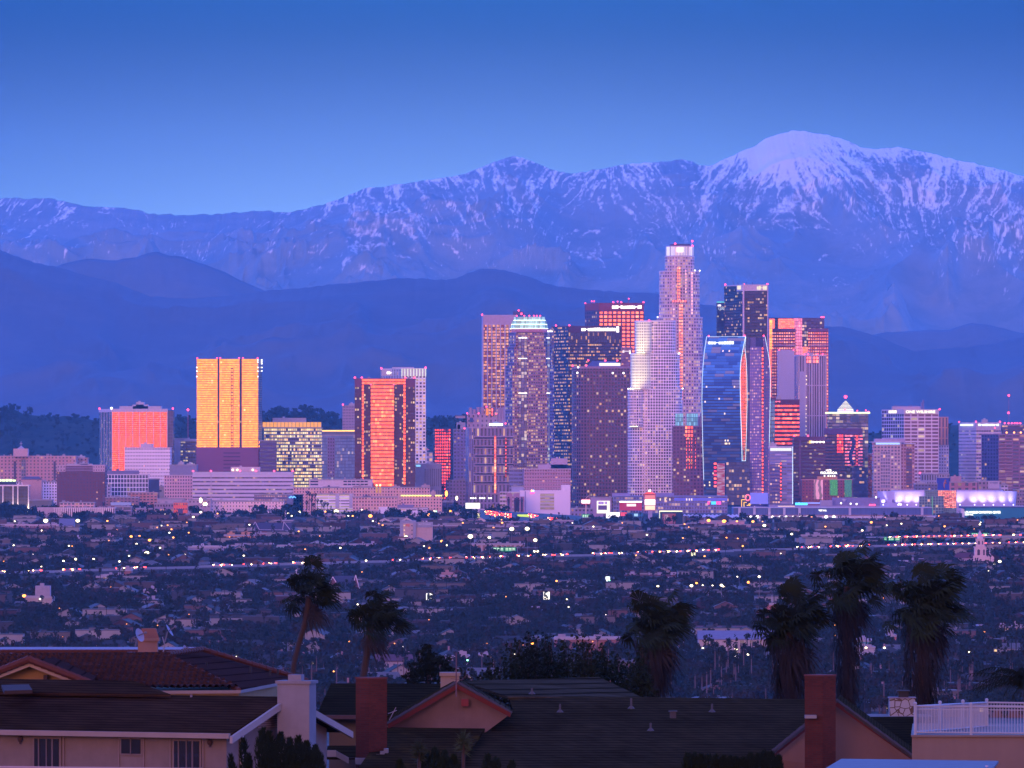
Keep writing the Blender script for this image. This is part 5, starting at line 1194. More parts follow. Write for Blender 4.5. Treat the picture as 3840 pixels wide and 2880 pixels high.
low('blue_roof_warehouse', 'long grey-blue warehouse with a teal wall at its end', 690, 850, 2050, 2095, paint((.24, .23, .33)), pent=[(720, 830, 2046)], roof=RBL); low('teal_warehouse', 'long low building with a pale teal wall right of the grey-blue warehouse', 852, 1115, 2044, 2078, paint((.20, .36, .38)), roof=RBL)
low('pink_school', 'pink building with tall windows and stepped centre, left', 352, 480, 2016, 2042, wallm((.75, .48, .44), (.10, .06, .10), .35, .5, .1), bay=3.4, flr=6, pent=[(395, 425, 2006)], pm=paint((.45, .26, .28)), parc=paint((.5, .12, .12)))
low('grey_shop_row', 'grey shop row left of the pink building', 268, 350, 2016, 2044, paint((.24, .2, .27))); low('lit_market', 'long low market with a white canopy lit from inside', 440, 560, 2072, 2100, wallm((.42, .36, .40), (.2, .2, .3), .8, .3, .3, (1, .95, .8), 1.), bay=5, flr=5, roof=paint((.4, .38, .44)))
r, D = low('amber_lit_hall', 'orange-brown hall with two tall amber-lit windows, left below the freeway', 386, 455, 2154, 2200, paint((.30, .12, .07)))
for x in (424, 446): panel(r, 'lit_window', x - 4, x + 4, 2169, 2183, D, glow((1., .62, .12), 1.6), .2, .4)
r, D = low('glass_bay_building', 'dark glass block with one lit window beside the amber-lit hall', 360, 412, 2160, 2205, facade((.12, .12, .2), (.05, .06, .10), .95, .7), bay=6, flr=2.); panel(r, 'lit_window', 399, 408, 2177, 2190, D, glow((1., .85, .25), 1.2), .2, .4)
low('orange_stub', 'small orange-brown block half hidden by dark conifers, far left', 262, 296, 2152, 2185, paint((.28, .11, .08))); low('orange_flat_block', 'orange-brown flat block with a chimney right of the amber-lit hall', 465, 492, 2135, 2190, paint((.27, .11, .08)))
r, D = low('stair_building', 'cream building with an outside stair lit by orange lamps, far left', 96, 196, 2236, 2300, paint((.34, .27, .26)), pent=[(132, 188, 2197)], pm=paint((.3, .26, .3)))
b = MB(); b.slab([P(135, 2290, D - 2), P(150, 2290, D - 2), P(185, 2262, D - 2), P(170, 2262, D - 2)], .6); b.build('stair', paint((.2, .15, .16)), r)
for (x, y) in ((150, 2246), (150, 2265), (150, 2284)): beacon(r, [(x, y, D - 2)], .55, WHT)
low('white_flat', 'white two-storey flat block behind a dark conifer, left', 538, 606, 2210, 2250, wallm((.44, .40, .44), fu=.4), bay=3, flr=3.4); low('white_cottage_block', 'small white block below the white two-storey flat block', 538, 590, 2248, 2290, paint((.36, .33, .38)))
# parking, apartments
mpk = facade((.50, .40, .46), (.04, .03, .07), .9, .35, .0)
r, D = low('white_parking_block', 'wide pale parking block with dark horizontal openings', 1160, 1395, 1797, 1928, paint((.66, .54, .58)), dep=34)
for k in range(2):
    for a, c in ((1164, 1193), (1288, 1301), (1304, 1317), (1320, 1333), (1336, 1349), (1352, 1364), (1367, 1379)): panel(r, 'opening', a, c, 1803 + k * 11, 1808 + k * 11, D, paint((.04, .035, .07)), .2, .3)
mp = facade((.66, .44, .40), (.06, .04, .08), .42, .5, .10, (1, .65, .35), 1.)
low('pink_courtyard_flats', 'pink apartment block with hipped grey roofs behind the lit parking block', 1100, 1335, 1827, 1932, mp, bay=3.2, flr=3.4, pent=[(1210, 1272, 1825)], pm=paint((.1, .1, .18)))
r, D = low('pink_turret_flats', 'large pink apartment complex with floodlit corner turrets', 1325, 1612, 1826, 1934, mp, bay=3.2, flr=3.4, pent=[(1325, 1390, 1822), (1580, 1612, 1819), (1470, 1500, 1822)], pm=paint((.42, .3, .32)))
for a in (1409, 1422): panel(r, 'lit_turret', a, a + 7, 1822, 1848, D, glow((1., .45, .15), .7), 2, .5); beacon(r, [(a + 3.5, 1820, D)], 1.2, glow((1., .6, .3), 3.))
low('pink_front_flats', 'pink apartment row in front of the turreted complex', 1322, 1490, 1862, 1942, mp, bay=3.2, flr=3.4, pent=[(1360, 1390, 1859)], pm=paint((.1, .1, .18)))
r, D = low('gold_trim_flats', 'pink apartment block with a glowing gold cornice', 1502, 1657, 1855, 1942, mp, bay=3.2, flr=3.4, pent=[(1615, 1634, 1843)], pm=paint((.5, .35, .33))); panel(r, 'gold_cornice', 1503, 1617, 1856, 1861, D, glow((1., .75, .2), 1.8), .5, .9); panel(r, 'gold_cornice', 1632, 1657, 1856, 1861, D, glow((1., .75, .2), 1.8), .5, .9)
r, D = low('lit_parking_block', 'white parking block with brightly lit decks behind palms', 1186, 1324, 1851, 1940, facade((.80, .74, .80), (.2, .2, .2), .98, .42, .6, (1, .95, .45), .9, cluster=.3), bay=12, flr=3.2)
panel(r, 'blank_wall', 1258, 1272, 1851, 1905, D, paint((.5, .46, .55)), .4, .4); panel(r, 'blank_wall', 1310, 1324, 1851, 1905, D, paint((.5, .46, .55)), .4, .4)
r, D = low('white_laboratory', 'white low modern block with a blank left wall, centre-left', 1420, 1604, 1903, 1945, wallm((.70, .64, .74), (.1, .09, .15), .9, .25, .12), bay=6, flr=4.2, pent=[(1490, 1550, 1893)], pm=paint((.22, .2, .34))); panel(r, 'blank_wall', 1420, 1465, 1901, 1944, D, paint((.8, .72, .82)), .5, .4)
r, D = low('bright_store', 'white store with a glowing yellow shop window left of the red traffic', 1635, 1870, 1920, 1950, wallm((.8, .7, .74), (.06, .06, .1), .9, .3), bay=8, flr=7, pent=[(1773, 1818, 1908)], pm=paint((.5, .42, .5))); panel(r, 'lit_shop_window', 1778, 1825, 1926, 1942, D, glow((1., .85, .35), 1.7), .3, .5)
for i, (x, w_) in enumerate(((1372, 40), (1424, 36), (1462, 34), (1508, 36), (1580, 44), (1630, 38), (1672, 34), (1712, 36), (1755, 40), (1786, 34))):
    gabled('red_roof_house', 'red-roofed white house below the white laboratory, ' + ['leftmost', 'second from left', 'third from left', 'fourth from left', 'fifth from left', 'fifth from right', 'fourth from right', 'third from right', 'second from right', 'rightmost'][i], x, x + w_, 1941 + (i % 3) * 2, 1951, 1972, WW, RR, kind='gable' if i % 2 else 'side', trim=TRIM, group='red-roofed white houses in a row')
D = DY(2050)
r = root_at('storage_building', 'tan storage building with a taller stair tower and a lettered blue-grey top band', 1560, D); keep(1496, 1626, D, 24, 80)
mt_ = paint((.50, .36, .33)); mg_ = paint((.30, .30, .38))
panel(r, 'tower', 1500, 1560, 1952, 2052, D - 3, mg_, 16, 0); panel(r, 'tower_front', 1512, 1549, 1963, 2040, D - 3, mt_, .4, .4); panel(r, 'body', 1560, 1622, 1958, 2052, D, mt_, 22, 0); panel(r, 'top_band', 1562, 1622, 1957, 1978, D, mg_, .5, .4)
sign_text('SELF STORAGE', 1592, 1966, D - .6, 6, paint((.6, .62, .72)), r, 46); panel(r, 'red_plaque', 1522, 1536, 1964, 1974, D - 3.5, glow((.9, .2, .3), .5), .3, .3)
for y in (1969, 1986, 2001, 2016): panel(r, 'window', 1543, 1547, y, y + 5, D - 3.6, WIND, .2, .2); panel(r, 'window', 1514, 1518, y, y + 4, D - 3.6, WINL, .2, .2)
low('tile_annex', 'low white annex with a red tile roof at the foot of the storage building', 1492, 1530, 2012, 2054, paint((.52, .44, .44)), roof=RR, parc=RR, par=.6); low('long_brick_row', 'long dark brick row right of the storage building', 1625, 1850, 1969, 1996, wallm((.13, .06, .08), fu=.3, fv=.3), bay=4, flr=4)
gabled('green_gable_warehouse', 'pale green gabled warehouse with a lit sign, centre-left', 1145, 1232, 2027, 2042, 2078, paint((.30, .34, .36)), paint((.22, .24, .34)), kind='gable', cat='warehouse'); low('long_white_warehouse', 'long white warehouse with two lit windows, centre-left', 1232, 1420, 2040, 2072, paint((.42, .38, .48)), roof=RBL, dep=40)
low('stadium_wall', 'ribbed pale wall with orange bays right of centre-left floodlights', 1770, 1968, 2038, 2085, facade((.46, .38, .36), (.40, .20, .14), .5, .8, .0, rough=.8), bay=4, flr=12)
# churches
D = DY(2232); r = root_at('twin_gable_church', 'dark-roofed brick church with two white-trimmed gable ends', 1290, D, 'church'); keep(1225, 1355, D, 20, 70)
gz_ = gz(D)
w_, rf, tr = MB(), MB(), MB()
w_.box(PX(1242, D), PX(1340, D), D + 2, D + 18, gz_, PZ(2196, D)); rf.slab([(PX(1246, D), D + 1, PZ(2203, D)), (PX(1346, D), D + 1, PZ(2203, D)), (PX(1336, D), D + 10, PZ(2160, D)), (PX(1252, D), D + 10, PZ(2160, D))], .3)
for (a, c, xm, yp, ye, off) in ((1230, 1270, 1248, 2163, 2196, 0), (1322, 1348, 1334, 2156, 2204, 2)):
    w_.prism([Vector((PX(a + 3, D), D - off)), Vector((PX(c - 3, D), D - off)), Vector((PX(c - 3, D), D + 6)), Vector((PX(a + 3, D), D + 6))], gz_, PZ(ye, D)); w_.poly([(PX(a + 3, D), D - off - .01, PZ(ye, D)), (PX(c - 3, D), D - off - .01, PZ(ye, D)), (PX(xm, D), D - off - .01, PZ(yp + 2, D))])
    tr.tube((PX(a, D), D - off - .4, PZ(ye + 3, D)), (PX(xm, D), D - off - .4, PZ(yp, D)), .35, n=4); tr.tube((PX(c, D), D - off - .4, PZ(ye + 3, D)), (PX(xm, D), D - off - .4, PZ(yp, D)), .35, n=4)
    rf.slab([(PX(a, D), D + 7, PZ(ye, D)), (PX(a, D), D - off - .2, PZ(ye, D)), (PX(xm, D), D - off - .2, PZ(yp, D)), (PX(xm, D), D + 7, PZ(yp, D))], .15)
w_.build('wall', BRK, r); rf.build('roof', paint((.05, .05, .08)), r); tr.build('gable_trim', paint((.62, .55, .58)), r)
D = DY(2215); r = root_at('small_steeple', 'small white belfry topped by a cross behind the left foreground palm', 1110, D, 'church'); panel(r, 'belfry', 1102, 1119, 2152, 2218, D, WW, 2.5, 0); b = MB(); b.tube(P(1111, 2152, D + 1), P(1111, 2134, D + 1), .22, n=4); b.tube(P(1107, 2140, D + 1), P(1115, 2140, D + 1), .22, n=4); b.build('cross', paint((.8, .75, .75)), r)
low('orange_pink_block', 'long orange-pink block with a raised centre, centre-left', 1545, 1740, 2156, 2198, wallm((.34, .16, .12), (.5, .35, .3), .3, .3, .05, rough=.6), bay=3, flr=3.6, pent=[(1655, 1705, 2146)], pm=paint((.35, .2, .18)))
r, D = gabled('arched_window_church', 'white church hall with arched windows and red roof behind the lower palms', 1405, 1545, 2455, 2478, 2545, paint((.34, .29, .32)), paint((.10, .035, .045)), cat='church', dep=14)
b = MB()
for x in (1455, 1478, 1502, 1528): b.frustum(PX(x, D), D - .05, PZ(2515, D), PZ(2489, D), .45, .45, 8)
b.build('arched_windows', WIND, r)
low('corner_store', 'white corner building with a green lit lamp behind the foreground roofs', 1670, 1760, 2458, 2505, paint((.30, .25, .28)), roof=RR); low('yellow_lit_house', 'yellow-lit stucco house among trees behind the foreground roofs', 1795, 1850, 2452, 2510, paint((.42, .30, .14)))
r, D = gabled('white_meeting_hall', 'long white hall with narrow tall windows behind a row of palms', 2620, 2915, 2366, 2396, 2472, paint((.40, .34, .34)), paint((.17, .17, .25)), cat='building', dep=22)
for x in (2644, 2652, 2776, 2784, 2812, 2820, 2850): panel(r, 'tall_window', x, x + 5, 2402, 2455, D, facade((.12, .10, .12), (.05, .05, .08), .6, .7, .12, (1, .75, .4), 1.), .2, .3, bay=.7, flr=1.5)
gabled('red_roof_hall', 'low maroon-roofed hall behind the long white hall', 2605, 2800, 2347, 2362, 2400, TAN, paint((.13, .05, .06)), cat='building')
low('salmon_block', 'long salmon-pink block glimpsed behind the bamboo', 2080, 2330, 2390, 2460, wallm((.30, .15, .13), fu=.2, fv=.2, lit=.2), bay=5, flr=5)
r, D = low('square_tower', 'square salmon-pink bell tower left of the right-hand palms', 2872, 2908, 2262, 2345, paint((.42, .15, .12)), dep=5); panel(r, 'louvre', 2883, 2895, 2285, 2318, D, facade((.3, .12, .1), (.15, .1, .12), .6, .5), .2, .2, bay=.8, flr=.8); b = MB(); b.tube(P(2895, 2262, D + 2), P(2895, 2232, D + 2), .12, n=4); b.build('pole', paint((.6, .6, .65)), r)
low('long_red_trim_block', 'long white block with a red roof edge, right of centre', 2345, 2545, 2156, 2196, paint((.38, .32, .38)), roof=RR, parc=RR, par=.9); low('low_brick_row', 'low brick row above the freeway, right of centre', 2175, 2340, 1984, 2012, wallm((.20, .08, .08), fu=.3, fv=.3), bay=5, flr=4); KEEP.append((PX(2480, 7900), PX(2900, 7900), 7560, 7900, 0)); low('pink_warehouse', 'long pink warehouse lit by orange lamps', 2620, 2792, 1952, 1974, paint((.50, .30, .33)), dep=40); low('long_pink_warehouse', 'very long pink low warehouse in front of the orange-lamp warehouse', 2500, 2880, 1967, 1992, paint((.36, .22, .25)), dep=30, roof=paint((.4, .28, .33)))
low('pink_bungalow_block', 'pink two-window block in the middle of the plain', 1970, 2034, 2288, 2322, wallm((.48, .27, .25), fu=.25, fv=.3), bay=4, flr=4); low('white_two_storey', 'white two-storey house with flat roof left of the pink two-window block', 1948, 2018, 2232, 2270, wallm((.34, .31, .34), fu=.4), bay=3, flr=3)
low('white_depot', 'white depot with a pink lit sign above the freeway, right', 3000, 3160, 2005, 2045, paint((.50, .42, .48)), roof=paint((.4, .36, .44))); low('cream_row', 'cream low row left of the twin-stage bell tower church', 3375, 3470, 2102, 2138, wallm((.45, .32, .3), fu=.3, fv=.3), bay=4, flr=4); gabled('brown_gabled_hall', 'brown gabled hall with a lit screen beside it, right', 3530, 3572, 2100, 2115, 2142, TAN, paint((.10, .05, .06)), cat='building')
low('lit_motel', 'long low motel with a lit upper gallery at the far right', 3672, 3880, 2345, 2385, wallm((.26, .2, .22), (.3, .2, .15), .6, .3, .4, (1, .6, .3), .9), bay=4, flr=4.2, roof=RR); low('pink_small_block', 'pink block with white upper windows between the right-hand palms', 3330, 3362, 2380, 2440, wallm((.42, .2, .2)), bay=3, flr=3)
low('turquoise_block', 'low turquoise-walled block between the right-hand palms', 3215, 3300, 2398, 2445, paint((.08, .26, .30)), roof=paint((.4, .4, .48))); low('white_corner_block', 'white low block lit by two lamps between the right-hand palms', 3212, 3282, 2425, 2475, paint((.42, .40, .46)))
# mission church tower
D = DY(2128); r = root_at('bell_tower_church', 'white mission church with a two-stage arched bell tower and red-roofed nave', 3675, D, 'church'); keep(3570, 3735, D, 22, 90)
MW = paint((.62, .46, .48)); 
def cbox(nm, x0, x1, y0, y1, off=0, dp=None, m=MW):
    b = MB(); w_ = PX(x1, D) - PX(x0, D); b.box(PX(x0, D), PX(x1, D), D + off, D + off + (dp or w_), PZ(y1, D), PZ(y0, D)); return b.build(nm, m, r)
cbox('tower_base', 3650, 3702, 2084, 2130); cbox('lower_stage', 3655, 3698, 2052, 2084, .5); cbox('cornice', 3653, 3700, 2050, 2053, .2); cbox('upper_stage', 3661, 3692, 2022, 2050, 1.2); cbox('cornice', 3659, 3694, 2020, 2023, 1)
b = MB(); b.frustum(PX(3676, D), D + 4.4, PZ(2020, D), PZ(2008, D), 2.4, 2.0, 8); b.frustum(PX(3676, D), D + 4.4, PZ(2008, D), PZ(1989, D), 1.9, .1, 8); b.build('spire', MW, r)
for x0, x1, y0, y1, of in ((3665, 3675, 2062, 2082, .5), (3687, 3693, 2062, 2082, .5), (3668, 3675, 2030, 2042, 1.2), (3683, 3687, 2030, 2042, 1.2)):
    b = MB(); b.box(PX(x0, D), PX(x1, D), D + of - .1, D + of + .2, PZ(y1, D), PZ(y0, D)); b.frustum(PX((x0 + x1) / 2, D), D + of + .3, PZ(y0, D), PZ(y0 - 2.5, D), (x1 - x0) / 2 * MP(D), .3, 8); b.build('arched_opening', paint((.07, .05, .08)), r)
b = MB(); b.box(PX(3578, D), PX(3652, D), D + 3, D + 15, gz(D), PZ(2092, D)); b.build('nave_wall', paint((.34, .26, .34)), r); b = MB(); b.slab([P(3572, 2091, D + 2), P(3655, 2091, D + 2), P(3655, 2072, D + 9), P(3590, 2072, D + 9)], .3); b.build('nave_roof', paint((.12, .04, .055)), r)
b = MB(); b.box(PX(3702, D), PX(3728, D), D + 1, D + 9, gz(D), PZ(2090, D)); b.poly([(PX(3702, D), D + .98, PZ(2090, D)), (PX(3728, D), D + .98, PZ(2090, D)), (PX(3713, D), D + .98, PZ(2075, D))]); b.build('facade_gable', MW, r)
b = MB(); b.tube(P(3711, 2077, D + 1), P(3711, 2062, D + 1), .22, n=4); b.tube(P(3708, 2067, D + 1), P(3714, 2067, D + 1), .22, n=4); b.build('cross', MW, r)
# events quarter ------------------------------------------------------------------------------
D = 8430; r = root_at('drum_arena', 'low lavender drum-shaped arena washed by white floodlights', 3560, D)
fpA = roundfoot(3296, 3823, D, .55, 48, 2.2); c_ = sum(fpA, Vector((0, 0))) / len(fpA)
b = MB(); n = len(fpA); z0, z1 = gz(D), PZ(1843, D)
for i in range(n):
    a, q = fpA[i], fpA[(i + 1) % n]; ai, qi = c_ + (a - c_) * .965, c_ + (q - c_) * .965; b.poly([(*ai, z0), (*qi, z0), (*q, z1), (*a, z1)])
b.poly([(*p, z1) for p in fpA]); b.build('drum_wall', paint((.58, .50, .74), rough=.5, nscale=.03, amp=.08), r, smooth=False)
b = MB(); b.prism([c_ + (p - c_) * .8 for p in fpA], z1, z1 + 1.4); b.build('roof', paint((.5, .42, .55)), r)
fs = bpy.data.lights.new('drum_floodlight', 'SPOT'); fs.energy = 11000; fs.color = (.80, .76, 1.); fs.spot_size = R(95); fs.spot_blend = 1.; fs.shadow_soft_size = .6
for px_ in (3312, 3368, 3402, 3436, 3600, 3655, 3690, 3725, 3765, 3800):
    tx = (px_ - 3560) / 264.; Dd = D + (PX(3823, D) - PX(3296, D)) / 2 * .55 * (1 - (1 - abs(tx) ** 2.2) ** (1 / 2.2)) - 9
    o = bpy.data.objects.new('floodlight', fs); col.objects.link(o); o.parent = r; o.location = Vector((PX(px_, Dd), Dd + 1.5, PZ(1893, Dd) + 1.6)) - r.location; o.rotation_euler = (R(135), 0, 0)
    beacon(r, [(px_, 1893, Dd)], .8, glow((.75, .7, 1.), 3.))
for x in (3306, 3345): panel(r, 'wall_screen', x, x + 18, 1873, 1884, D + (22 if x < 3330 else 8), paint((.22, .18, .42)), .5, 1)
D = 8300; r = root_at('glass_atrium', 'open green glass pavilion of gridded frames in front of the drum arena', 3500, D)
mGr = facade((.20, .30, .26), (.10, .16, .20), .80, .80, .02, (.9, 1, .7), 1., metal=.3, rough=.3); mOr = facade((.25, .20, .16), (1., .42, .25), .85, .6, .0, metal=.8, rough=.25, tilt=.03, blind=.7)
panel(r, 'rear_block', 3470, 3587, 1838, 1935, D + 6, mGr, 20, 0, bay=2.4, flr=2.6); panel(r, 'orange_glass', 3517, 3586, 1839, 1893, D + 6, mOr, .4, .5, bay=2.4, flr=1.6); panel(r, 'orange_glass', 3540, 3586, 1893, 1905, D + 6, mOr, .4, .5, bay=2.4, flr=1.6); panel(r, 'front_block', 3447, 3539, 1861, 1935, D, facade((.26, .38, .32), (.05, .12, .20), .82, .82), 12, 0, bay=3., flr=3.)
panel(r, 'green_light_column', 3494, 3498, 1862, 1930, D, glow((.3, .7, .45), .45), .4, .4)
D = 8200; r = root_at('west_hall', 'very long low hall with a blue ribbed upper wall and pale piers', 3120, D); keep(2750, 3500, D, 60, 260)
mC = facade((.13, .17, .36), (.09, .13, .30), .5, 1., .0, rough=.6)
panel(r, 'upper_wall', 2750, 3496, 1904, 1931, D, mC, 60, 0, bay=1.1, flr=40); b = MB()
for x in (2773, 2829, 2885, 2941, 2998, 3187, 3458): b.box(PX(x - 4.5, D), PX(x + 4.5, D), D - 1.6, D - .01, PZ(1932, D), PZ(1905, D), 0, True)
b.build('piers', paint((.46, .42, .54)), r); panel(r, 'roof_edge', 2750, 3496, 1902, 1905, D - .5, paint((.42, .40, .55)), 60, .5)
panel(r, 'fascia', 2762, 3560, 1935, 1943, D - 6, paint((.55, .5, .58)), 66, 0); panel(r, 'lower_wall', 2762, 3560, 1943, 1968, D - 2, paint((.10, .14, .32)), 40, 0)
b = MB()
for k in range(29): x = 2766 + k * 27.4; b.box(PX(x - 2.2, D), PX(x + 2.2, D), D - 6.2, D - 5, gz(D), PZ(1942, D))
b.build('columns', paint((.55, .5, .58)), r); panel(r, 'red_line', 2750, 3496, 1931, 1933, D, glow((.8, .25, .3), .5), .3, .3)
sign_text('WEST HALL', 3085, 1914, D - 1, 6, WHT, r, 30)
for x in (2711, 2787, 2815, 2840, 2872, 2897, 2925, 2948, 2975, 3001, 3028, 3098, 3127): beacon(r, [(x, 1938, D - 8)], 1.7 if x in (2711, 2787, 3098, 3127, 2840) else 1.2, WHT)
D = 8330; r = root_at('cyan_sign_block', 'low pale rooftop block carrying a long cyan and white neon sign', 3010, D)
panel(r, 'block', 2885, 3300, 1896, 1935, D, paint((.34, .28, .40)), 30, 0); panel(r, 'neon_sign', 2982, 3028, 1885, 1894, D, glow((.10, .62, 1.), 2.2), .5, .6); panel(r, 'neon_strip', 3028, 3075, 1883, 1890, D, glow((.35, .35, 1.), 1.), .5, .6); panel(r, 'penthouse', 3076, 3122, 1876, 1896, D, LIL, 10, 0); panel(r, 'rear_wall', 3122, 3300, 1866, 1896, D + 12, paint((.22, .2, .36)), 10, 0)
b = MB(); b.frustum(PX(3166, D), D + 2, PZ(1880, D), PZ(1871, D), 1.2, 2.6, 10); b.build('dish', paint((.6, .55, .7)), r)
for x, y in ((3154, 1887), (3190, 1889), (3212, 1890), (3285, 1865), (3372, 1891), (3378, 1892)): beacon(r, [(x, y, D - 1)], 1., WHT)
for x in (3262, 3268, 3274, 3280): beacon(r, [(x, 1893, D - 1)], .8)
panel(r, 'peach_strip', 2917, 2980, 1897, 1900, D, glow((1., .6, .5), 1.2), .3, .5)
D = 8120; r = root_at('south_hall', 'teal-walled convention hall with lit white lettering at the right', 3730, D); keep(3610, 3860, D, 50, 260)
panel(r, 'wall', 3622, 3900, 1906, 1968, D, paint((.03, .20, .27), nscale=.02), 60, 0); panel(r, 'end_pier', 3603, 3616, 1908, 1956, D, paint((.5, .46, .6)), 10, 0); panel(r, 'roof_edge', 3605, 3900, 1899, 1906, D + 1, paint((.05, .10, .22)), 50, .5); panel(r, 'roof_line', 3605, 3900, 1897.5, 1899.2, D + 1, paint((.5, .48, .6)), 50, .6)
sign_text('LOS ANGELES CONVENTION CENTER', 3685, 1921, D - 1, 8.5, WHT, r, 134); sign_text('SOUTH HALL', 3634, 1930, D - 1, 5, WHT, r, 32); beacon(r, [(3583, 1941, D - 12)], 3.0, WHT)
b = MB()
for k in range(5): a = 3588 + 0 * k
b.tube(P(3588, 1911, D), P(3602, 1925, D), .3, n=4); b.tube(P(3602, 1911, D), P(3588, 1925, D), .3, n=4); b.build('truss', LIL, r)
D = 8500; r = root_at('violet_lit_hall', 'long low glass hall washed with violet and blue light', 2590, D); keep(2290, 2740, D, 40, 430)
panel(r, 'upper_storey', 2440, 2728, 1862, 1885, D, facade((.18, .20, .42), (.15, .16, .40), .9, .7, .10, (1, .75, .4), 1.6, metal=.3), 40, 0); panel(r, 'lower_storey', 2300, 2728, 1885, 1925, D - 4, facade((.26, .26, .46), (.12, .13, .30), .8, .7, .16, (1, .7, .4), 1.2, metal=.3), 40, 0)
panel(r, 'violet_band', 2528, 2728, 1867, 1878, D, glow((.22, .16, .95), .75), .4, .5); panel(r, 'roof_edge', 2298, 2728, 1859, 1863, D - 4, paint((.22, .26, .5)), 44, 0); panel(r, 'left_storey', 2300, 2440, 1862, 1888, D - 4, facade((.26, .28, .46), (.10, .11, .26), .8, .6, .12, (1, .7, .4), 1.2), 40, 0)
panel(r, 'left_block', 2296, 2360, 1850, 1864, D + 4, paint((.30, .27, .44)), 20, 0); panel(r, 'left_block', 2440, 2528, 1849, 1863, D + 4, paint((.26, .24, .42)), 20, 0)
for x0, x1, c in ((2653, 2661, (1., .1, .4)), (2667, 2685, (.1, .6, 1.)), (2686, 2692, (1., .1, .4)), (2693, 2704, (1., .1, .5))): panel(r, 'neon_sign', x0, x1, 1880, 1892, D - 4, glow(c, 1.6), .4, .6)
for x in (2474, 2492, 2510, 2573, 2583, 2592): panel(r, 'lit_window', x, x + 4, 1869, 1877, D, glow((1., .75, .5), 1.4), .3, .8)
b = root_at('white_tent', 'white scalloped tent roof in front of the violet-lit hall', 2665, 8150, 'tent'); tb = MB(); Dt = 8150
for k in range(14):
    a = 2560 + k * 15; tb.poly([P(a, 1946, Dt), P(a + 15, 1946, Dt), P(a + 15, 1932, Dt + 10), P(a + 7, 1928, Dt + 10), P(a, 1932, Dt + 10)])
tb.build('canopy', paint((.50, .52, .66)), b); tb = MB(); tb.box(PX(2562, Dt), PX(2768, Dt), Dt + .5, Dt + 9, gz(Dt), PZ(1946, Dt)); tb.build('side_wall', paint((.28, .28, .42)), b)
WPT, D = low('white_parking_tower', 'large plain white parking block with a bright open deck section', 1950, 2138, 1839, 1935, paint((.85, .74, .86), nscale=.05, amp=.06), dep=36, parc=paint((.85, .75, .86)))
r = WPT
panel(r, 'open_decks', 2026, 2078, 1850, 1912, D, facade((.56, .5, .5), (.15, .12, .1), 1., .42, 9., (1., .85, .4), .62, cluster=0), .5, .5, bay=5, flr=3.6); panel(r, 'tall_end', 2105, 2138, 1819, 1840, D, paint((.85, .74, .86)), 20, 0); panel(r, 'stair_recess', 1968, 1972, 1842, 1920, D, paint((.4, .32, .48)), .2, .3)
smear(r, 1988, 2006, 1845, 1852, D, glow((1., .12, .45), 1.8), 3, 4); beacon(r, [(1994, 1840, D)], 1.1, glow((1., .55, .1), 4.)); beacon(r, [(2001, 1840, D)], 1., glow((.3, .5, 1.), 4.))
D = DY(1938); r = root_at('mural_parking', 'parking block covered with tall murals of standing figures', 1910, D); panel(r, 'block', 1874, 1949, 1844, 1930, D, facade((.6, .52, .58), (.12, .12, .10), .9, .5, .5, (1, .95, .5), .8), 26, 0)
b = MB()
for x0, x1 in ((1899, 1922), (1925, 1948)): b.box(PX(x0, D), PX(x1, D), D - .5, D - .1, PZ(1915, D), PZ(1849, D))
b.box(PX(1949, D), PX(1966, D), D - 4.5, D - 4, PZ(1925, D), PZ(1862, D)); b.build('mural_panels', paint((.40, .22, .32)), r)
b = MB()
for x, y in ((1907, 1866), (1932, 1870), (1938, 1867), (1944, 1869), (1957, 1868)):
    dd = D - (5 if x > 1950 else 1); b.sphere((PX(x, D), dd, PZ(y, D)), 1., 0, 6, 4); b.frustum(PX(x, D), dd, PZ(y + 30, D), PZ(y + 4, D), .9, 1.5, 6); b.frustum(PX(x, D), dd, PZ(y + 50, D), PZ(y + 30, D), .8, .9, 6)
b.build('painted_figures', paint((.05, .035, .06)), r)
# billboards and lit signs
def board(label, x0, x1, y0, y1, yb, c=(1, .93, .8), s=1.8, name='billboard', patch=(), pole=True, cat='billboard'):
    D = DY(yb) if yb < 5000 else yb; r = root_at(name, label, (x0 + x1) / 2, D, cat, gz(D)); KEEP.append((PX(x0, D), PX(x1, D), D - (320 if D > 7900 else 90), D + 4, 0))
    b = MB(); b.box(PX(x0 - .8, D), PX(x1 + .8, D), D, D + .8, PZ(y1 + .8, D), PZ(y0 - .8, D), 0, True); b.build('frame', paint((.10, .09, .12)), r); panel(r, 'face', x0, x1, y0, y1, D, glow(c, s), .1, .12)
    for (a, c2, d_, e, cc, ss_) in patch: panel(r, 'poster', a, c2, d_, e, D, glow(cc, ss_) if ss_ else paint(cc), .1, .25)
    if pole:
        b = MB(); b.tube((PX((x0 + x1) / 2, D), D + .4, gz(D) - 1), (PX((x0 + x1) / 2, D), D + .4, PZ(y1, D)), .35, n=6); b.build('pole', paint((.2, .18, .2)), r)
    return r
board('blank bright white billboard left of the red traffic queue', 1746, 1800, 1886, 1907, 8150); board('small white billboard on a pole in the middle of the plain, left of centre', 1598, 1621, 2225, 2251, 2290, patch=((1609, 1612, 2230, 2248, (.3, .3, .3), .3),))
board('white billboard on a pole in the middle of the plain, in the centre', 2038, 2061, 2219, 2248, 2290); board('tall narrow white lit sign near a green traffic light', 2271, 2287, 2162, 2188, 2215, (.9, 1, .9)); board('yellow-white billboard just above the freeway, right of centre', 2592, 2608, 2071, 2094, 2120, (1., .95, .55), 1.2)
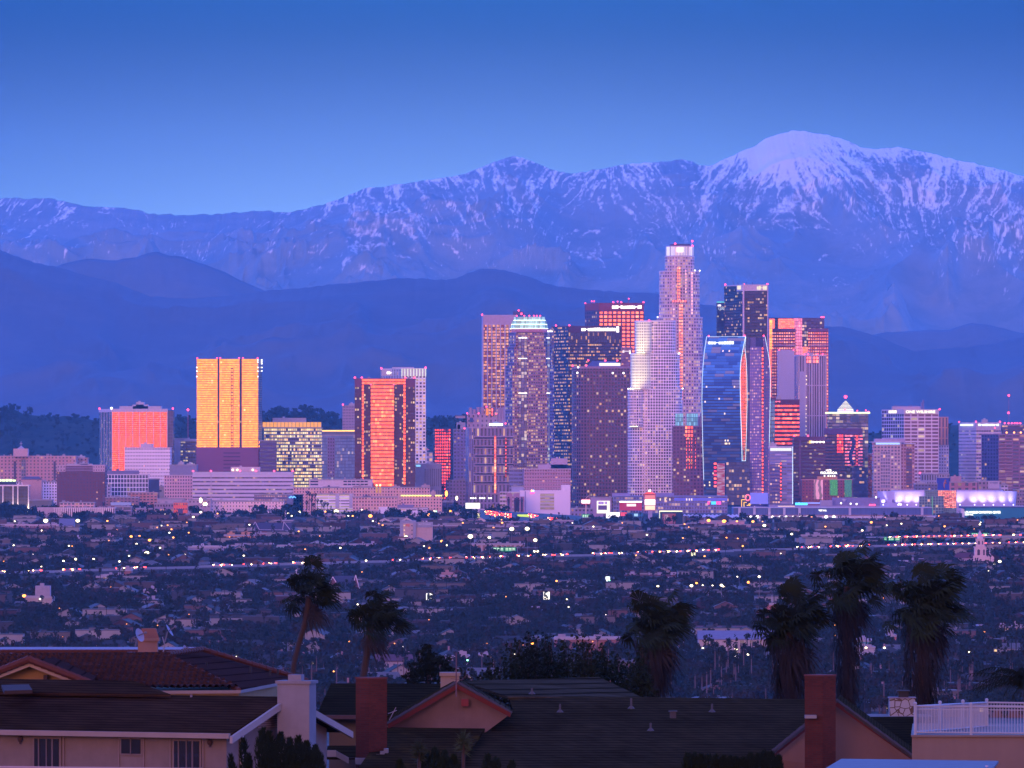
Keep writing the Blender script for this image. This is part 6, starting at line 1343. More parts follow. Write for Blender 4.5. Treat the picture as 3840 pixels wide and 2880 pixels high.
board('white lit screen beside the brown gabled hall, right', 3508, 3533, 2104, 2125, 2140, (.95, .9, .85), 1.3, patch=((3518, 3524, 2110, 2120, (.3, .2, .3), .4),)); board('small bluish billboard in front of the yellow-orange building', 889, 906, 2014, 2033, 2045, (.75, .7, 1.), .9); board('small yellow square lit sign, left of centre', 1079, 1089, 2018, 2027, 2050, (1., 1., .45), 1.6); board('stacked green-white lit signs, left of centre', 1350, 1360, 2006, 2024, 2045, (.75, 1, .9), 1.4)
board('round yellow globe-like station sign, left', 560, 572, 2020, 2034, 2050, (1., .8, .3), 2.2, cat='sign', name='station_sign')
r = board('crimson billboard under a row of white lamps', 2323, 2407, 1884, 1914, 8350, (.55, .04, .12), .9, patch=((2350, 2385, 1889, 1899, (1., .75, .75), 1.4),)); panel(r, 'lamp_row', 2323, 2407, 1879, 1884, 8350, WHT, .4, .6)
D = 8250; r = root_at('screen_pylon', 'tall pylon with red roof and stacked bright screens', 2437, D, 'sign'); panel(r, 'pylon', 2414, 2460, 1852, 1916, D, paint((.5, .2, .25)), 4, 0); panel(r, 'screen', 2419, 2456, 1857, 1872, D, glow((.9, .25, .25), 1.1), .2, .3); panel(r, 'screen', 2418, 2457, 1873, 1893, D, glow((1., .95, .97), 2.2), .2, .3); panel(r, 'screen', 2419, 2456, 1896, 1912, D, glow((1., .75, .5), 1.3), .2, .3); panel(r, 'column', 2430, 2446, 1916, 1950, D, LIL, 3, 0)
b = MB(); b.frustum(PX(2437, D), D + 2, PZ(1852, D), PZ(1843, D), 9, 2, 4, ph=math.pi / 4); b.build('red_roof', glow((1., .12, .12), 1.2), r); panel(r, 'emblem', 2432, 2441, 1837, 1845, D, WHT, 1, 0)
r, D = low('lilac_poster_block', 'plain lilac block with a purple and white illuminated poster', 2215, 2293, 1864, 1938, paint((.40, .30, .46)), dep=20); panel(r, 'poster_frame', 2238, 2287, 1878, 1925, D, glow((1., .9, .75), 1.3), .3, .4); panel(r, 'poster', 2243, 2276, 1895, 1912, D, glow((.30, .12, .45), .5), .3, .6); smear(r, 2244, 2276, 1881, 1891, D - .3, glow((.45, .15, .8), .9), 7, 5)
D = 8300; r = root_at('red_disc_sign', 'round red and white illuminated sign with curved struts', 2197, D, 'sign'); b = MB(); b.frustum(PX(2197, D), D + 4, PZ(1887, D), PZ(1875, D), 4.4, 4.6, 14); b.build('drum', WHT, r); b = MB(); b.frustum(PX(2197, D), D + 4, PZ(1875, D), PZ(1872, D), 4.7, 4.7, 14); b.frustum(PX(2197, D), D + 4, PZ(1890, D), PZ(1887, D), 4.7, 4.7, 14); b.build('red_rim', glow((1., .06, .15), 1.6), r); b = MB(); b.tube(P(2195, 1872, D + 4), P(2202, 1863, D + 4), .3, n=4); b.tube(P(2202, 1863, D + 4), P(2210, 1858, D + 4), .3, n=4); b.tube(P(2209, 1872, D + 4), P(2210, 1838, D + 4), .3, .15, n=4); b.tube(P(2197, 1940, D + 4), P(2197, 1888, D + 4), .7, n=6); b.build('struts', paint((.6, .5, .4)), r)
board('long white screen at street level under the crimson billboard', 2273, 2324, 1921, 1943, 8120, (1., .88, .9), 1.7); board('small red lit billboard right of the long white screen', 2327, 2350, 1921, 1935, 8130, (.85, .08, .15), 1.2); board('dark blue billboard with a pale figure below the screen pylon', 2357, 2412, 1923, 1938, 8110, (.05, .10, .32), .8, patch=((2378, 2392, 1926, 1936, (.5, .75, 1.), 1.),))
r = board('large dark billboard with a red and white poster and lit top edge', 2473, 2558, 1918, 1966, 8020, (.06, .05, .16), .5, patch=((2484, 2534, 1926, 1965, (.32, .07, .12), .9), (2492, 2506, 1930, 1948, (.9, .7, .75), .8))); panel(r, 'lit_edge', 2472, 2559, 1915, 1919, 8020, glow((1., .92, .5), 1.8), .4, .6); panel(r, 'lit_edge', 2472, 2475, 1919, 1955, 8020, glow((1., .92, .6), 1.2), .4, .6)
r = board('yellow-green illuminated sign above the red traffic queue', 1940, 1984, 1929, 1943, 8090, (.75, .9, .12), 1.1); panel(r, 'lower_strip', 1942, 1986, 1945, 1952, 8090, glow((1., .97, .85), 1.8), .3, .4)
D = 8350; r = root_at('neon_ring_sign', 'red and yellow neon ring above yellow neon frames', 2800, D, 'sign'); b = MB(); q = [(PX(2804, D) + 2.6 * math.cos(k * .524), D, PZ(1866, D) + 3.2 * math.sin(k * .524)) for k in range(12)]
for k in range(12): b.tube(q[k], q[(k + 1) % 12], .7, n=5)
b.build('neon_ring', glow((1., .15, .25), 2.), r); b = MB()
for (a, y0, c2, y1) in ((2780, 1874, 2800, 1874), (2781, 1874, 2781, 1900), (2790, 1884, 2800, 1884), (2790, 1884, 2790, 1902), (2800, 1895, 2812, 1895), (2812, 1888, 2812, 1898), (2806, 1892, 2812, 1888)): b.tube(P(a, y0, D), P(c2, y1, D), .42, n=4)
b.build('neon_frame', glow((1., .55, .05), 2.2), r); b = MB(); b.box(PX(2799, D), PX(2812, D), D + 2, D + 3, PZ(1905, D), PZ(1876, D)); b.build('backing', paint((.04, .04, .10)), r)
# small blocks behind the arena
low('grey_podium_row', 'grey low block with rooftop plant left of the blue mural wall', 3430, 3516, 1813, 1925, wallm((.20, .19, .30)), bay=4, flr=4, pent=[(3440, 3470, 1808)]); low('white_loft_row', 'pale loft row with tall windows behind the drum arena', 3455, 3560, 1776, 1908, wallm((.46, .42, .50), fu=.5, fv=.7), bay=3, flr=9, beacons=(3450,))
r, D = low('blue_mural_block', 'blue mural wall with an orange dancing figure behind the drum arena', 3517, 3560, 1789, 1920, paint((.05, .07, .40))); b = MB(); b.sphere((PX(3545, D), D - .6, PZ(1802, D)), 1.2, 0, 6, 4); b.tube(P(3544, 1806, D - .6), P(3540, 1818, D - .6), 1.5, 1., n=5); b.tube(P(3540, 1818, D - .6), P(3542, 1831, D - .6), 1., .5, n=5); b.tube(P(3546, 1808, D - .6), P(3549, 1814, D - .6), .6, n=4); b.build('painted_figure', paint((.5, .16, .12)), r)
low('pink_loft_block', 'pink brick loft block behind the drum arena, right of the blue mural wall', 3560, 3665, 1806, 1912, wallm((.46, .24, .26), fu=.45, fv=.6, lit=.08), bay=8, flr=6, pent=[(3565, 3605, 1786)], pm=paint((.45, .26, .28))); r, D = low('poster_loft_block', 'pale block with a faded painted poster behind the right end of the arena', 3668, 3756, 1803, 1912, wallm((.36, .26, .30), lit=.1), bay=5, flr=5); panel(r, 'painted_poster', 3705, 3748, 1804, 1832, D, paint((.5, .42, .52)), .3, .4); smear(r, 3712, 3742, 1808, 1813, D - .2, paint((.2, .2, .35)), 2, 8)
low('white_balcony_row', 'small white balcony block at the right edge behind the arena', 3753, 3780, 1817, 1916, wallm((.55, .5, .58), fu=.7), bay=5, flr=4); low('far_beige_block', 'tan block with narrow windows at the far right behind the arena', 3805, 3860, 1835, 1908, wallm((.34, .26, .3)), bay=3, flr=4)
low('dark_low_row', 'dark low block behind the white laboratory, centre-left', 1600, 1700, 1880, 1938, wallm((.12, .10, .2), lit=.05), bay=4, flr=4); low('violet_low_row', 'violet-grey low block below the lilac poster block', 2140, 2225, 1905, 1945, wallm((.30, .25, .40), lit=.15), bay=4, flr=4)
for i, (x0, x1, yt, yb, c) in enumerate(((395, 470, 1880, 1925, (.3, .14, .16)), (500, 575, 1905, 1945, (.36, .28, .34)), (690, 800, 1925, 1950, (.40, .32, .38)), (800, 900, 1930, 1958, (.42, .34, .38)), (1100, 1180, 1925, 1950, (.28, .2, .26)), (1190, 1300, 1930, 1960, (.36, .24, .26)), (1330, 1420, 1915, 1948, (.3, .27, .36)), (1020, 1100, 1950, 1975, (.3, .2, .24)), (2560, 2700, 2030, 2052, (.24, .2, .26)), (2700, 2800, 2040, 2062, (.22, .18, .25)), (1870, 2000, 1955, 1980, (.35, .30, .40)), (2000, 2150, 1950, 1978, (.30, .24, .34)), (2890, 3000, 1985, 2005, (.25, .2, .26)), (3230, 3330, 2010, 2035, (.3, .27, .34)), (0, 110, 1965, 1990, (.36, .3, .38)), (560, 640, 1940, 1962, (.34, .27, .35)), (1800, 1950, 2090 - 118, 1998, (.2, .14, .2)))):
    low('low_block', ['dull red', 'lilac-grey', 'pale lilac', 'cream-lilac', 'brown-grey', 'dusty rose', 'slate-lilac', 'mauve', 'grey-brown', 'plum-grey', 'pale violet', 'dusky violet', 'taupe', 'pewter', 'silver-lilac', 'smoky lilac', 'dark plum'][i] + ' low commercial block ' + zone((x0 + x1) / 2, (yt + yb) / 2), x0, x1, yt, yb, wallm(c, lit=.12, fu=.35, fv=.3), bay=4, flr=4)
# ---------------------------------------------------------------- freeway, cars, gantry signs
ROAD = paint((.05, .05, .055)); CONC = paint((.24, .23, .25)); b = MB(); br = MB()
pts = []
for px_ in range(-500, 4500, 250):
    D = DY(road_y(px_) + 32) - 8; pts.append((PX(px_, D), D))
for (x0, D0), (x1, D1) in zip(pts[:-1], pts[1:]):
    z0, z1 = gz(D0) + 7., gz(D1) + 7.
    b.poly([(x0, D0 - 15, z0), (x1, D1 - 15, z1), (x1, D1 + 15, z1), (x0, D0 + 15, z0)]); b.poly([(x0, D0 - 15, z0 - 9), (x1, D1 - 15, z1 - 9), (x1, D1 - 15, z1), (x0, D0 - 15, z0)]); b.poly([(x1, D1 + 15, z1 - 9), (x0, D0 + 15, z0 - 9), (x0, D0 + 15, z0), (x1, D1 + 15, z1)])
    for o_ in (-15.2, 15.0, -.15): br.prism([(x0, D0 + o_), (x1, D1 + o_), (x1, D1 + o_ + .25), (x0, D0 + o_ + .25)], min(z0, z1) - .5, min(z0, z1) + .85)
o = b.build('road', ROAD); tag(o, kind='structure'); b = MB(); Dr = DY(road_y(3600) + 32) + 165
b.box(PX(3250, Dr), PX(4000, Dr), Dr - 14, Dr + 14, gz(Dr) + 9.6, gz(Dr) + 10.4, 0, True)
for x in range(3300, 3990, 90): b.box(PX(x, Dr), PX(x, Dr) + 1.5, Dr - 3, Dr + 3, gz(Dr) - 1, gz(Dr) + 9.61)
o = b.build('road', CONC); tag(o, kind='structure'); KEEP.append((PX(3320, Dr), PX(3760, Dr), Dr - 150, Dr + 14, 0)); o = br.build('freeway_barrier', CONC); tag(o, 'low concrete barriers along the raised freeway', 'barrier')
def car_proto(c, nm='car'):
    root = thing(nm, 'x', 'car', (0, 0, 0)); b = MB()
    b.poly([(-2.2, -.9, .35), (2.2, -.9, .35), (2.25, -.9, .75), (1.2, -.9, .95), (-2.2, -.9, 1.0)]); b.poly([(2.2, .9, .35), (-2.2, .9, .35), (-2.2, .9, 1.0), (1.2, .9, .95), (2.25, .9, .75)])
    b.poly([(2.2, -.9, .35), (2.2, .9, .35), (2.25, .9, .75), (2.25, -.9, .75)]); b.poly([(2.25, -.9, .75), (2.25, .9, .75), (1.2, .9, .95), (1.2, -.9, .95)]); b.poly([(1.2, -.9, .95), (1.2, .9, .95), (-2.2, .9, 1.), (-2.2, -.9, 1.)]); b.poly([(-2.2, .9, .35), (-2.2, -.9, .35), (-2.2, -.9, 1.), (-2.2, .9, 1.)])
    b.build('body', paint(c, .3, spec=.6), root)
    b = MB(); lo = [(-1.7, -.85), (1.1, -.85), (1.1, .85), (-1.7, .85)]; hi = [(-1.2, -.7), (.4, -.7), (.4, .7), (-1.2, .7)]
    for k in range(4): j = (k + 1) % 4; b.poly([(*lo[k], .95), (*lo[j], .95), (*hi[j], 1.48), (*hi[k], 1.48)])
    b.poly([(*p, 1.48) for p in hi]); b.build('cabin', paint((.03, .03, .05), .15, spec=.8), root)
    for x in (-1.4, 1.4):
        for y in (-.92, .78): b = MB(); b.tube((x, y, .33), (x, y + .14, .33), .33, n=10); b.build('wheel', paint((.02, .02, .02)), root)
    for y in (-.65, .65):
        b = MB(); b.box(2.1, 2.5, y - .32, y + .32, .42, .92, 0, True); b.build('headlight', HLM, root); b = MB(); b.box(-2.42, -2.1, y - .32, y + .32, .5, .98, 0, True); b.build('taillight', TLM, root)
    return root
HLM = glow((1., .66, .25), 26.); TLM = glow((1., .035, .02), 18.)
cars = [(car_proto((.5, .5, .52)), 'silver'), (car_proto((.05, .05, .06)), 'black'), (car_proto((.55, .53, .5)), 'white'), (car_proto((.25, .04, .04)), 'dark red')]
rc_ = random.Random(3); usedc = set()
def put_car(x, D, z, rz, base, px, py, s=1.25):
    k = rc_.randrange(4); pr, cn = cars[k]
    if k in usedc: o = copy_thing(pr, (x, D, z), rz, s)
    else: usedc.add(k); kids[pr.name] = [(c, []) for c in pr.children]; o = pr; o.location = (x, D, z); o.rotation_euler = (0, 0, rz); o.scale = (s,) * 3
    later_label(o, cn + ' car ' + base, px, py); o['group'] = 'cars with lights on in the evening traffic'
dense = [(0, 40, .6), (120, 160, .7), (235, 290, .8), (450, 540, .8), (815, 870, .7), (920, 945, .6), (1000, 1025, 1.), (1110, 1140, .6), (1310, 1335, .6), (1480, 1515, .8), (1590, 1690, .6), (1750, 1830, .9), (1880, 1985, 1.3), (2045, 2115, .8), (2235, 2275, 1.1), (2300, 2340, .8), (2390, 2535, .9), (2560, 2600, .8), (2650, 2690, .6), (3000, 3025, 1.), (3045, 3070, .8), (3125, 3165, 1.2), (3185, 3255, 1.3), (3335, 3480, 1.6), (3490, 3600, 1.5), (3615, 3740, 1.6), (3790, 3840, .3)]
for a, c2, dn in dense:
    for lane in range(4):
        x = a + rc_.uniform(0, 26)
        while x < c2:
            if rc_.random() < dn * .75:
                up = 1 if (x > 3320 and lane >= 2) else 0; D = DY(road_y(x) + 32) - 8 + 165 * up + (-11, -5, 4.5, 11)[lane]; ang = (0.12 if lane < 2 else math.pi + .12) + rc_.uniform(-.02, .02)
                # traffic near side heads right and slightly toward the camera, far side heads away
                put_car(PX(x, D), D, gz(D) + 7.02 + 3.5 * up, ang - (.55 if lane >= 2 else .0), 'on the near lanes of the freeway ' + ['far left', 'left', 'left of centre', 'centre', 'right of centre', 'right', 'far right'][min(6, int(x / 549))] if lane < 2 else 'on the far lanes of the freeway ' + ['far left', 'left', 'left of centre', 'centre', 'right of centre', 'right', 'far right'][min(6, int(x / 549))], x, 0)
            x += rc_.uniform(20, 38)
for i in range(62):    # the queue of tail lights in the street beneath the towers
    if i < 40: px_ = rc_.uniform(1822, 1912); py_ = 1921 + (px_ - 1822) * .17 + rc_.uniform(-5, 9)
    else: px_ = rc_.uniform(1985, 2175); py_ = 1936 + (px_ - 1985) * .13 + rc_.uniform(-4, 6)
    D = 8080 - (py_ - 1935) * 4; put_car(PX(px_, D), D, PZ(py_, D), math.pi / 2 + .15, 'in the queue of tail lights below the towers' if i < 40 else 'in the tail lights right of the yellow-green sign', px_, py_, 1.3)
b = MB(); D = 8100; b.slab([P(1800, 1950, 7950), P(2240, 1975, 7950), P(2190, 1935, 8200), P(1800, 1912, 8200)], .5); o = b.build('road', ROAD); tag(o, kind='structure'); KEEP.append((PX(1800, D), PX(2200, D), 7930, 8210, 0))
GS = glow((.03, .30, .14), .9); GSW = glow((.8, 1., .7), 1.1)
for lab, boards, D, yl in (('overhead green freeway sign gantry near the floodlit ribbed wall', ((1848, 1891), (1893, 1935)), 6150, (2052, 2068)), ('overhead green freeway sign gantry left of the bright traffic bend', ((3314, 3326), (3331, 3353), (3356, 3375)), 6560, (2013, 2028)), ('overhead green freeway signs behind the bell tower church', ((3642, 3669), (3685, 3711)), 6700, (1998, 2013)), ('single green freeway sign above the freeway, right of centre', ((2538, 2562),), 6600, (2035, 2049)), ('dim green freeway sign in front of the teal convention hall', ((3606, 3640),), 7700, (1959, 1971)), ('green street sign board below the round red sign', ((2182, 2211),), 8060, (1928, 1939)), ('dim green freeway sign among trees at the far left', ((68, 90),), 6100, (2112, 2124))):
    r = root_at('gantry_sign', lab, boards[0][0], D, 'road sign'); b = MB(); x0, x1 = boards[0][0] - 6, boards[-1][1] + 6
    for x in (x0, x1): b.tube((PX(x, D), D + .6, gz(D)), (PX(x, D), D + .6, PZ(yl[0], D)), .22, n=4)
    b.tube(P(x0, yl[0] + 2, D + .6), P(x1, yl[0] + 2, D + .6), .2, n=4); b.build('gantry', paint((.3, .3, .34)), r)
    for k, (a, c2) in enumerate(boards):
        panel(r, 'sign_board', a, c2, yl[0], yl[1], D, GS, .2, .0); b = MB()
        for q in range(2):
            for e in range(3): xx = a + 3 + e * (c2 - a - 4) / 3; b.box(PX(xx, D), PX(xx + (c2 - a - 8) / 3.6, D), D - .25, D - .1, PZ(yl[0] + 6.2 + q * 5.5, D), PZ(yl[0] + 3 + q * 5.5, D), 0, True)
        b.build('sign_lines', GSW, r)
# street lamps ----------------------------------------------------------------------------------
OM = glow((1., .33, .05), 5.); WM = glow((1., .84, .50), 5.); GM = glow((.25, 1., .5), 6.)
def lamp_proto(hc, rad, h, arm=True):
    root = thing('street_lamp', 'x', 'street lamp', (0, 0, 0)); b = MB(); b.tube((0, 0, -1), (0, 0, h), .16, .09, 5)
    if arm: b.tube((0, 0, h - .1), (-1.2, 0, h + .25), .08, n=4)
    b.build('pole', paint((.22, .20, .22)), root); b = MB(); b.sphere((-1.2 if arm else 0, 0, h + .1), rad, 0, 8, 5, .75); b.build('lamp_head', hc, root); return root
LP = {}
def lamp(px, py, kind, rad, h=9.):
    key = (kind, rad, h); D = DY(py)
    for _ in range(12): D = DY(py + h / MP(D))
    sz = 1.
    if py < 1962 and D > 8400: D = 8400 - (px * 7 % 60); sz = max(.5, (PZ(py, D) - gz(D)) / h)
    base = ('tall ' if h > 12 else '') + ('glaring ' if rad > 1.4 else '') + {'o': 'orange street lamp', 'w': 'white street lamp', 'g': 'green signal lamp'}[kind]
    if key not in LP: LP[key] = o = lamp_proto({'o': OM, 'w': WM, 'g': GM}[kind], rad, h, h < 12); kids[o.name] = [(c, []) for c in o.children]; o.location = (PX(px, D), D, gz(D)); o.scale = (1, 1, sz)
    else: o = copy_thing(LP[key], (PX(px, D), D, gz(D)), 0, (1, 1, sz))
    later_label(o, base + ' ' + zone(px, py), px, py); o['group'] = 'street lamps across the plain'
lw = [(522, 1960, 1.6), (757, 1877, 1.7), (777, 1891, 1.3), (769, 1891, 1.2), (729, 1939, 1.2), (757, 1921, 1.3), (244, 2104, .8), (291, 2097, 1.1), (357, 2097, .8), (454, 2106, .8), (517, 2040, .9), (606, 2055, .8), (556, 2074, 1.8), (382, 2304, .7), (920, 2084, .7), (176, 1953, 2.3), (296, 1953, 2.), (128, 2080, .7), (56, 2045, .8), (264, 2047, .7), (1265, 1918, 2.4), (1129, 1920, 1.5), (1717, 1869, 1.3), (1632, 1917, 1.2), (1527, 2015, 1.9), (1558, 2007, 1.2), (1565, 2006, 1.1), (1681, 2045, .9), (1594, 2048, .9), (1282, 2055, .8), (1246, 1976, 1.), (1379, 2103, .8), (1349, 2267, .5), (2431, 2006, .8), (2474, 2199, .8), (2575, 2200, .8), (2642, 2195, .5), (2679, 2196, .5), (2720, 2199, .9), (2772, 2163, .5), (2133, 2248, .45), (2140, 2277, .45), (2645, 2431, .5), (2770, 2434, .8), (2815, 2455, .55), (2770, 2464, .6), (2749, 1972, 1.5), (2871, 1971, 1.6), (2974, 2003, 1.1), (3330, 1970, .7), (3679, 1967, .9), (3735, 2112, 1.3), (3755, 2106, 1.2), (3257, 2430, .6), (3326, 2430, .6), (3644, 2446, .45), (2262, 2190, .5), (1035, 1988, .7), (640, 1998, .8), (1085, 1925, .9), (1060, 1915, .8), (1045, 1932, .8), (1098, 1935, .9), (1340, 1922, .9), (1360, 1912, .9), (1372, 1925, .8), (3392, 2298, .9), (490, 2085, .7), (700, 2078, .6), (2010, 2068, 1.), (2022, 2068, .9), (60, 1955, .8), (940, 1968, .8), (2230, 1975, .8)]
lo_ = [(566, 2026, 1.3), (497, 2012, 1.2), (528, 2011, 1.), (98, 2235, 1.15), (170, 2235, 1.1), (424, 2202, .55), (655, 2016, .9), (713, 1998, .8), (407, 1954, 1.), (1393, 1935, 2.1), (1201, 1917, 1.1), (1224, 1919, 1.), (1327, 1935, 1.), (1678, 1852, 1.5), (1694, 1917, 1.5), (1614, 1931, 1.8), (1662, 2030, 1.3), (1615, 2055, .8), (1125, 1993, .8), (1319, 2406, .42), (1384, 2515, .4), (1262, 2533, .36), (1835, 2415, .42), (1860, 2482, .35), (1108, 2235, .4), (1466, 2198, .4), (1905, 2238, .4), (2662, 1952, 1.8), (2720, 1955, 2.1), (2768, 1955, 1.), (2828, 1956, 1.4), (2773, 2020, .9), (2729, 2017, .8), (2791, 2048, .8), (2785, 2087, .7), (2648, 2086, .7), (2566, 2018, .7), (2094, 2179, .7), (2619, 2187, .8), (2814, 2184, 1.), (2880, 2179, .6), (2391, 2083, .6), (2006, 2413, .7), (2143, 2483, .35), (2582, 2336, .3), (3768, 2233, .4), (3547, 1974, 1.), (3272, 1959, 1.3), (3321, 2243, .3), (3100, 1975, .8), (20, 2105, .5), (1150, 2060, .6), (3700, 2370, .4), (820, 1926, .8), (980, 1921, .8), (2450, 1975, .9)]
for q in lw: lamp(q[0], q[1], 'w', q[2])
for q in lo_: lamp(q[0], q[1], 'o', q[2])
for q in ((1764, 2012, 1.9, 26.), (1919, 1984, 1.8, 26.), (1977, 1983, 1.7, 30.), (2007, 2026, 1.5, 20.), (1835, 2016, 1.2, 20.), (2593, 2197, 1., 13.), (2705, 2195, .9, 13.), (2847, 2163, .8, 20.)): lamp(q[0], q[1], 'w', q[2], q[3])
for q in ((1763, 2480, .45), (2293, 2177, .4), (3343, 2388, .3), (1640, 1918, .7)): lamp(q[0], q[1], 'g', q[2])
rl = random.Random(21)
for k in range(34):
    px_, py_ = rl.uniform(0, 3840), rl.uniform(1925, 1990); lamp(px_, py_, rl.choice('ooow'), rl.choice([.6, .8, 1.]))
for k in range(36):
    px_, py_ = rl.uniform(0, 3840), rl.uniform(1990, 2480); lamp(px_, py_, rl.choice('oow'), .5 if py_ < 2200 else .28)
# dark wooded hills behind the left part of the city and low ones at the right
hl = [(-900, 1560), (0, 1548), (36, 1524), (60, 1540), (100, 1556), (180, 1560), (260, 1562), (330, 1572), (420, 1584), (640, 1566), (690, 1560), (740, 1580), (900, 1560), (980, 1552), (1100, 1545), (1180, 1544), (1260, 1570), (1330, 1585), (1500, 1600), (1580, 1570), (1700, 1566), (1800, 1572), (1950, 1640), (2100, 1700), (3000, 1700), (3080, 1650), (3180, 1634), (3270, 1628), (3360, 1612), (3460, 1604), (3560, 1594), (3660, 1596), (3840, 1604), (4740, 1600)]
range_('hills', hl, 12600, 11800, 900, 40, 12., 260., 71, rock_mat((.022, .030, .022), (.045, .05, .035), sc1=.02), jag=4, base=52)
def on_road(x, D):
    px = CX + x / MP(D); dd = DY(road_y(px) + 32) - D
    return -34 < dd < 130
r_ = random.Random(5)
sel = [h for h in allh if not blocked(h[0], h[1], 8) and not on_road(h[0], h[1]) and r_.random() < .54]
sel.sort(key=lambda h: h[1])
ind, rest = sel[:290], sel[290:]
used = {}
for (x, D, row) in ind:
    k = r_.randrange(len(protos)); pr, kd, wl_, rf_ = protos[k]
    loc = (x, D, gz(D)); s = r_.uniform(.9, 1.12); rz = r_.uniform(-.35, .35) + (math.pi if r_.random() < .2 else 0)
    if k not in used: used[k] = 1; o = pr; kids[pr.name] = [(c, list(c.children)) for c in pr.children]; o.location = loc; o.rotation_euler = (0, 0, rz); o.scale = (s,) * 3
    else: o = copy_thing(pr, loc, rz, s)
    px, py = CX + x / MP(D), HY + (H - gz(D)) / MP(D)
    shape = {'gable': 'gabled', 'side': 'gabled', 'hip': 'hip-roofed', 'flat': 'flat-roofed'}[kd]
    later_label(o, '%s-roofed %s house, %s' % (rf_, wl_, zone(px, py)) if kd != 'flat' else 'flat-roofed %s building, %s' % (wl_, zone(px, py)), px, py)
    o['group'] = 'houses on the plain'
for k, (pr, *_q) in enumerate(protos):
    if k not in used:
        for c in pr.children: bpy.data.objects.remove(c)
        bpy.data.objects.remove(pr)
# the many further houses: one mass
def bake(name, items, meshes, mats, label=None, cat=None):
    """items: (mesh key, x, y, z, rot, scale, material index); merged with numpy into one mesh"""
    V, Fc, MI = [], [], []; base = 0
    for (k, x, y, z, a, s, mi) in items:
        v, f = meshes[k]; c, sn = math.cos(a) * s, math.sin(a) * s
        V.append(np.stack([v[:, 0] * c - v[:, 1] * sn + x, v[:, 0] * sn + v[:, 1] * c + y, v[:, 2] * s + z], 1))
        Fc += [tuple(i + base for i in q) for q in f]; MI += [mi if mi is not None else 0] * len(f); base += len(v)
    me = bpy.data.meshes.new(name); me.from_pydata(np.concatenate(V).tolist(), [], Fc)
    for m in mats: me.materials.append(m)
    me.polygons.foreach_set('material_index', MI); me.update()
    o = bpy.data.objects.new(name, me); col.objects.link(o); tag(o, label, None, kind='stuff'); return o
def arr(mb): return (np.array([tuple(p) for p in mb.v]), mb.f)
hm = {}; rmats = [paint(c, nscale=.3, amp=.35) for c in ROOFC.values()]; wmats = [paint(c, nscale=.2) for c in WALLC.values()]
items = []
for i in range(12):
    k = ['gable', 'side', 'hip', 'flat'][i % 4]; r = random.Random(i)
    wl, rf, ch = house_mesh(k, r.uniform(10, 15) if k != 'flat' else r.uniform(16, 30), r.uniform(8, 11), r.choice([3.3, 5.8]) if k != 'flat' else r.choice([4.5, 7, 9]), .45, r)
    hm[(i, 'w')] = arr(wl); hm[(i, 'r')] = arr(rf)
for (x, D, row) in rest:
    far = D > 6300; i = r_.choice([3, 7, 11, 3, 7]) if (far and r_.random() < .45) else r_.randrange(12)
    a = r_.uniform(-.4, .4); s = r_.uniform(.9, 1.2)
    items.append(((i, 'w'), x, D, gz(D), a, s, len(rmats) + r_.choice([0, 1, 1, 2, 3, 4, 5, 1]))); items.append(((i, 'r'), x, D, gz(D), a, s, r_.choice([0, 0, 1, 1, 2, 3, 4, 5, 5])))
bake('far_houses', items, hm, rmats + wmats, 'mass of small far-off houses between the trees of the plain')
# trees
tm = {}
for k in range(7):
    r = random.Random(40 + k); mb = MB()
    if k < 5:
        bl = [(r.uniform(-2.2, 2.2), r.uniform(-1.6, 1.6), r.uniform(3., 5.6), r.uniform(1.4, 2.5), .72) for _ in range(5)]; leaf_cloud(mb, bl, 100, .85, r); mb.tube((0, 0, -1), (0, 0, 4), .3, n=3)
    else:
        leaf_cloud(mb, [(0, 0, 1.5 + 1.6 * q, 1.6 * (1 - q / 9.) + .2, 1.1) for q in range(7)], 80, .7, r)
    tm[k] = arr(mb)
for k in range(2):
    r = random.Random(60 + k); mb = MB(); mb.tube((0, 0, -1), (0, 0, 15), .3, .25, 3)
    leaf_cloud(mb, [(0, 0, 15.6, 1.7, .95), (0, 0, 13.8, .8, 1.4)], 36, .75, r); tm[7 + k] = arr(mb)
ntree = 0; items = []; tind = []
D = 2950.
while D < 8100:
    half = 2000 * MP(D); x = -half
    while x < half:
        x += r_.expovariate(1 / (6. if D < 6000 else 8.)) + 1.5
        dd = D + r_.uniform(-6, 6)
        dens = vnoise(np.array([x / 90.]), np.array([dd / 160.]), 4)[0]
        if r_.random() > .32 + .95 * dens: continue
        rd = DY(road_y(CX + x / MP(dd)) + 32) - dd
        if blocked(x, dd, 1.5) or abs(rd) < 26 or (0 < rd < 170 and r_.random() < (.96 if x > 250 else .85)): continue
        palm = r_.random() < (.12 if D < 5200 else .06)
        tind.append((x, dd, palm))
    D += 15 if D < 5500 else 21
tind.sort(key=lambda q: q[1])
npalm = ntr = 0; usedt = {}
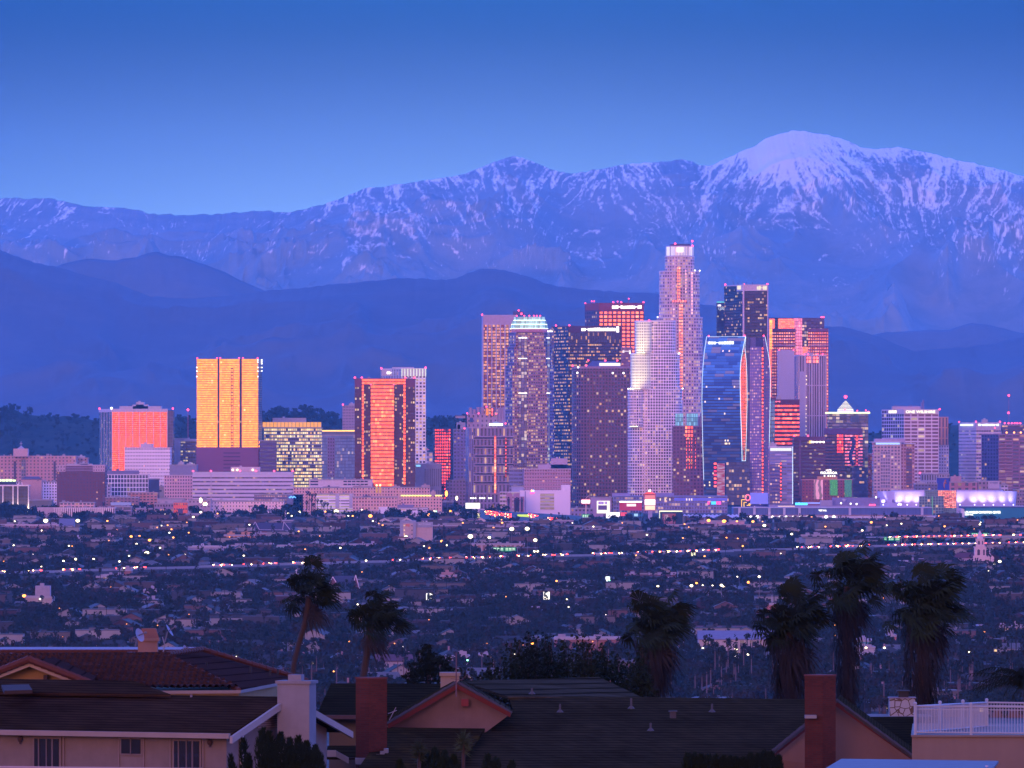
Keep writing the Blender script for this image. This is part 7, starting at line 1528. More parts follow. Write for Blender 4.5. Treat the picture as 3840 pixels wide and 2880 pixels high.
for (x, D, palm) in tind:
    px, py = CX + x / MP(D), HY + (H - gz(D)) / MP(D)
    cy = r_.random() < .10
    if (palm and npalm < 200) or (not palm and ntr < 290):
        if palm: npalm += 1
        else: ntr += 1
        cand = [i for i, q in enumerate(tprotos) if (q[1] == 'palm') == palm and (palm or (q[1] != 'broad') == cy)]
        k = r_.choice(cand); pr, kd = tprotos[k]; s = r_.uniform(.7, 1.45) if kd != 'palm' else r_.uniform(.6, 1.1)
        if kd in ('cypress', 'pine'): s = r_.uniform(.55, 1.)
        if k not in usedt:
            usedt[k] = 1; o = pr; kids[pr.name] = [(c, []) for c in pr.children]; o.location = (x, D, gz(D)); o.scale = (s,) * 3
        else: o = copy_thing(pr, (x, D, gz(D)), r_.uniform(0, 6.2), s)
        later_label(o, ('tall ' if s > (1.05 if kd == 'broad' else .8) else 'low ') + {'broad': 'bushy tree', 'cypress': 'narrow cypress', 'pine': 'layered conifer', 'palm': 'slim palm'}[kd] + ' ' + zone(px, py), px, py)
        o['group'] = 'palms on the plain' if kd == 'palm' else 'trees on the plain'
    else:
        k = r_.choice([7, 8]) if palm else (r_.choice([5, 6]) if cy else r_.randrange(5))
        items.append((k, x, D, gz(D), r_.uniform(0, 6.2), r_.uniform(.75, 1.6) * (1 if not palm else .6) * (.72 if D > 7100 else 1), 0 if r_.random() < .65 else 1))
for k in range(620):     # street trees breaking up the foot of the low blocks
    px = r_.uniform(-30, 3870)
    if (2480 < px < 3500 and r_.random() < .72) or 1950 < px < 2030 or (3560 < px < 3850 and r_.random() < .75) or (2180 < px < 2480 and r_.random() < .85): continue
    D = r_.uniform(7960, 8260) if px < 1850 else r_.uniform(7800, 8000); k2 = r_.choice([0, 1, 2, 3, 4, 5, 6, 7, 8]); items.append((k2, PX(px, D), D, gz(D), r_.uniform(0, 6), r_.uniform(.8, 2.1) * (.6 if k2 > 4 else 1) * (.62 if k2 > 6 else 1), 0 if r_.random() < .7 else 1))
def tight(x, D):
    for (a, b_, c, d_, e) in KEEP:
        if a - 3 < x < b_ + 3 and c + 42 < D < d_ + 3: return True
    return False
for k in range(900):
    px = r_.uniform(-30, 1900); D = r_.uniform(8000, 8900); x = PX(px, D)
    if tight(x, D) or vnoise(np.array([px / 60.]), np.array([D / 150.]), 8)[0] < .38: continue
    k2 = r_.choice([0, 1, 2, 3, 4, 5, 6, 7]); items.append((k2, x, D, gz(D), r_.uniform(0, 6), r_.uniform(1., 2.4) * (.62 if k2 > 4 else 1) * (.62 if k2 > 6 else 1), 0))
for px, yt in ((1152, 1842), (1160, 1846), (1170, 1853), (1182, 1850), (1168, 1870), (1190, 1872), (1150, 1880), (1205, 1876), (1218, 1882), (1212, 1890), (1228, 1885), (1175, 1888)):
    D = 8380; zt = PZ(yt, D); items.append((7 + px % 2, PX(px, D), D, zt - 16.5 * 1.15, 0, 1.15, 0))
print('trees', ntr, npalm, 'mass', len(items))
bake('far_trees', items, tm, [LEAF, LEAF2], 'dark mass of far-off trees filling the plain')
for k, (pr, kd) in enumerate(tprotos):
    if k not in usedt:
        for c in list(pr.children): bpy.data.objects.remove(c)
        bpy.data.objects.remove(pr)
# ---------------------------------------------------------------- the near roofs, about 300 m away
def shingle(c, dz=.085, amp=.35, moss=0.):
    m, nt = newmat('shingles'); t = NT(nt); g = t.n('ShaderNodeNewGeometry').outputs['Position']; p = t.sep(g)
    w_ = t.noise(t.comb(t.math('MULTIPLY', p[0], .3), t.math('MULTIPLY', p[1], .3), 0.), 1., 2)
    q = t.math('DIVIDE', t.math('ADD', p[2], t.math('MULTIPLY', w_, .04)), dz); fr_ = t.math('FRACT', q)
    cell = t.comb(t.math('FLOOR', t.math('MULTIPLY', t.math('ADD', p[0], p[1]), 3.2)), t.math('FLOOR', q), 0.)
    r1 = t.n('ShaderNodeTexWhiteNoise', noise_dimensions='3D', ins={0: cell}).outputs['Value']
    big = t.noise(g, .35, 5, .65)
    v = t.math('MULTIPLY', t.math('MULTIPLY_ADD', r1, amp, 1 - amp / 2), t.math('MULTIPLY_ADD', big, 1.4, .3))
    v = t.math('MULTIPLY', v, t.math('MULTIPLY_ADD', t.math('LESS_THAN', fr_, .26), -.62, 1.))
    cc = t.mix(1., c, t.comb(v, v, v), 'MULTIPLY')
    if moss: cc = t.mix(t.math('MULTIPLY', t.ss(t.noise(g, .8, 4), .55, .7), moss), cc, (.10, .06, .01))
    t.out(t.bsdf(Base_Color=cc, Roughness=1., Specular_IOR_Level=0.).outputs[0]); return m
def brickmat():
    m, nt = newmat('brick'); t = NT(nt); g = t.sep(t.n('ShaderNodeNewGeometry').outputs['Position'])
    bt = t.n('ShaderNodeTexBrick', ins={'Vector': t.comb(t.math('ADD', g[0], t.math('MULTIPLY', g[1], .6)), g[2], 0.), 'Scale': 1., 'Mortar Size': .012, 'Brick Width': .24, 'Row Height': .085, 'Color1': (.085, .021, .015, 1), 'Color2': (.055, .015, .012, 1), 'Mortar': (.05, .028, .024, 1)})
    f = t.noise(t.comb(g[0], g[1], g[2]), .9, 4); k = t.math('MULTIPLY_ADD', f, .8, .6)
    t.out(t.bsdf(Base_Color=t.mix(1., bt.outputs[0], t.comb(k, k, k), 'MULTIPLY'), Roughness=.9, Specular_IOR_Level=.1).outputs[0]); return m
def stucco(c, amp=.12): return paint(c, .9, 1.1, amp, 0., .1, .10)
SHB = shingle((.036, .021, .013)); SHG = shingle((.032, .026, .015), .085); SHM = shingle((.030, .021, .010), .085, moss=.3); BRM = brickmat()
WF = stucco((.175, .172, .19), .25); ST1 = stucco((.155, .125, .12), .3); ST2 = stucco((.13, .09, .085), .3); STC = stucco((.22, .18, .15)); REDF = paint((.085, .010, .006)); GUT = paint((.22, .18, .16))
class Fr:
    """local frame of a house: a runs along the long wall to the right, b away from the viewer"""
    def __init__(s, px, py, D, dx, dy):
        s.o = P(px, py, D); n_ = math.hypot(dx, dy); s.u = Vector((dx / n_, dy / n_, 0)); s.v = Vector((-dy / n_, dx / n_, 0))
    def w(s, a, b, z): return s.o + s.u * a + s.v * b + Vector((0, 0, z))
    def a(s, px, b=0.):
        o_ = s.o + s.v * b; k = (px - CX) / F; return (k * o_.y - o_.x) / (s.u.x - k * s.u.y)
    def z(s, py, a, b=0.): return PZ(py, (s.o + s.u * a + s.v * b).y) - s.o.z
    def box(s, mb, a0, a1, b0, b1, z0, z1):
        c = [s.w(a0, b0, 0), s.w(a1, b0, 0), s.w(a1, b1, 0), s.w(a0, b1, 0)]; mb.prism([(p.x, p.y) for p in c], s.o.z + z0, s.o.z + z1, 0, bottom=True)
    def slab(s, mb, pts, th): mb.slab([s.w(*p) for p in pts], th)
    def poly(s, mb, pts): mb.poly([s.w(*p) for p in pts])
def slabP(mb, pts, th=.15): mb.slab([P(*p) for p in pts], th)
def polyP(mb, pts): mb.poly([P(*p) for p in pts])
def inpl(ref, pts):
    """photo-frame outline dropped onto the plane through three reference points"""
    A, B_, C_ = [P(*q) for q in ref]; n_ = (B_ - A).cross(C_ - A); cam_ = Vector((0, 0, H)); out = []
    for (x, y) in pts: d_ = P(x, y, 100) - cam_; out.append(cam_ + d_ * ((A - cam_).dot(n_) / d_.dot(n_)))
    return out
def bar(mb, p, q, w_=.1, h=.2, off=0.):
    """rectangular board between two photo-frame points"""
    p, q = P(*p), P(*q); d_ = Vector((0, w_, 0)); z = Vector((0, 0, h))
    mb.poly([p, q, q + z, p + z]); mb.poly([p + d_ + z, q + d_ + z, q + d_, p + d_]); mb.poly([p + z, q + z, q + z + d_, p + z + d_]); mb.poly([p + d_, q + d_, q, p]); mb.poly([p, p + z, p + z + d_, p + d_]); mb.poly([q + d_, q + z + d_, q + z, q])
def part(nm, mb, mat, root, label=None): return mb.build(nm, mat, root, label=label)
# --- house with the white chimney (front left)
f = Fr(869, 2750, 296, 10, -4.5); r = thing('stucco_house', 'pale stucco house with brown shingle roof and broad white chimney, bottom left', 'house', f.o)
r.location.z = gz(300); zg = gz(300) - f.o.z
Lg = 17.; W_ = 9.9; RZ = 1.28
b = MB(); f.box(b, -Lg, -.45, .45, W_ - .45, zg, -.12); f.poly(b, [(-.45, .45, -.12), (-.45, W_ - .45, -.12), (-.45, W_ / 2, RZ - .2)]); part('wall', b, ST1, r)
b = MB(); f.slab(b, [(-Lg, -.15, -.02), (0, -.15, -.02), (0, W_ / 2, RZ), (-Lg, W_ / 2, RZ)], .14); f.slab(b, [(0, W_ + .6, -.18), (-Lg, W_ + .6, -.18), (-Lg, W_ / 2, RZ), (0, W_ / 2, RZ)], .14); part('roof', b, SHB, r)
b = MB(); f.slab(b, [(-Lg, 4.3, RZ + .05), (f.a(640, 4.3), 4.3, RZ + .05), (f.a(500, 6.5), 6.5, RZ + .50), (-Lg, 6.5, RZ + .50)], .12); part('upper_roof', b, SHB, r)
b = MB(); f.box(b, -Lg, .02, -.3, -.15, -.2, .0); part('gutter', b, GUT, r)
b = MB()
for (p, q) in (((.06, -.3, -.12), (.06, W_ / 2, RZ + .02)), ((.06, W_ + .7, -.28), (.06, W_ / 2, RZ + .02))):
    a_, c_ = f.w(*p), f.w(*q); n_ = f.u * .12; z = Vector((0, 0, .26)); lo, hi = [a_ - z, c_ - z, c_, a_], None; b.poly(lo); b.poly([k + n_ for k in lo][::-1]); 
    for i in range(4): j = (i + 1) % 4; b.poly([lo[i], lo[i] + n_, lo[j] + n_, lo[j]])
part('verge_board', b, paint((.26, .23, .22)), r)
for (x0, x1, y0, y1, door) in ((130, 227, 2766, 2900, 1), (456, 533, 2768, 2827, 0), (654, 753, 2775, 2900, 1)):
    a0, a1 = f.a(x0, .45), f.a(x1, .45); z1, z0 = f.z(y0, a0, .45), f.z(y1, a0, .45)
    b = MB(); f.box(b, a0 - .05, a1 + .05, .38, .46, z0 - .05, z1 + .05); w_ = part('sliding_door' if door else 'window', b, paint((.16, .125, .125)), r)
    b = MB(); f.box(b, a0 + .03, a1 - .03, .35, .40, z0 + .02, z1 - .03); part('pane', b, paint((.012, .012, .02), .08, spec=.9), w_)
    b = MB(); am = (a0 + a1) / 2; f.box(b, am - .025, am + .025, .33, .37, z0, z1)
    if door: f.box(b, a1 - .35, a1 - .28, .335, .37, z0, z1 - .03); f.box(b, a0 + .2, a0 + .26, .335, .37, z0, z1 - .03)
    part('frame', b, paint((.10, .08, .09)), w_)
b = MB()
for x in (240, 447, 540, 640, 763): a0 = f.a(x, .45); f.box(b, a0 - .03, a0 + .03, .40, .46, zg, -.12)
part('wall_battens', b, stucco((.18, .14, .14)), r)
for x in (82, 793):
    a0 = f.a(x, .45); b = MB(); p = f.w(a0, .3, f.z(2772 if x < 100 else 2784, a0)); b.sphere(p, .11, 0, 8, 5, 1.2); b.tube(p - Vector((0, 0, .2)), p, .04); part('wall_lamp', b, paint((.05, .03, .04)), r)
# white chimney on the gable end
b = MB(); o_ = P(1100, 2700, 303); fc = Fr(1100, 2700, 299.5, 10, -2.2); a0, a1 = fc.a(1040), fc.a(1160); fc.box(b, a0, a1, 0, 1.1, zg - 1, fc.z(2562, 0)); ch = part('chimney', b, WF, r)
b = MB(); fc.box(b, a0 - .07, a1 + .07, -.07, 1.17, fc.z(2564, 0), fc.z(2553, 0)); part('cap', b, WF, ch); b = MB(); fc.box(b, fc.a(1073), fc.a(1122), .3, .8, fc.z(2554, 0), fc.z(2531, 0)); part('flue', b, WF, ch)
b = MB(); a0 = -3.; f.box(b, -2.6, -1.9, 5.2, 5.9, RZ - .1, RZ + .15)
b = MB(); slabP(b, [(20, 2585, 304.2), (92, 2583, 304.2), (98, 2594, 303.6), (26, 2596, 303.6)], .06); part('skylight', b, paint((.22, .30, .55), .1, spec=1.), r); b = MB(); slabP(b, [(5, 2581, 304.3), (108, 2579, 304.3), (122, 2600, 303.3), (16, 2603, 303.3)], .14); part('skylight_frame', b, paint((.03, .02, .02)), r)
for x, y in ((430, 2708), (717, 2620)):
    b = MB(); p = P(x, y, 300.5 if y > 2700 else 302); b.tube(p - Vector((0, 0, .15)), p + Vector((0, 0, .16)), .05, n=8); part('vent_pipe', b, paint((.16, .13, .15)), r)
b = MB(); bar(b, (-60, 2878, 293), (760, 2886, 291), .05, .06)
for k in range(14): p = P(-50 + 60 * k, 2882, 293 - k * .15); b.tube(p, p - Vector((0, 0, .6)), .02, n=4)
part('balcony_rail', b, paint((.35, .3, .34)), r)
b = MB(); 
for k in range(6): f.box(b, -.44, -.40, W_ / 2 - .2 - 0.28 * k * 0 - 1.6, W_ / 2 + .5, .1 + .085 * k, .14 + .085 * k)
part('gable_louvres', b, paint((.28, .2, .2)), r)
b = MB(); f.box(b, -.40, -.30, 1.55, 1.68, zg, .25); part('downpipe', b, paint((.4, .34, .38)), r)
# brown-tiled side wing right of the chimney
b = MB(); polyP(b, [(1160, 2880, 304), (1225, 2880, 305), (1225, 2730, 305), (1160, 2700, 304)]); part('shingled_wall', b, shingle((.10, .065, .045), .12, .15), r)
# --- tile-roofed house behind it
m, nt = newmat('clay_tiles'); t = NT(nt); g = t.n('ShaderNodeTexCoord').outputs['Object']; n1 = t.noise(g, 2.5, 4, .7); n2 = t.noise(g, .4, 3)
v = t.math('MULTIPLY', t.math('MULTIPLY_ADD', n1, 2.0, .1), t.math('MULTIPLY_ADD', n2, .9, .6)); t.out(t.bsdf(Base_Color=t.mix(1., (.036, .020, .019), t.comb(v, v, v), 'MULTIPLY'), Roughness=1., Specular_IOR_Level=0.).outputs[0]); TILE = m
def tiled(mb, A, B_, C_, D_, nt_, nr):
    """corrugated clay-tile slope; A,B lower edge, D,C upper edge"""
    A, B_, C_, D_ = [Vector(p) for p in (A, B_, C_, D_)]; nn = (B_ - A).cross(D_ - A).normalized(); S = 6; rows_ = []
    for j in range(nr):
        for e in (0., 1.):
            t_ = (j + e) / nr; lift = .13 * (1 - e); L, R__ = A.lerp(D_, t_), B_.lerp(C_, t_); row = []
            full = (B_ - A).length; cur = (R__ - L).length; n_ = nt_ * S
            for i in range(n_ + 1):
                q = i / n_; p = L.lerp(R__, q); ph = ((p - A).dot((B_ - A).normalized()) / full * nt_) % 1.
                row.append(p + nn * (lift + .15 * abs(math.sin(ph * math.pi))))
            rows_.append(row)
    for k in range(len(rows_) - 1):
        a, c = rows_[k], rows_[k + 1]
        for i in range(len(a) - 1): mb.poly([a[i], a[i + 1], c[i + 1], c[i]])
r = thing('tile_roofed_house', 'large house with a hipped clay-tile roof behind the stucco house', 'house', P(500, 2900, 325)); r.location.z = gz(325); zf = gz(325)
b = MB(); tiled(b, P(-60, 2594, 320), P(896, 2590, 320), P(613, 2457, 330), P(-60, 2461, 330), 40, 11); part('front_tiled_slope', b, TILE, r)
m, nt = newmat('flat_tiles'); t = NT(nt); g = t.n('ShaderNodeNewGeometry').outputs['Position']; zz = t.sep(g)[2]; fr_ = t.math('FRACT', t.math('DIVIDE', t.math('ADD', zz, t.math('MULTIPLY', t.sep(g)[0], .10)), .145)); n1 = t.noise(g, 3., 4, .7)
v = t.math('MULTIPLY', t.math('MULTIPLY_ADD', n1, .6, .7), t.math('MULTIPLY_ADD', t.math('LESS_THAN', fr_, .14), -.6, 1.)); t.out(t.bsdf(Base_Color=t.mix(1., (.042, .022, .020), t.comb(v, v, v), 'MULTIPLY'), Roughness=1., Specular_IOR_Level=0.).outputs[0])
b = MB(); b.poly(inpl(((896, 2589, 320), (1150, 2552, 340), (613, 2456, 330)), ((896, 2589), (1045, 2564), (1150, 2552), (758, 2436), (613, 2456)))); part('side_slope', b, m, r)
b = MB()
for p, q in (((613, 2455, 329.8), (896, 2587, 319.8)), ((-60, 2459, 330), (613, 2455, 330)), ((613, 2455, 330), (758, 2434, 336)), ((758, 2434, 336), (1150, 2550, 340))):
    p, q = P(*p), P(*q); n_ = int((q - p).length / .4)
    for k in range(n_): a_, c_ = p.lerp(q, k / n_), p.lerp(q, (k + 1.08) / n_); b.tube(a_, c_, .13, .10, 7)
part('ridge_tiles', b, paint((.07, .022, .014), nscale=3., amp=.5), r)
b = MB(); bar(b, (600, 2602, 319.4), (903, 2600, 319.4), .1, .13); bar(b, (903, 2600, 319.4), (1042, 2572, 331), .1, .13); part('gutter', b, GUT, r)
b = MB(); b.prism([(PX(-60, 321), 321), (PX(896, 321), 321), (PX(1040, 332), 332), (PX(1000, 345), 345), (PX(-60, 345), 345)], zf, PZ(2600, 321)); part('wall', b, stucco((.24, .17, .08)), r)
b = MB(); slabP(b, [(108, 2478, 314), (340, 2568, 313.4), (360, 2536, 322), (205, 2464, 327)], .15); slabP(b, [(-80, 2560, 313.4), (108, 2478, 314), (205, 2464, 327), (-60, 2530, 324)], .15); g_ = part('gable_roof', b, m, r)
b = MB()
for p, q in (((108, 2472, 313.8), (338, 2561, 313.2)), ((108, 2472, 313.8), (-90, 2550, 313.2))):
    p, q = P(*p), P(*q)
    for k in range(9): b.tube(p.lerp(q, k / 9), p.lerp(q, (k + 1.08) / 9), .17, .14, 7)
part('verge_tiles', b, paint((.075, .022, .014), nscale=3., amp=.5), r)
b = MB(); polyP(b, [(-90, 2640, 315), (300, 2640, 315), (300, 2572, 315), (110, 2500, 315), (-90, 2578, 315)]); part('gable_wall', b, stucco((.28, .19, .09)), r)
b = MB()
for p, q in (((110, 2500, 313.9), (320, 2580, 313.4)), ((-90, 2576, 313.4), (110, 2500, 313.9))): bar(b, p, q, .1, .16)
part('bargeboard', b, paint((.28, .22, .18)), r); b = MB(); b.box(PX(163, 314.5), PX(178, 314.5), 314.4, 314.9, PZ(2590, 314.5), PZ(2532, 314.5)); part('beam', b, paint((.05, .03, .03)), r)
for x, y in ((775, 2490), (940, 2505), (1013, 2517), (1042, 2515)): b = MB(); p = P(x, y, 331); b.tube(p - Vector((0, 0, .2)), p + Vector((0, 0, .08)), .05, n=6); part('roof_vent', b, paint((.02, .02, .02)), r)
# back wing with parapet, chimney and dishes
r = thing('parapet_house', 'flat-roofed house edge with a red tile coping beyond the tiled roof', 'house', P(250, 2900, 352)); r.location.z = gz(352)
b = MB(); b.box(PX(-60, 352), PX(700, 352), 352, 362, gz(352), PZ(2446, 352)); part('wall', b, stucco((.25, .22, .26)), r); b = MB()
for k in range(34): p = P(-60 + k * 22.5, 2442, 351.9); q = P(-60 + (k + 1.06) * 22.5, 2442, 351.9); b.tube(p, q, .085, .075, 6)
part('tile_coping', b, paint((.07, .02, .012), nscale=3., amp=.5), r)
for x, w_ in ((470, 60), (190, 18), (300, 24), (20, 40)): b = MB(); b.box(PX(x, 350), PX(x + w_, 350), 350, 350.6, PZ(2458, 350), PZ(2446 if w_ > 50 else 2450, 350)); part('roof_hatch', b, paint((.35, .3, .38)), r)
D = 349; r2 = part('chimney', (lambda q: (q.box(PX(517, D), PX(590, D), D, D + .9, PZ(2470, D), PZ(2402, D)), q.box(PX(511, D), PX(597, D), D - .07, D + .97, PZ(2404, D), PZ(2393, D)), q)[-1])(MB()), stucco((.21, .125, .105)), r)
b = MB(); lo = [(PX(527, D), D), (PX(596, D), D), (PX(592, D), D + .9), (PX(529, D), D + .9)]; hi = [(PX(530, D), D + .25), (PX(583, D), D + .25), (PX(583, D), D + .7), (PX(530, D), D + .7)]
for k in range(4): j = (k + 1) % 4; b.poly([(*lo[k], PZ(2393, D)), (*lo[j], PZ(2393, D)), (*hi[j], PZ(2357, D)), (*hi[k], PZ(2357, D))])
b.poly([(*p, PZ(2357, D)) for p in hi]); part('tile_hood', b, paint((.16, .07, .05), nscale=2., amp=.3), r2)
def dish(label, px, py, D, rx, tilt, aim=(0, -1, .3)):
    r = thing('satellite_dish', label, 'satellite dish', P(px, py, D)); a_ = Vector(aim).normalized(); u_ = a_.orthogonal().normalized(); w_ = a_.cross(u_); b = MB(); c = P(px, py, D); R_ = rx * MP(D); ring = []
    for rad, dep in ((0, 0), (.5, .06), (1., .22)): ring.append([c + (u_ * math.cos(k * .524) + w_ * math.sin(k * .524)) * R_ * rad + a_ * dep * R_ for k in range(12)])
    for i in range(2):
        for k in range(12): j = (k + 1) % 12; q = [ring[i][k], ring[i][j], ring[i + 1][j], ring[i + 1][k]]; b.poly(q) if i else b.poly(q[1:])
    part('reflector', b, paint((.22, .24, .34), .5), r); b = MB(); b.tube(c + a_ * R_ * .05 - w_ * 0, c + a_ * R_ * 1.2, .03, n=5); b.sphere(c + a_ * R_ * 1.2, .07, 0, 6, 4); part('feed_arm', b, paint((.12, .12, .15)), r); b = MB(); b.tube(c - a_ * .05, c - Vector((0, 0, R_ * 1.3)) - a_ * .2, .035, n=5); part('mount', b, paint((.12, .12, .15)), r)
dish('grey satellite dish on the left of the tile-hooded chimney', 520, 2383, 347, 27, 0, (.85, -.5, .35)); dish('dish seen edge-on to the right of the tile-hooded chimney', 632, 2366, 347, 25, 0, (.9, -.1, .55)); dish('small dish standing on the red coping, farthest right', 690, 2432, 350, 13, 0, (.85, -.5, .1))
r = thing('antenna_mast', 'bent thin antenna mast right of the tile-hooded chimney', 'antenna', P(612, 2440, 348)); b = MB(); b.tube(P(610, 2452, 348), P(618, 2420, 348), .03); b.tube(P(618, 2420, 348), P(609, 2388, 348), .025); part('mast', b, paint((.2, .2, .24)), r)
# --- dark hipped house with white siding between the chimneys
r = thing('siding_house', 'dark hip-roofed house with white siding behind the left brick chimney', 'house', P(1400, 2900, 340)); r.location.z = gz(340)
b = MB(); slabP(b, [(1186, 2684, 334), (1660, 2684, 334), (1660, 2563, 345), (1241, 2563, 345)], .15); part('roof', b, shingle((.020, .017, .009), .085), r)
b = MB(); b.prism([(PX(1234, 336), 336), (PX(1640, 336), 336), (PX(1640, 345), 345), (PX(1250, 345), 345)], gz(340), PZ(2690, 336)); part('wall', b, facade((.20, .19, .19), (.13, .12, .12), .9, .9, 0, rough=.9, spec=.05, jit=0, tilt=0), r)
b = MB(); bar(b, (1190, 2697, 333.8), (1345, 2697, 333.8), .1, .18); part('fascia', b, paint((.07, .045, .05)), r)
b = MB(); slabP(b, [(1222, 2840, 328), (1350, 2840, 328), (1350, 2796, 334), (1228, 2796, 334)], .1); part('lower_roof', b, SHG, r)
b = MB(); bar(b, (1226, 2838, 327), (1260, 2838, 327), .1, .28); b2 = P(1260, 2838, 327); bar(b, (1260, 2838, 327), (1308, 2864, 326), .1, .26); part('white_verge', b, paint((.24, .23, .24)), r)
# --- the long house with two red-trimmed gables
r = thing('red_gable_house', 'wide low house with dark shingles and two stucco gables trimmed in red', 'house', P(2400, 2900, 320)); r.location.z = gz(320)
b = MB(); slabP(b, [(1455, 2716, 320), (1714, 2562, 321), (1700, 2554, 338), (1430, 2700, 336)][::-1], -.12); part('roof', b, SHM, r)
b = MB(); slabP(b, [(1714, 2562, 321), (1916, 2676, 321), (1930, 2655, 330), (1735, 2553, 338)], .12); slabP(b, [(1905, 2612, 328), (2410, 2616, 330), (2246, 2538, 341), (1733, 2553, 338)], .12); part('rear_roof', b, shingle((.048, .042, .028), .13), r)
b = MB(); b.slab(inpl(((1905, 2608, 329), (3022, 2622, 329), (2300, 2900, 313)), ((1905, 2608), (1925, 2662), (1776, 2775), (1640, 2905), (2800, 2905), (2890, 2838), (3125, 2645), (3100, 2623), (3022, 2622)))[::-1], -.14); part('front_roof', b, SHG, r)
b = MB(); slabP(b, [(1451, 2738, 320), (1818, 2742, 320), (1700, 2910, 311), (1330, 2910, 311)][::-1], -.12); part('lower_roof', b, SHM, r)
b = MB(); polyP(b, [(1458, 2742, 321), (1822, 2746, 321), (1905, 2684, 321), (1714, 2580, 321), (1460, 2722, 321)]); part('gable_wall', b, ST2, r)
b = MB(); polyP(b, [(2870, 2910, 317), (3440, 2910, 319), (3420, 2838, 319), (3134, 2636, 318.6), (2880, 2845, 317)]); part('gable_wall', b, stucco((.15, .085, .06)), r)
def verge(p, q, nm='red_bargeboard', h=.2): b = MB(); bar(b, p, q, .12, h); part(nm, b, REDF, r)
verge((1455, 2734, 319.8), (1714, 2584, 320.6)); verge((1714, 2584, 320.6), (1914, 2690, 320.6)); verge((2868, 2866, 315.8), (3134, 2650, 318.2)); verge((3134, 2648, 318.2), (3424, 2852, 318.4))
b = MB()
for p, q in (((1712, 2562, 320.9), (1455, 2714, 319.9)), ((1714, 2562, 320.9), (1914, 2674, 320.7)), ((3134, 2627, 318.3), (2880, 2834, 315.6)), ((3134, 2627, 318.3), (3420, 2836, 318.3))):
    p, q = P(*p), P(*q); n_ = int((q - p).length / .45)
    for k in range(n_): b.tube(p.lerp(q, k / n_), p.lerp(q, (k + 1.1) / n_), .12, .09, 6)
part('verge_shingles', b, paint((.04, .036, .04), nscale=3, amp=.4), r)
b = MB(); b.box(PX(1730, 320.5), PX(1757, 320.5), 320.4, 320.9, PZ(2648, 320.5), PZ(2622, 320.5)); part('gable_vent', b, paint((.14, .02, .02)), r)
b = MB(); slabP(b, [(3134, 2630, 319), (3424, 2840, 319), (3440, 2815, 330), (3150, 2606, 330)], .1); part('right_roof', b, SHG, r)
for x, y, hh in ((2100, 2664, 24), (2367, 2650, 32), (2670, 2663, 24), (2440, 2733, 22), (1995, 2596, 16)):
    Dv = 318 + (2740 - y) * .08; b = MB(); p = P(x, y, Dv); b.tube(p - Vector((0, 0, .1)), p + Vector((0, 0, hh * MP(Dv))), .045, n=6); b.frustum(p.x, p.y, p.z - .08, p.z + .03, .16, .06, 8); part('vent_pipe', b, paint((.055, .055, .06)), r)
b = MB(); p = P(2524, 2684, 322); b.box(p.x - .13, p.x + .13, p.y, p.y + .3, p.z - .1, p.z + .16); b.box(p.x - .18, p.x + .18, p.y - .05, p.y + .35, p.z + .16, p.z + .2); part('box_vent', b, paint((.04, .04, .05)), r)
def brick_chimney(label_, x0, xm, x1, yt, yb, D, nm='chimney'):
    b = MB(); fp = [Vector((PX(x0, D + .3), D + .35)), Vector((PX(xm, D), D)), Vector((PX(x1, D + .3), D + .35)), Vector((PX(x0 + x1 - xm, D + .7), D + .75))]; b.prism(fp, PZ(yb, D), PZ(yt, D)); o = part(nm, b, BRM, r, label_); c = sum(fp, Vector((0, 0))) / 4
    b = MB(); b.prism([c + (p - c) * 1.05 for p in fp], PZ(yt + 1, D), PZ(yt - 5, D)); part('cap', b, paint((.09, .03, .03)), o); return o
brick_chimney('left brick chimney beside the peach gable', 1334, 1383, 1451, 2545, 2900, 315); brick_chimney('right brick chimney in front of the brown gable', 3018, 3085, 3134, 2535, 2910, 314)
b = MB()
for k in range(5): b.box(PX(1383 + k * 14, 314.7), PX(1400 + k * 14, 314.7), 314.6, 315.3, PZ(2872 - k * 12, 314.7), PZ(2848 - k * 10, 314.7))
b.box(PX(1332, 314.7), PX(1384, 314.7), 314.6, 315, PZ(2866, 314.7), PZ(2843, 314.7)); part('lead_flashing', b, paint((.16, .16, .17), .5), r); b = MB(); b.box(PX(3019, 313.6), PX(3062, 313.6), 313.5, 314.2, PZ(2694, 313.6), PZ(2682, 313.6)); part('lead_flashing', b, paint((.16, .16, .17), .5), r)
b = MB(); D = 341; b.box(PX(1652, D), PX(1722, D), D, D + 1, PZ(2590, D), PZ(2534, D)); b.box(PX(1648, D), PX(1726, D), D - .1, D + 1.1, PZ(2535, D), PZ(2522, D)); part('rear_chimney', b, STC, r)
b = MB(); D = 320.2; b.tube(P(1711, 2612, D), P(1711, 2447, D), .03, n=5); b.tube(P(1690, 2545, D), P(1735, 2550, D), .015, n=4); b.tube(P(1728, 2552, D), P(1752, 2530, D), .012, n=4); part('aerial', b, paint((.10, .06, .07)), r)
b = MB(); b.tube(P(1460, 2700, 316), P(1485, 2652, 316), .02, n=4); b.tube(P(1455, 2676, 316), P(1488, 2664, 316), .02, n=4); part('aerial_bracket', b, paint((.2, .2, .26)), r)
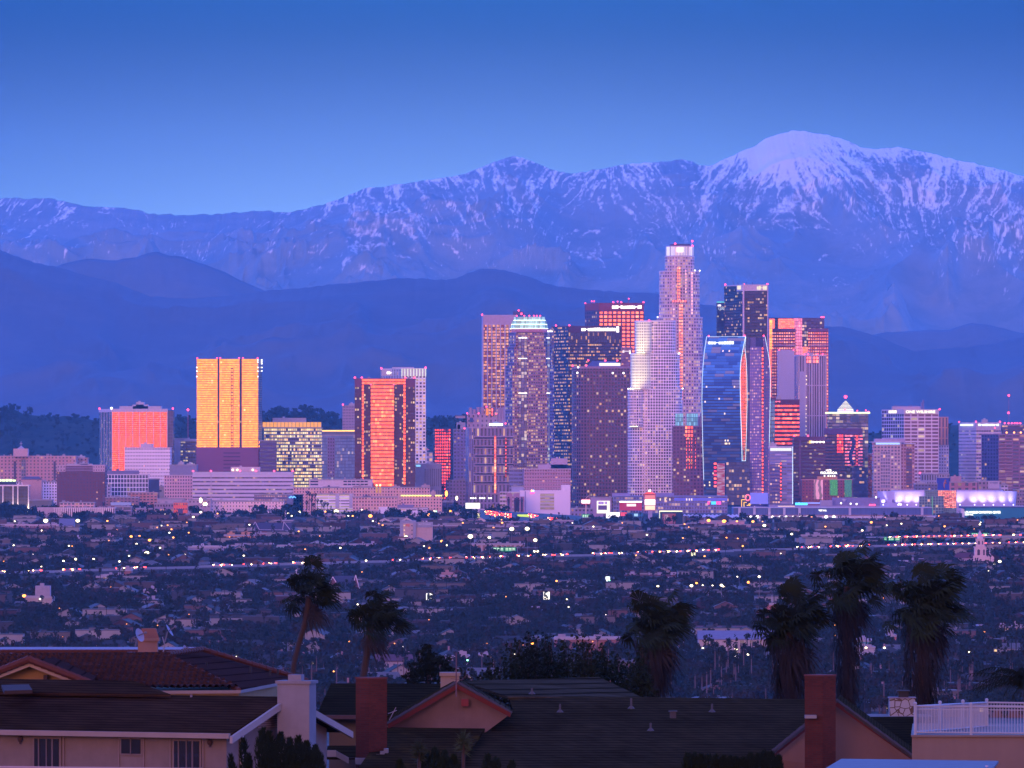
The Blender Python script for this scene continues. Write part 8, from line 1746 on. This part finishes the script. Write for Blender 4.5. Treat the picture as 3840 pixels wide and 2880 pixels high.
# rear dark roof with the stone chimney
r = thing('stone_chimney_house', 'dark-roofed house with a white crazy-stone chimney left of the deck', 'house', P(3350, 2900, 340)); r.location.z = gz(340)
b = MB(); slabP(b, [(3180, 2870, 325), (3520, 2870, 325), (3520, 2688, 338), (3215, 2688, 338)], .15); part('roof', b, shingle((.018, .015, .008), .085), r); b = MB(); b.box(PX(3215, 338), PX(3520, 338), 338, 346, gz(340), PZ(2700, 338)); part('wall', b, ST1, r)
m, nt = newmat('crazy_stone'); t = NT(nt); g = t.n('ShaderNodeTexCoord').outputs['Object']; vv = t.n('ShaderNodeTexVoronoi', feature='DISTANCE_TO_EDGE', ins={'Vector': g, 'Scale': 3.2}).outputs[0]; t.out(t.bsdf(Base_Color=t.mix(t.math('LESS_THAN', vv, .055), (.25, .26, .28), (.07, .045, .03)), Roughness=.85).outputs[0])
D = 343; b = MB(); b.box(PX(3336, D), PX(3432, D), D, D + 1., PZ(2705, D), PZ(2618, D)); c_ = part('chimney', b, m, r); b = MB(); b.box(PX(3333, D), PX(3435, D), D - .05, D + 1.05, PZ(2619, D), PZ(2615, D)); part('cap', b, paint((.15, .14, .18)), c_); b = MB(); b.box(PX(3370, D), PX(3408, D), D + .2, D + .8, PZ(2615, D), PZ(2594, D)); b.box(PX(3365, D), PX(3413, D), D + .15, D + .85, PZ(2595, D), PZ(2590, D)); part('hood', b, paint((.02, .02, .02)), c_)
# deck with white railing
r = thing('deck_house', 'stucco house corner carrying a roof deck at the right edge', 'house', P(3650, 2900, 300)); r.location.z = gz(300)
b = MB(); b.prism([(PX(3420, 300), 300), (PX(4000, 300), 300), (PX(4000, 300), 313), (PX(3424, 313), 313)], gz(300), PZ(2760, 300)); part('wall', b, stucco((.17, .13, .11)), r); b = MB(); b.prism([(PX(3416, 300), 299.9), (PX(4000, 300), 299.9), (PX(4000, 300), 313), (PX(3422, 313), 313)], PZ(2763, 300), PZ(2756, 300)); part('deck_edge', b, paint((.15, .12, .11)), r)
r = thing('deck_railing', 'white metal railing with ball-capped posts around the roof deck', 'railing', P(3640, 2756, 300)); RW = paint((.30, .32, .36), .6)
def rail(p, q, posts):
    p0, p1, q0, q1 = P(*p[0]), P(*p[1]), P(*q[0]), P(*q[1])      # top line p0->p1, bottom line q0->q1
    for a_, c_ in ((p0, p1), (q0, q1)): b = MB(); b.tube(a_, c_, .035, n=6); part('rail', b, RW, r)
    b = MB(); b.tube(p0 + Vector((0, 0, -.12)), p1 + Vector((0, 0, -.12)), .022, n=4); part('rail', b, RW, r)
    n_ = int((p1 - p0).length / .115)
    for k in range(n_): t_ = (k + .5) / n_; b = MB(); b.tube(p0.lerp(p1, t_), q0.lerp(q1, t_), .017, n=4); part('baluster', b, RW, r)
    for t_ in posts: a_, c_ = p0.lerp(p1, t_), q0.lerp(q1, t_); b = MB(); b.tube(c_ - Vector((0, 0, .1)), a_ + Vector((0, 0, .06)), .06, n=6); b.sphere(a_ + Vector((0, 0, .1)), .075, 0, 8, 5); part('post', b, RW, r)
rail(((3432, 2648, 300), (3900, 2652, 300)), ((3432, 2746, 300), (3900, 2750, 300)), (0., .447)); rail(((3432, 2648, 300.2), (3700, 2634, 310)), ((3432, 2744, 300.2), (3700, 2724, 310)), (.34, .66, 1.)); rail(((3700, 2634, 310), (3900, 2637, 310)), ((3700, 2724, 310), (3900, 2727, 310)), ())
r = thing('patio_cover', 'flat pale blue metal patio cover at the bottom right', 'patio cover', P(3450, 2900, 288)); r.location.z = gz(288); b = MB(); slabP(b, [(3080, 2890, 285), (3715, 2890, 286), (3745, 2853, 290), (3155, 2845, 290)], .08); part('roof_panels', b, paint((.10, .115, .14), .7, 2.), r); b = MB()
for x in (3200, 3700): b.tube(P(x, 2870, 287.5), P(x, 2870, 287.5) - Vector((0, 0, 3)), .06)
part('posts', b, paint((.4, .4, .5)), r)
# --- planting --------------------------------------------------------------------------------
LD = leafmat((.010, .017, .008), .4); LFAN = leafmat((.012, .019, .009), .6); LDRY = leafmat((.022, .020, .020), .9); LTR = paint((.034, .020, .014), nscale=3., amp=.4)
def fan(mb, c, d_, L, rad, r, droop=.35, m=0, nb=15):
    """one fan leaf: stalk then a disc of narrow blades"""
    d_ = d_.normalized(); hub = c + d_ * L; side = d_.cross(Vector((0, 0, 1)))
    side = side.normalized() if side.length > .05 else Vector((1, 0, 0)); up = side.cross(d_).normalized(); mb.tube(c, hub, .022, .014, 3, m)
    roll = r.uniform(-.7, .7); s2 = side * math.cos(roll) + up * math.sin(roll); n2 = s2.cross(d_)
    for k in range(nb):
        an = (k / (nb - 1) - .5) * 3.9; dr = d_ * math.cos(an) + s2 * math.sin(an); ln = rad * (1 - .25 * abs(an) / 2) * r.uniform(.85, 1.1); w_ = .052 * rad / .75
        pr = dr.cross(n2).normalized() * w_; mid_ = hub + dr * ln * .6 + n2 * .05 * r.uniform(-1, 1) + WIND_ * ln * .12; tip = hub + dr * ln + Vector((0, 0, -droop * ln * r.uniform(.5, 1.3))) + WIND_ * ln * .42
        mb.poly([hub, mid_ + pr, tip, mid_ - pr], m)
WIND_ = Vector((.8, .1, -.05))
def fan_palm(label, cx, cy, D, rpx, trunk, seed, skirt=0, tw=24, lean=0., dense=55, dry=10, sw=.5):
    r = random.Random(seed); c = P(cx, cy, D); s_ = rpx * MP(D); root = thing('fan_palm', label, 'palm', Vector((PX(trunk[-1][0], D), D, gz(D)))); b = MB()
    pts_ = [P(x, y, D) for x, y in trunk]; last = pts_[-1]; pts_.append(Vector((last.x, D, gz(D) - .5)))
    for a_, q in zip(pts_[:-1], pts_[1:]): b.tube(a_, q, tw / 2 * MP(D), tw / 2 * MP(D) * 1.04, 9)
    part('trunk', b, LTR, root); b = MB()
    for k in range(dense):
        az = r.uniform(0, 6.283); el = r.choice([r.uniform(.1, 1.5), r.uniform(-.75, .7), r.uniform(-.4, .9)]); d_ = Vector((math.cos(az) * math.cos(el), math.sin(az) * math.cos(el), math.sin(el))) + WIND_ * .22
        fan(b, c + Vector((0, 0, r.uniform(-.25, .2) * s_)), d_, s_ * r.choice([r.uniform(.15, .45), r.uniform(.4, .85)]), s_ * r.uniform(.34, .56), r)
    part('crown', b, LFAN, root); b = MB()
    for k in range(dry):
        az = r.uniform(0, 6.283); el = r.uniform(-1.45, -.8); d_ = Vector((math.cos(az) * math.cos(el), math.sin(az) * math.cos(el), math.sin(el))) + WIND_ * .1; fan(b, c + Vector((0, 0, -.25 * s_)), d_, s_ * r.uniform(.3, .6), s_ * r.uniform(.35, .55), r, .6, nb=9)
    part('dead_fronds', b, LDRY, root)
    if skirt:
        b = MB(); top = c.z - .2 * s_
        for k in range(620):
            t_ = r.random(); z = top - (skirt * MP(D)) * t_; az = r.uniform(0, 6.283); rr = s_ * sw * (1 - .30 * t_) * r.uniform(.55, 1.05); xx = c.x + (PX(trunk[-1][0], D) - c.x) * t_; p = Vector((xx + rr * math.cos(az), D + rr * math.sin(az), z)); L = r.uniform(.35, .95) * s_ * .62
            e = p + Vector((r.uniform(-.08, .16) * s_ + .1 * rr * math.cos(az), .08 * rr * math.sin(az), -L)); w_ = Vector((-math.sin(az), math.cos(az), 0)) * r.uniform(.02, .05); b.poly([p - w_, p + w_, e + w_ * .5, e - w_ * .5])
        part('skirt', b, LDRY, root)
    return root
fan_palm('leaning fan palm with bare curved trunk, leftmost of the near palms', 1160, 2215, 392, 122, ((1158, 2235), (1150, 2310), (1125, 2400), (1104, 2480), (1094, 2560)), 1, tw=21, dense=54, dry=12)
fan_palm('fan palm with bare trunk above the left brick chimney', 1392, 2318, 386, 125, ((1392, 2330), (1378, 2440), (1362, 2540)), 2, tw=27, dense=59, dry=10)
fan_palm('shaggy fan palm rising from the bamboo right of centre', 2455, 2352, 380, 150, ((2455, 2370), (2450, 2640)), 3, skirt=190, tw=30, dense=79, dry=22, sw=.55)
fan_palm('broad shaggy fan palm left of the right brick chimney', 2958, 2345, 384, 158, ((2958, 2370), (2955, 2640)), 4, skirt=240, tw=32, dense=90, dry=26, sw=.55)
fan_palm('tallest fan palm with a pale skirt above the right brick chimney', 3182, 2185, 395, 150, ((3182, 2200), (3172, 2640)), 5, skirt=400, tw=36, dense=83, dry=24, sw=.42)
fan_palm('thick-skirted fan palm above the stone chimney', 3462, 2265, 390, 165, ((3462, 2280), (3456, 2660)), 6, skirt=330, tw=40, dense=94, dry=26, sw=.55)
def frond(mb, p, q, sag, r, n=16, L=.55):
    p, q = Vector(p), Vector(q); prev = p
    for k in range(1, n + 1):
        t_ = k / n; c = p.lerp(q, t_) + Vector((0, 0, sag * 4 * t_ * (1 - t_))); mb.tube(prev, c, .02, .015, 3); d_ = (c - prev).normalized(); sd_ = d_.cross(Vector((0, 0, 1))).normalized()
        for sg in (-1, 1): e = c + (sd_ * sg * .55 + d_ * .5 + Vector((0, 0, -.75))).normalized() * L * (1 - .5 * t_) * r.uniform(.8, 1.1); w_ = d_ * .03; mb.poly([c - w_, c + w_, e])
        prev = c
r = thing('feather_palm', 'arching feather palm half cut off by the right edge', 'palm', P(3860, 2700, 360)); r.location.z = gz(360); rr_ = random.Random(12); b = MB()
for k in range(26): az = rr_.uniform(-3.1, .4); Ln = rr_.uniform(1.6, 2.7); c = P(3850, 2560, 360); e = c + Vector((math.cos(az) * Ln - .6, math.sin(az) * .8, rr_.uniform(-.8, 1.1))); frond(b, c, e, rr_.uniform(.15, .5), rr_)
part('crown', b, LFAN, r); b = MB(); b.tube((r.location.x, 360, gz(360)), P(3850, 2560, 360), .2, .16, 8); part('trunk', b, LTR, r)
r = thing('windswept_pine', 'dark windswept tree between the left brick chimney and the gable', 'tree', P(1610, 2700, 375)); r.location.z = gz(375); b = MB(); rr_ = random.Random(4)
leaf_cloud(b, [(PX(x, 375), 375 + rr_.uniform(-.5, .5), PZ(y, 375), q, .8) for x, y, q in ((1600, 2430, .3), (1590, 2455, .45), (1615, 2470, .5), (1570, 2510, .6), (1640, 2500, .6), (1600, 2540, .9), (1665, 2480, .35), (1675, 2525, .5), (1550, 2540, .5))], 1500, .11, rr_); part('crown', b, LD, r); b = MB(); b.tube((PX(1605, 375), 375, gz(375)), P(1605, 2440, 375), .15, .05); part('trunk', b, LTR, r)
for i, (x, yt) in enumerate(((1745, 2505), (1850, 2470), (1920, 2392), (1985, 2362), (2045, 2385), (2120, 2415), (2190, 2378), (2262, 2402), (2330, 2440), (2395, 2415))):
    D = 366 + (i * 37 % 11); rr_ = random.Random(20 + i); r = thing('bamboo_clump', 'bamboo clump behind the grey roofs, ' + ['leftmost', 'second from left', 'third from left', 'fourth from left and tallest', 'fifth from left', 'fifth from right', 'fourth from right', 'third from right', 'second from right', 'rightmost'][i], 'bamboo', P(x, 2700, D), 'bamboo clumps'); r.location.z = gz(D); b = MB(); cl = MB(); bl = []
    for k in range(5):
        xx = x + rr_.uniform(-26, 26); yy = yt + rr_.uniform(0, 50); cl.tube((PX(xx, D), D + rr_.uniform(-.4, .4), gz(D)), P(xx + 6, yy, D), .035, .015, 4)
        for q in range(7): y = yy + q * rr_.uniform(24, 36); bl.append((PX(xx + rr_.uniform(-10, 10) * (1 + q * .3), D), D + rr_.uniform(-.6, .6), PZ(y, D), .22 + .10 * q, 1.1))
    leaf_cloud(b, bl, 1500, .10, rr_); part('foliage', b, LD, r); part('culms', cl, LTR, r)
def spiky(mb, bl, n, r):
    for k in range(n):
        x, y, z, rad, sz = r.choice(bl); d_ = Vector((r.gauss(0, 1), r.gauss(0, 1), r.gauss(0, .7))).normalized(); c = Vector((x, y, z)) + Vector((d_.x, d_.y, d_.z * 1.3)) * rad * r.uniform(.5, 1.)
        up = (Vector((d_.x * .35, d_.y * .35, 1.)) + Vector((r.gauss(0, .15), r.gauss(0, .15), 0))).normalized(); L = r.uniform(.09, .24); w_ = up.orthogonal().normalized() * .022; w_.rotate(Matrix.Rotation(r.uniform(0, 3.1), 3, up)); mb.poly([c - w_, c + w_, c + up * L])
def shrub(name, label, cat, cols, D, n, size, rr_, yb=2930):
    x = sum(c[0] for c in cols) / len(cols); r = thing(name, label, cat, P(x, 2900, D)); r.location.z = gz(D); b = MB(); bl = []
    for (cx_, yt, w_) in cols:
        y = yt; q = 0
        while y < yb: rad = min(w_, 4 + q * 6) * MP(D); bl.append((PX(cx_, D) + rr_.uniform(-.03, .03), D + rr_.uniform(-.25, .25), PZ(y + 4, D), rad, 1.5)); y += 9 + q * 3; q += 1
    spiky(b, bl, n, rr_); part('foliage', b, LD, r); b = MB(); b.tube((PX(x, D), D, gz(D)), P(x, yb - 20, D), .08, .05, 5); part('stem', b, LTR, r)
rr_ = random.Random(2)
shrub('juniper_bush', 'dark spiky juniper bush in front of the white chimney', 'bush', [(985, 2742, 30), (1010, 2752, 30), (1050, 2758, 34), (1085, 2778, 30), (1118, 2772, 34), (1150, 2790, 32), (1185, 2806, 30), (1200, 2836, 22), (1140, 2830, 40), (1030, 2810, 50), (1090, 2830, 50)], 286, 15000, .045, rr_)
shrub('juniper_spire', 'narrow juniper spire left of the spiky juniper bush, at the bottom', 'bush', [(912, 2778, 14), (930, 2835, 18)], 287, 1400, .04, rr_); shrub('small_juniper_spire', 'smallest juniper tip at the corner of the stucco house', 'bush', [(866, 2838, 9), (878, 2870, 10)], 287, 500, .04, rr_)
shrub('hedge', 'dark hedge along the bottom edge below the wide shingle roof', 'bush', [(2580 + k * 26, 2834 + (k * 53 % 17) - (12 if k in (11, 12) else 0), 26) for k in range(14)], 286, 12000, .045, rr_); shrub('low_bush', 'low dark bush between the two yuccas at the bottom', 'bush', [(1600, 2832, 26), (1632, 2815, 26), (1665, 2826, 26), (1700, 2840, 22), (1500, 2860, 22)], 286, 4500, .045, rr_); shrub('faint_bush', 'small dark bush right of the taller yucca at the bottom', 'bush', [(1830, 2838, 22), (1860, 2850, 20), (1920, 2862, 20)], 286, 1500, .045, rr_)
def yucca(label, cx, cy, D, rpx, tall):
    r = random.Random(cx); root = thing('yucca', label, 'yucca', P(cx, 2900, D)); root.location.z = gz(D); b = MB(); c = P(cx, cy, D)
    for k in range(150):
        az = r.uniform(0, 6.283); el = r.uniform(-.7, 1.5); L = rpx * MP(D) * r.uniform(.7, 1.05); d_ = Vector((math.cos(az) * math.cos(el), math.sin(az) * math.cos(el), math.sin(el))); s_ = d_.orthogonal().normalized() * .02; o_ = c + Vector((0, 0, r.uniform(-.3, .2))); b.poly([o_ - s_, o_ + d_ * L * .5 - s_ * 1.2, o_ + d_ * L, o_ + d_ * L * .5 + s_ * 1.2, o_ + s_])
    part('leaves', b, leafmat((.03, .04, .018), .4), root); b = MB(); b.tube((c.x, D, gz(D)), c, .09, .07, 6); part('trunk', b, LTR, root)
yucca('shorter yucca rosette at the bottom, left of centre', 1572, 2822, 285, 44, 0); yucca('taller yucca with visible trunk at the bottom, left of centre', 1738, 2790, 284, 50, 1)
it = []; rr_ = random.Random(9)
hx = [p[0] for p in hl]; hy = [p[1] for p in hl]
for k in range(800):
    px = rr_.choice([rr_.uniform(-60, 420), rr_.uniform(620, 1330), rr_.uniform(620, 1330), rr_.uniform(1550, 1760), rr_.uniform(3080, 3860)]); t_ = rr_.random() ** 1.8
    D = 12600 - t_ * 500; zc = H - (np.interp(px, hx, hy) - HY) / F * 12600
    z = 52 + (zc - 52) * (1 - t_ * 500 / 800.); big = 1.6 if (990 < px < 1260 or px < 120) else 1.
    it.append((rr_.randrange(5), PX(px, D), D, z - 2, rr_.uniform(0, 6), rr_.uniform(.7, 1.45) * big, 0))
bake('hill_trees', it, tm, [LEAF], 'dark trees covering the hills behind the left of the city')
r = root_at('hill_house', 'pale flat house on the grassy hill beside one round tree', 1835 - 7, 12300, 'house', PZ(1570, 12300)); panel(r, 'wall', 1708, 1745, 1559, 1568, 12400, PW, 10, 0); panel(r, 'roof', 1706, 1747, 1557, 1559.5, 12399, RG, 12, 0)
finish_labels()
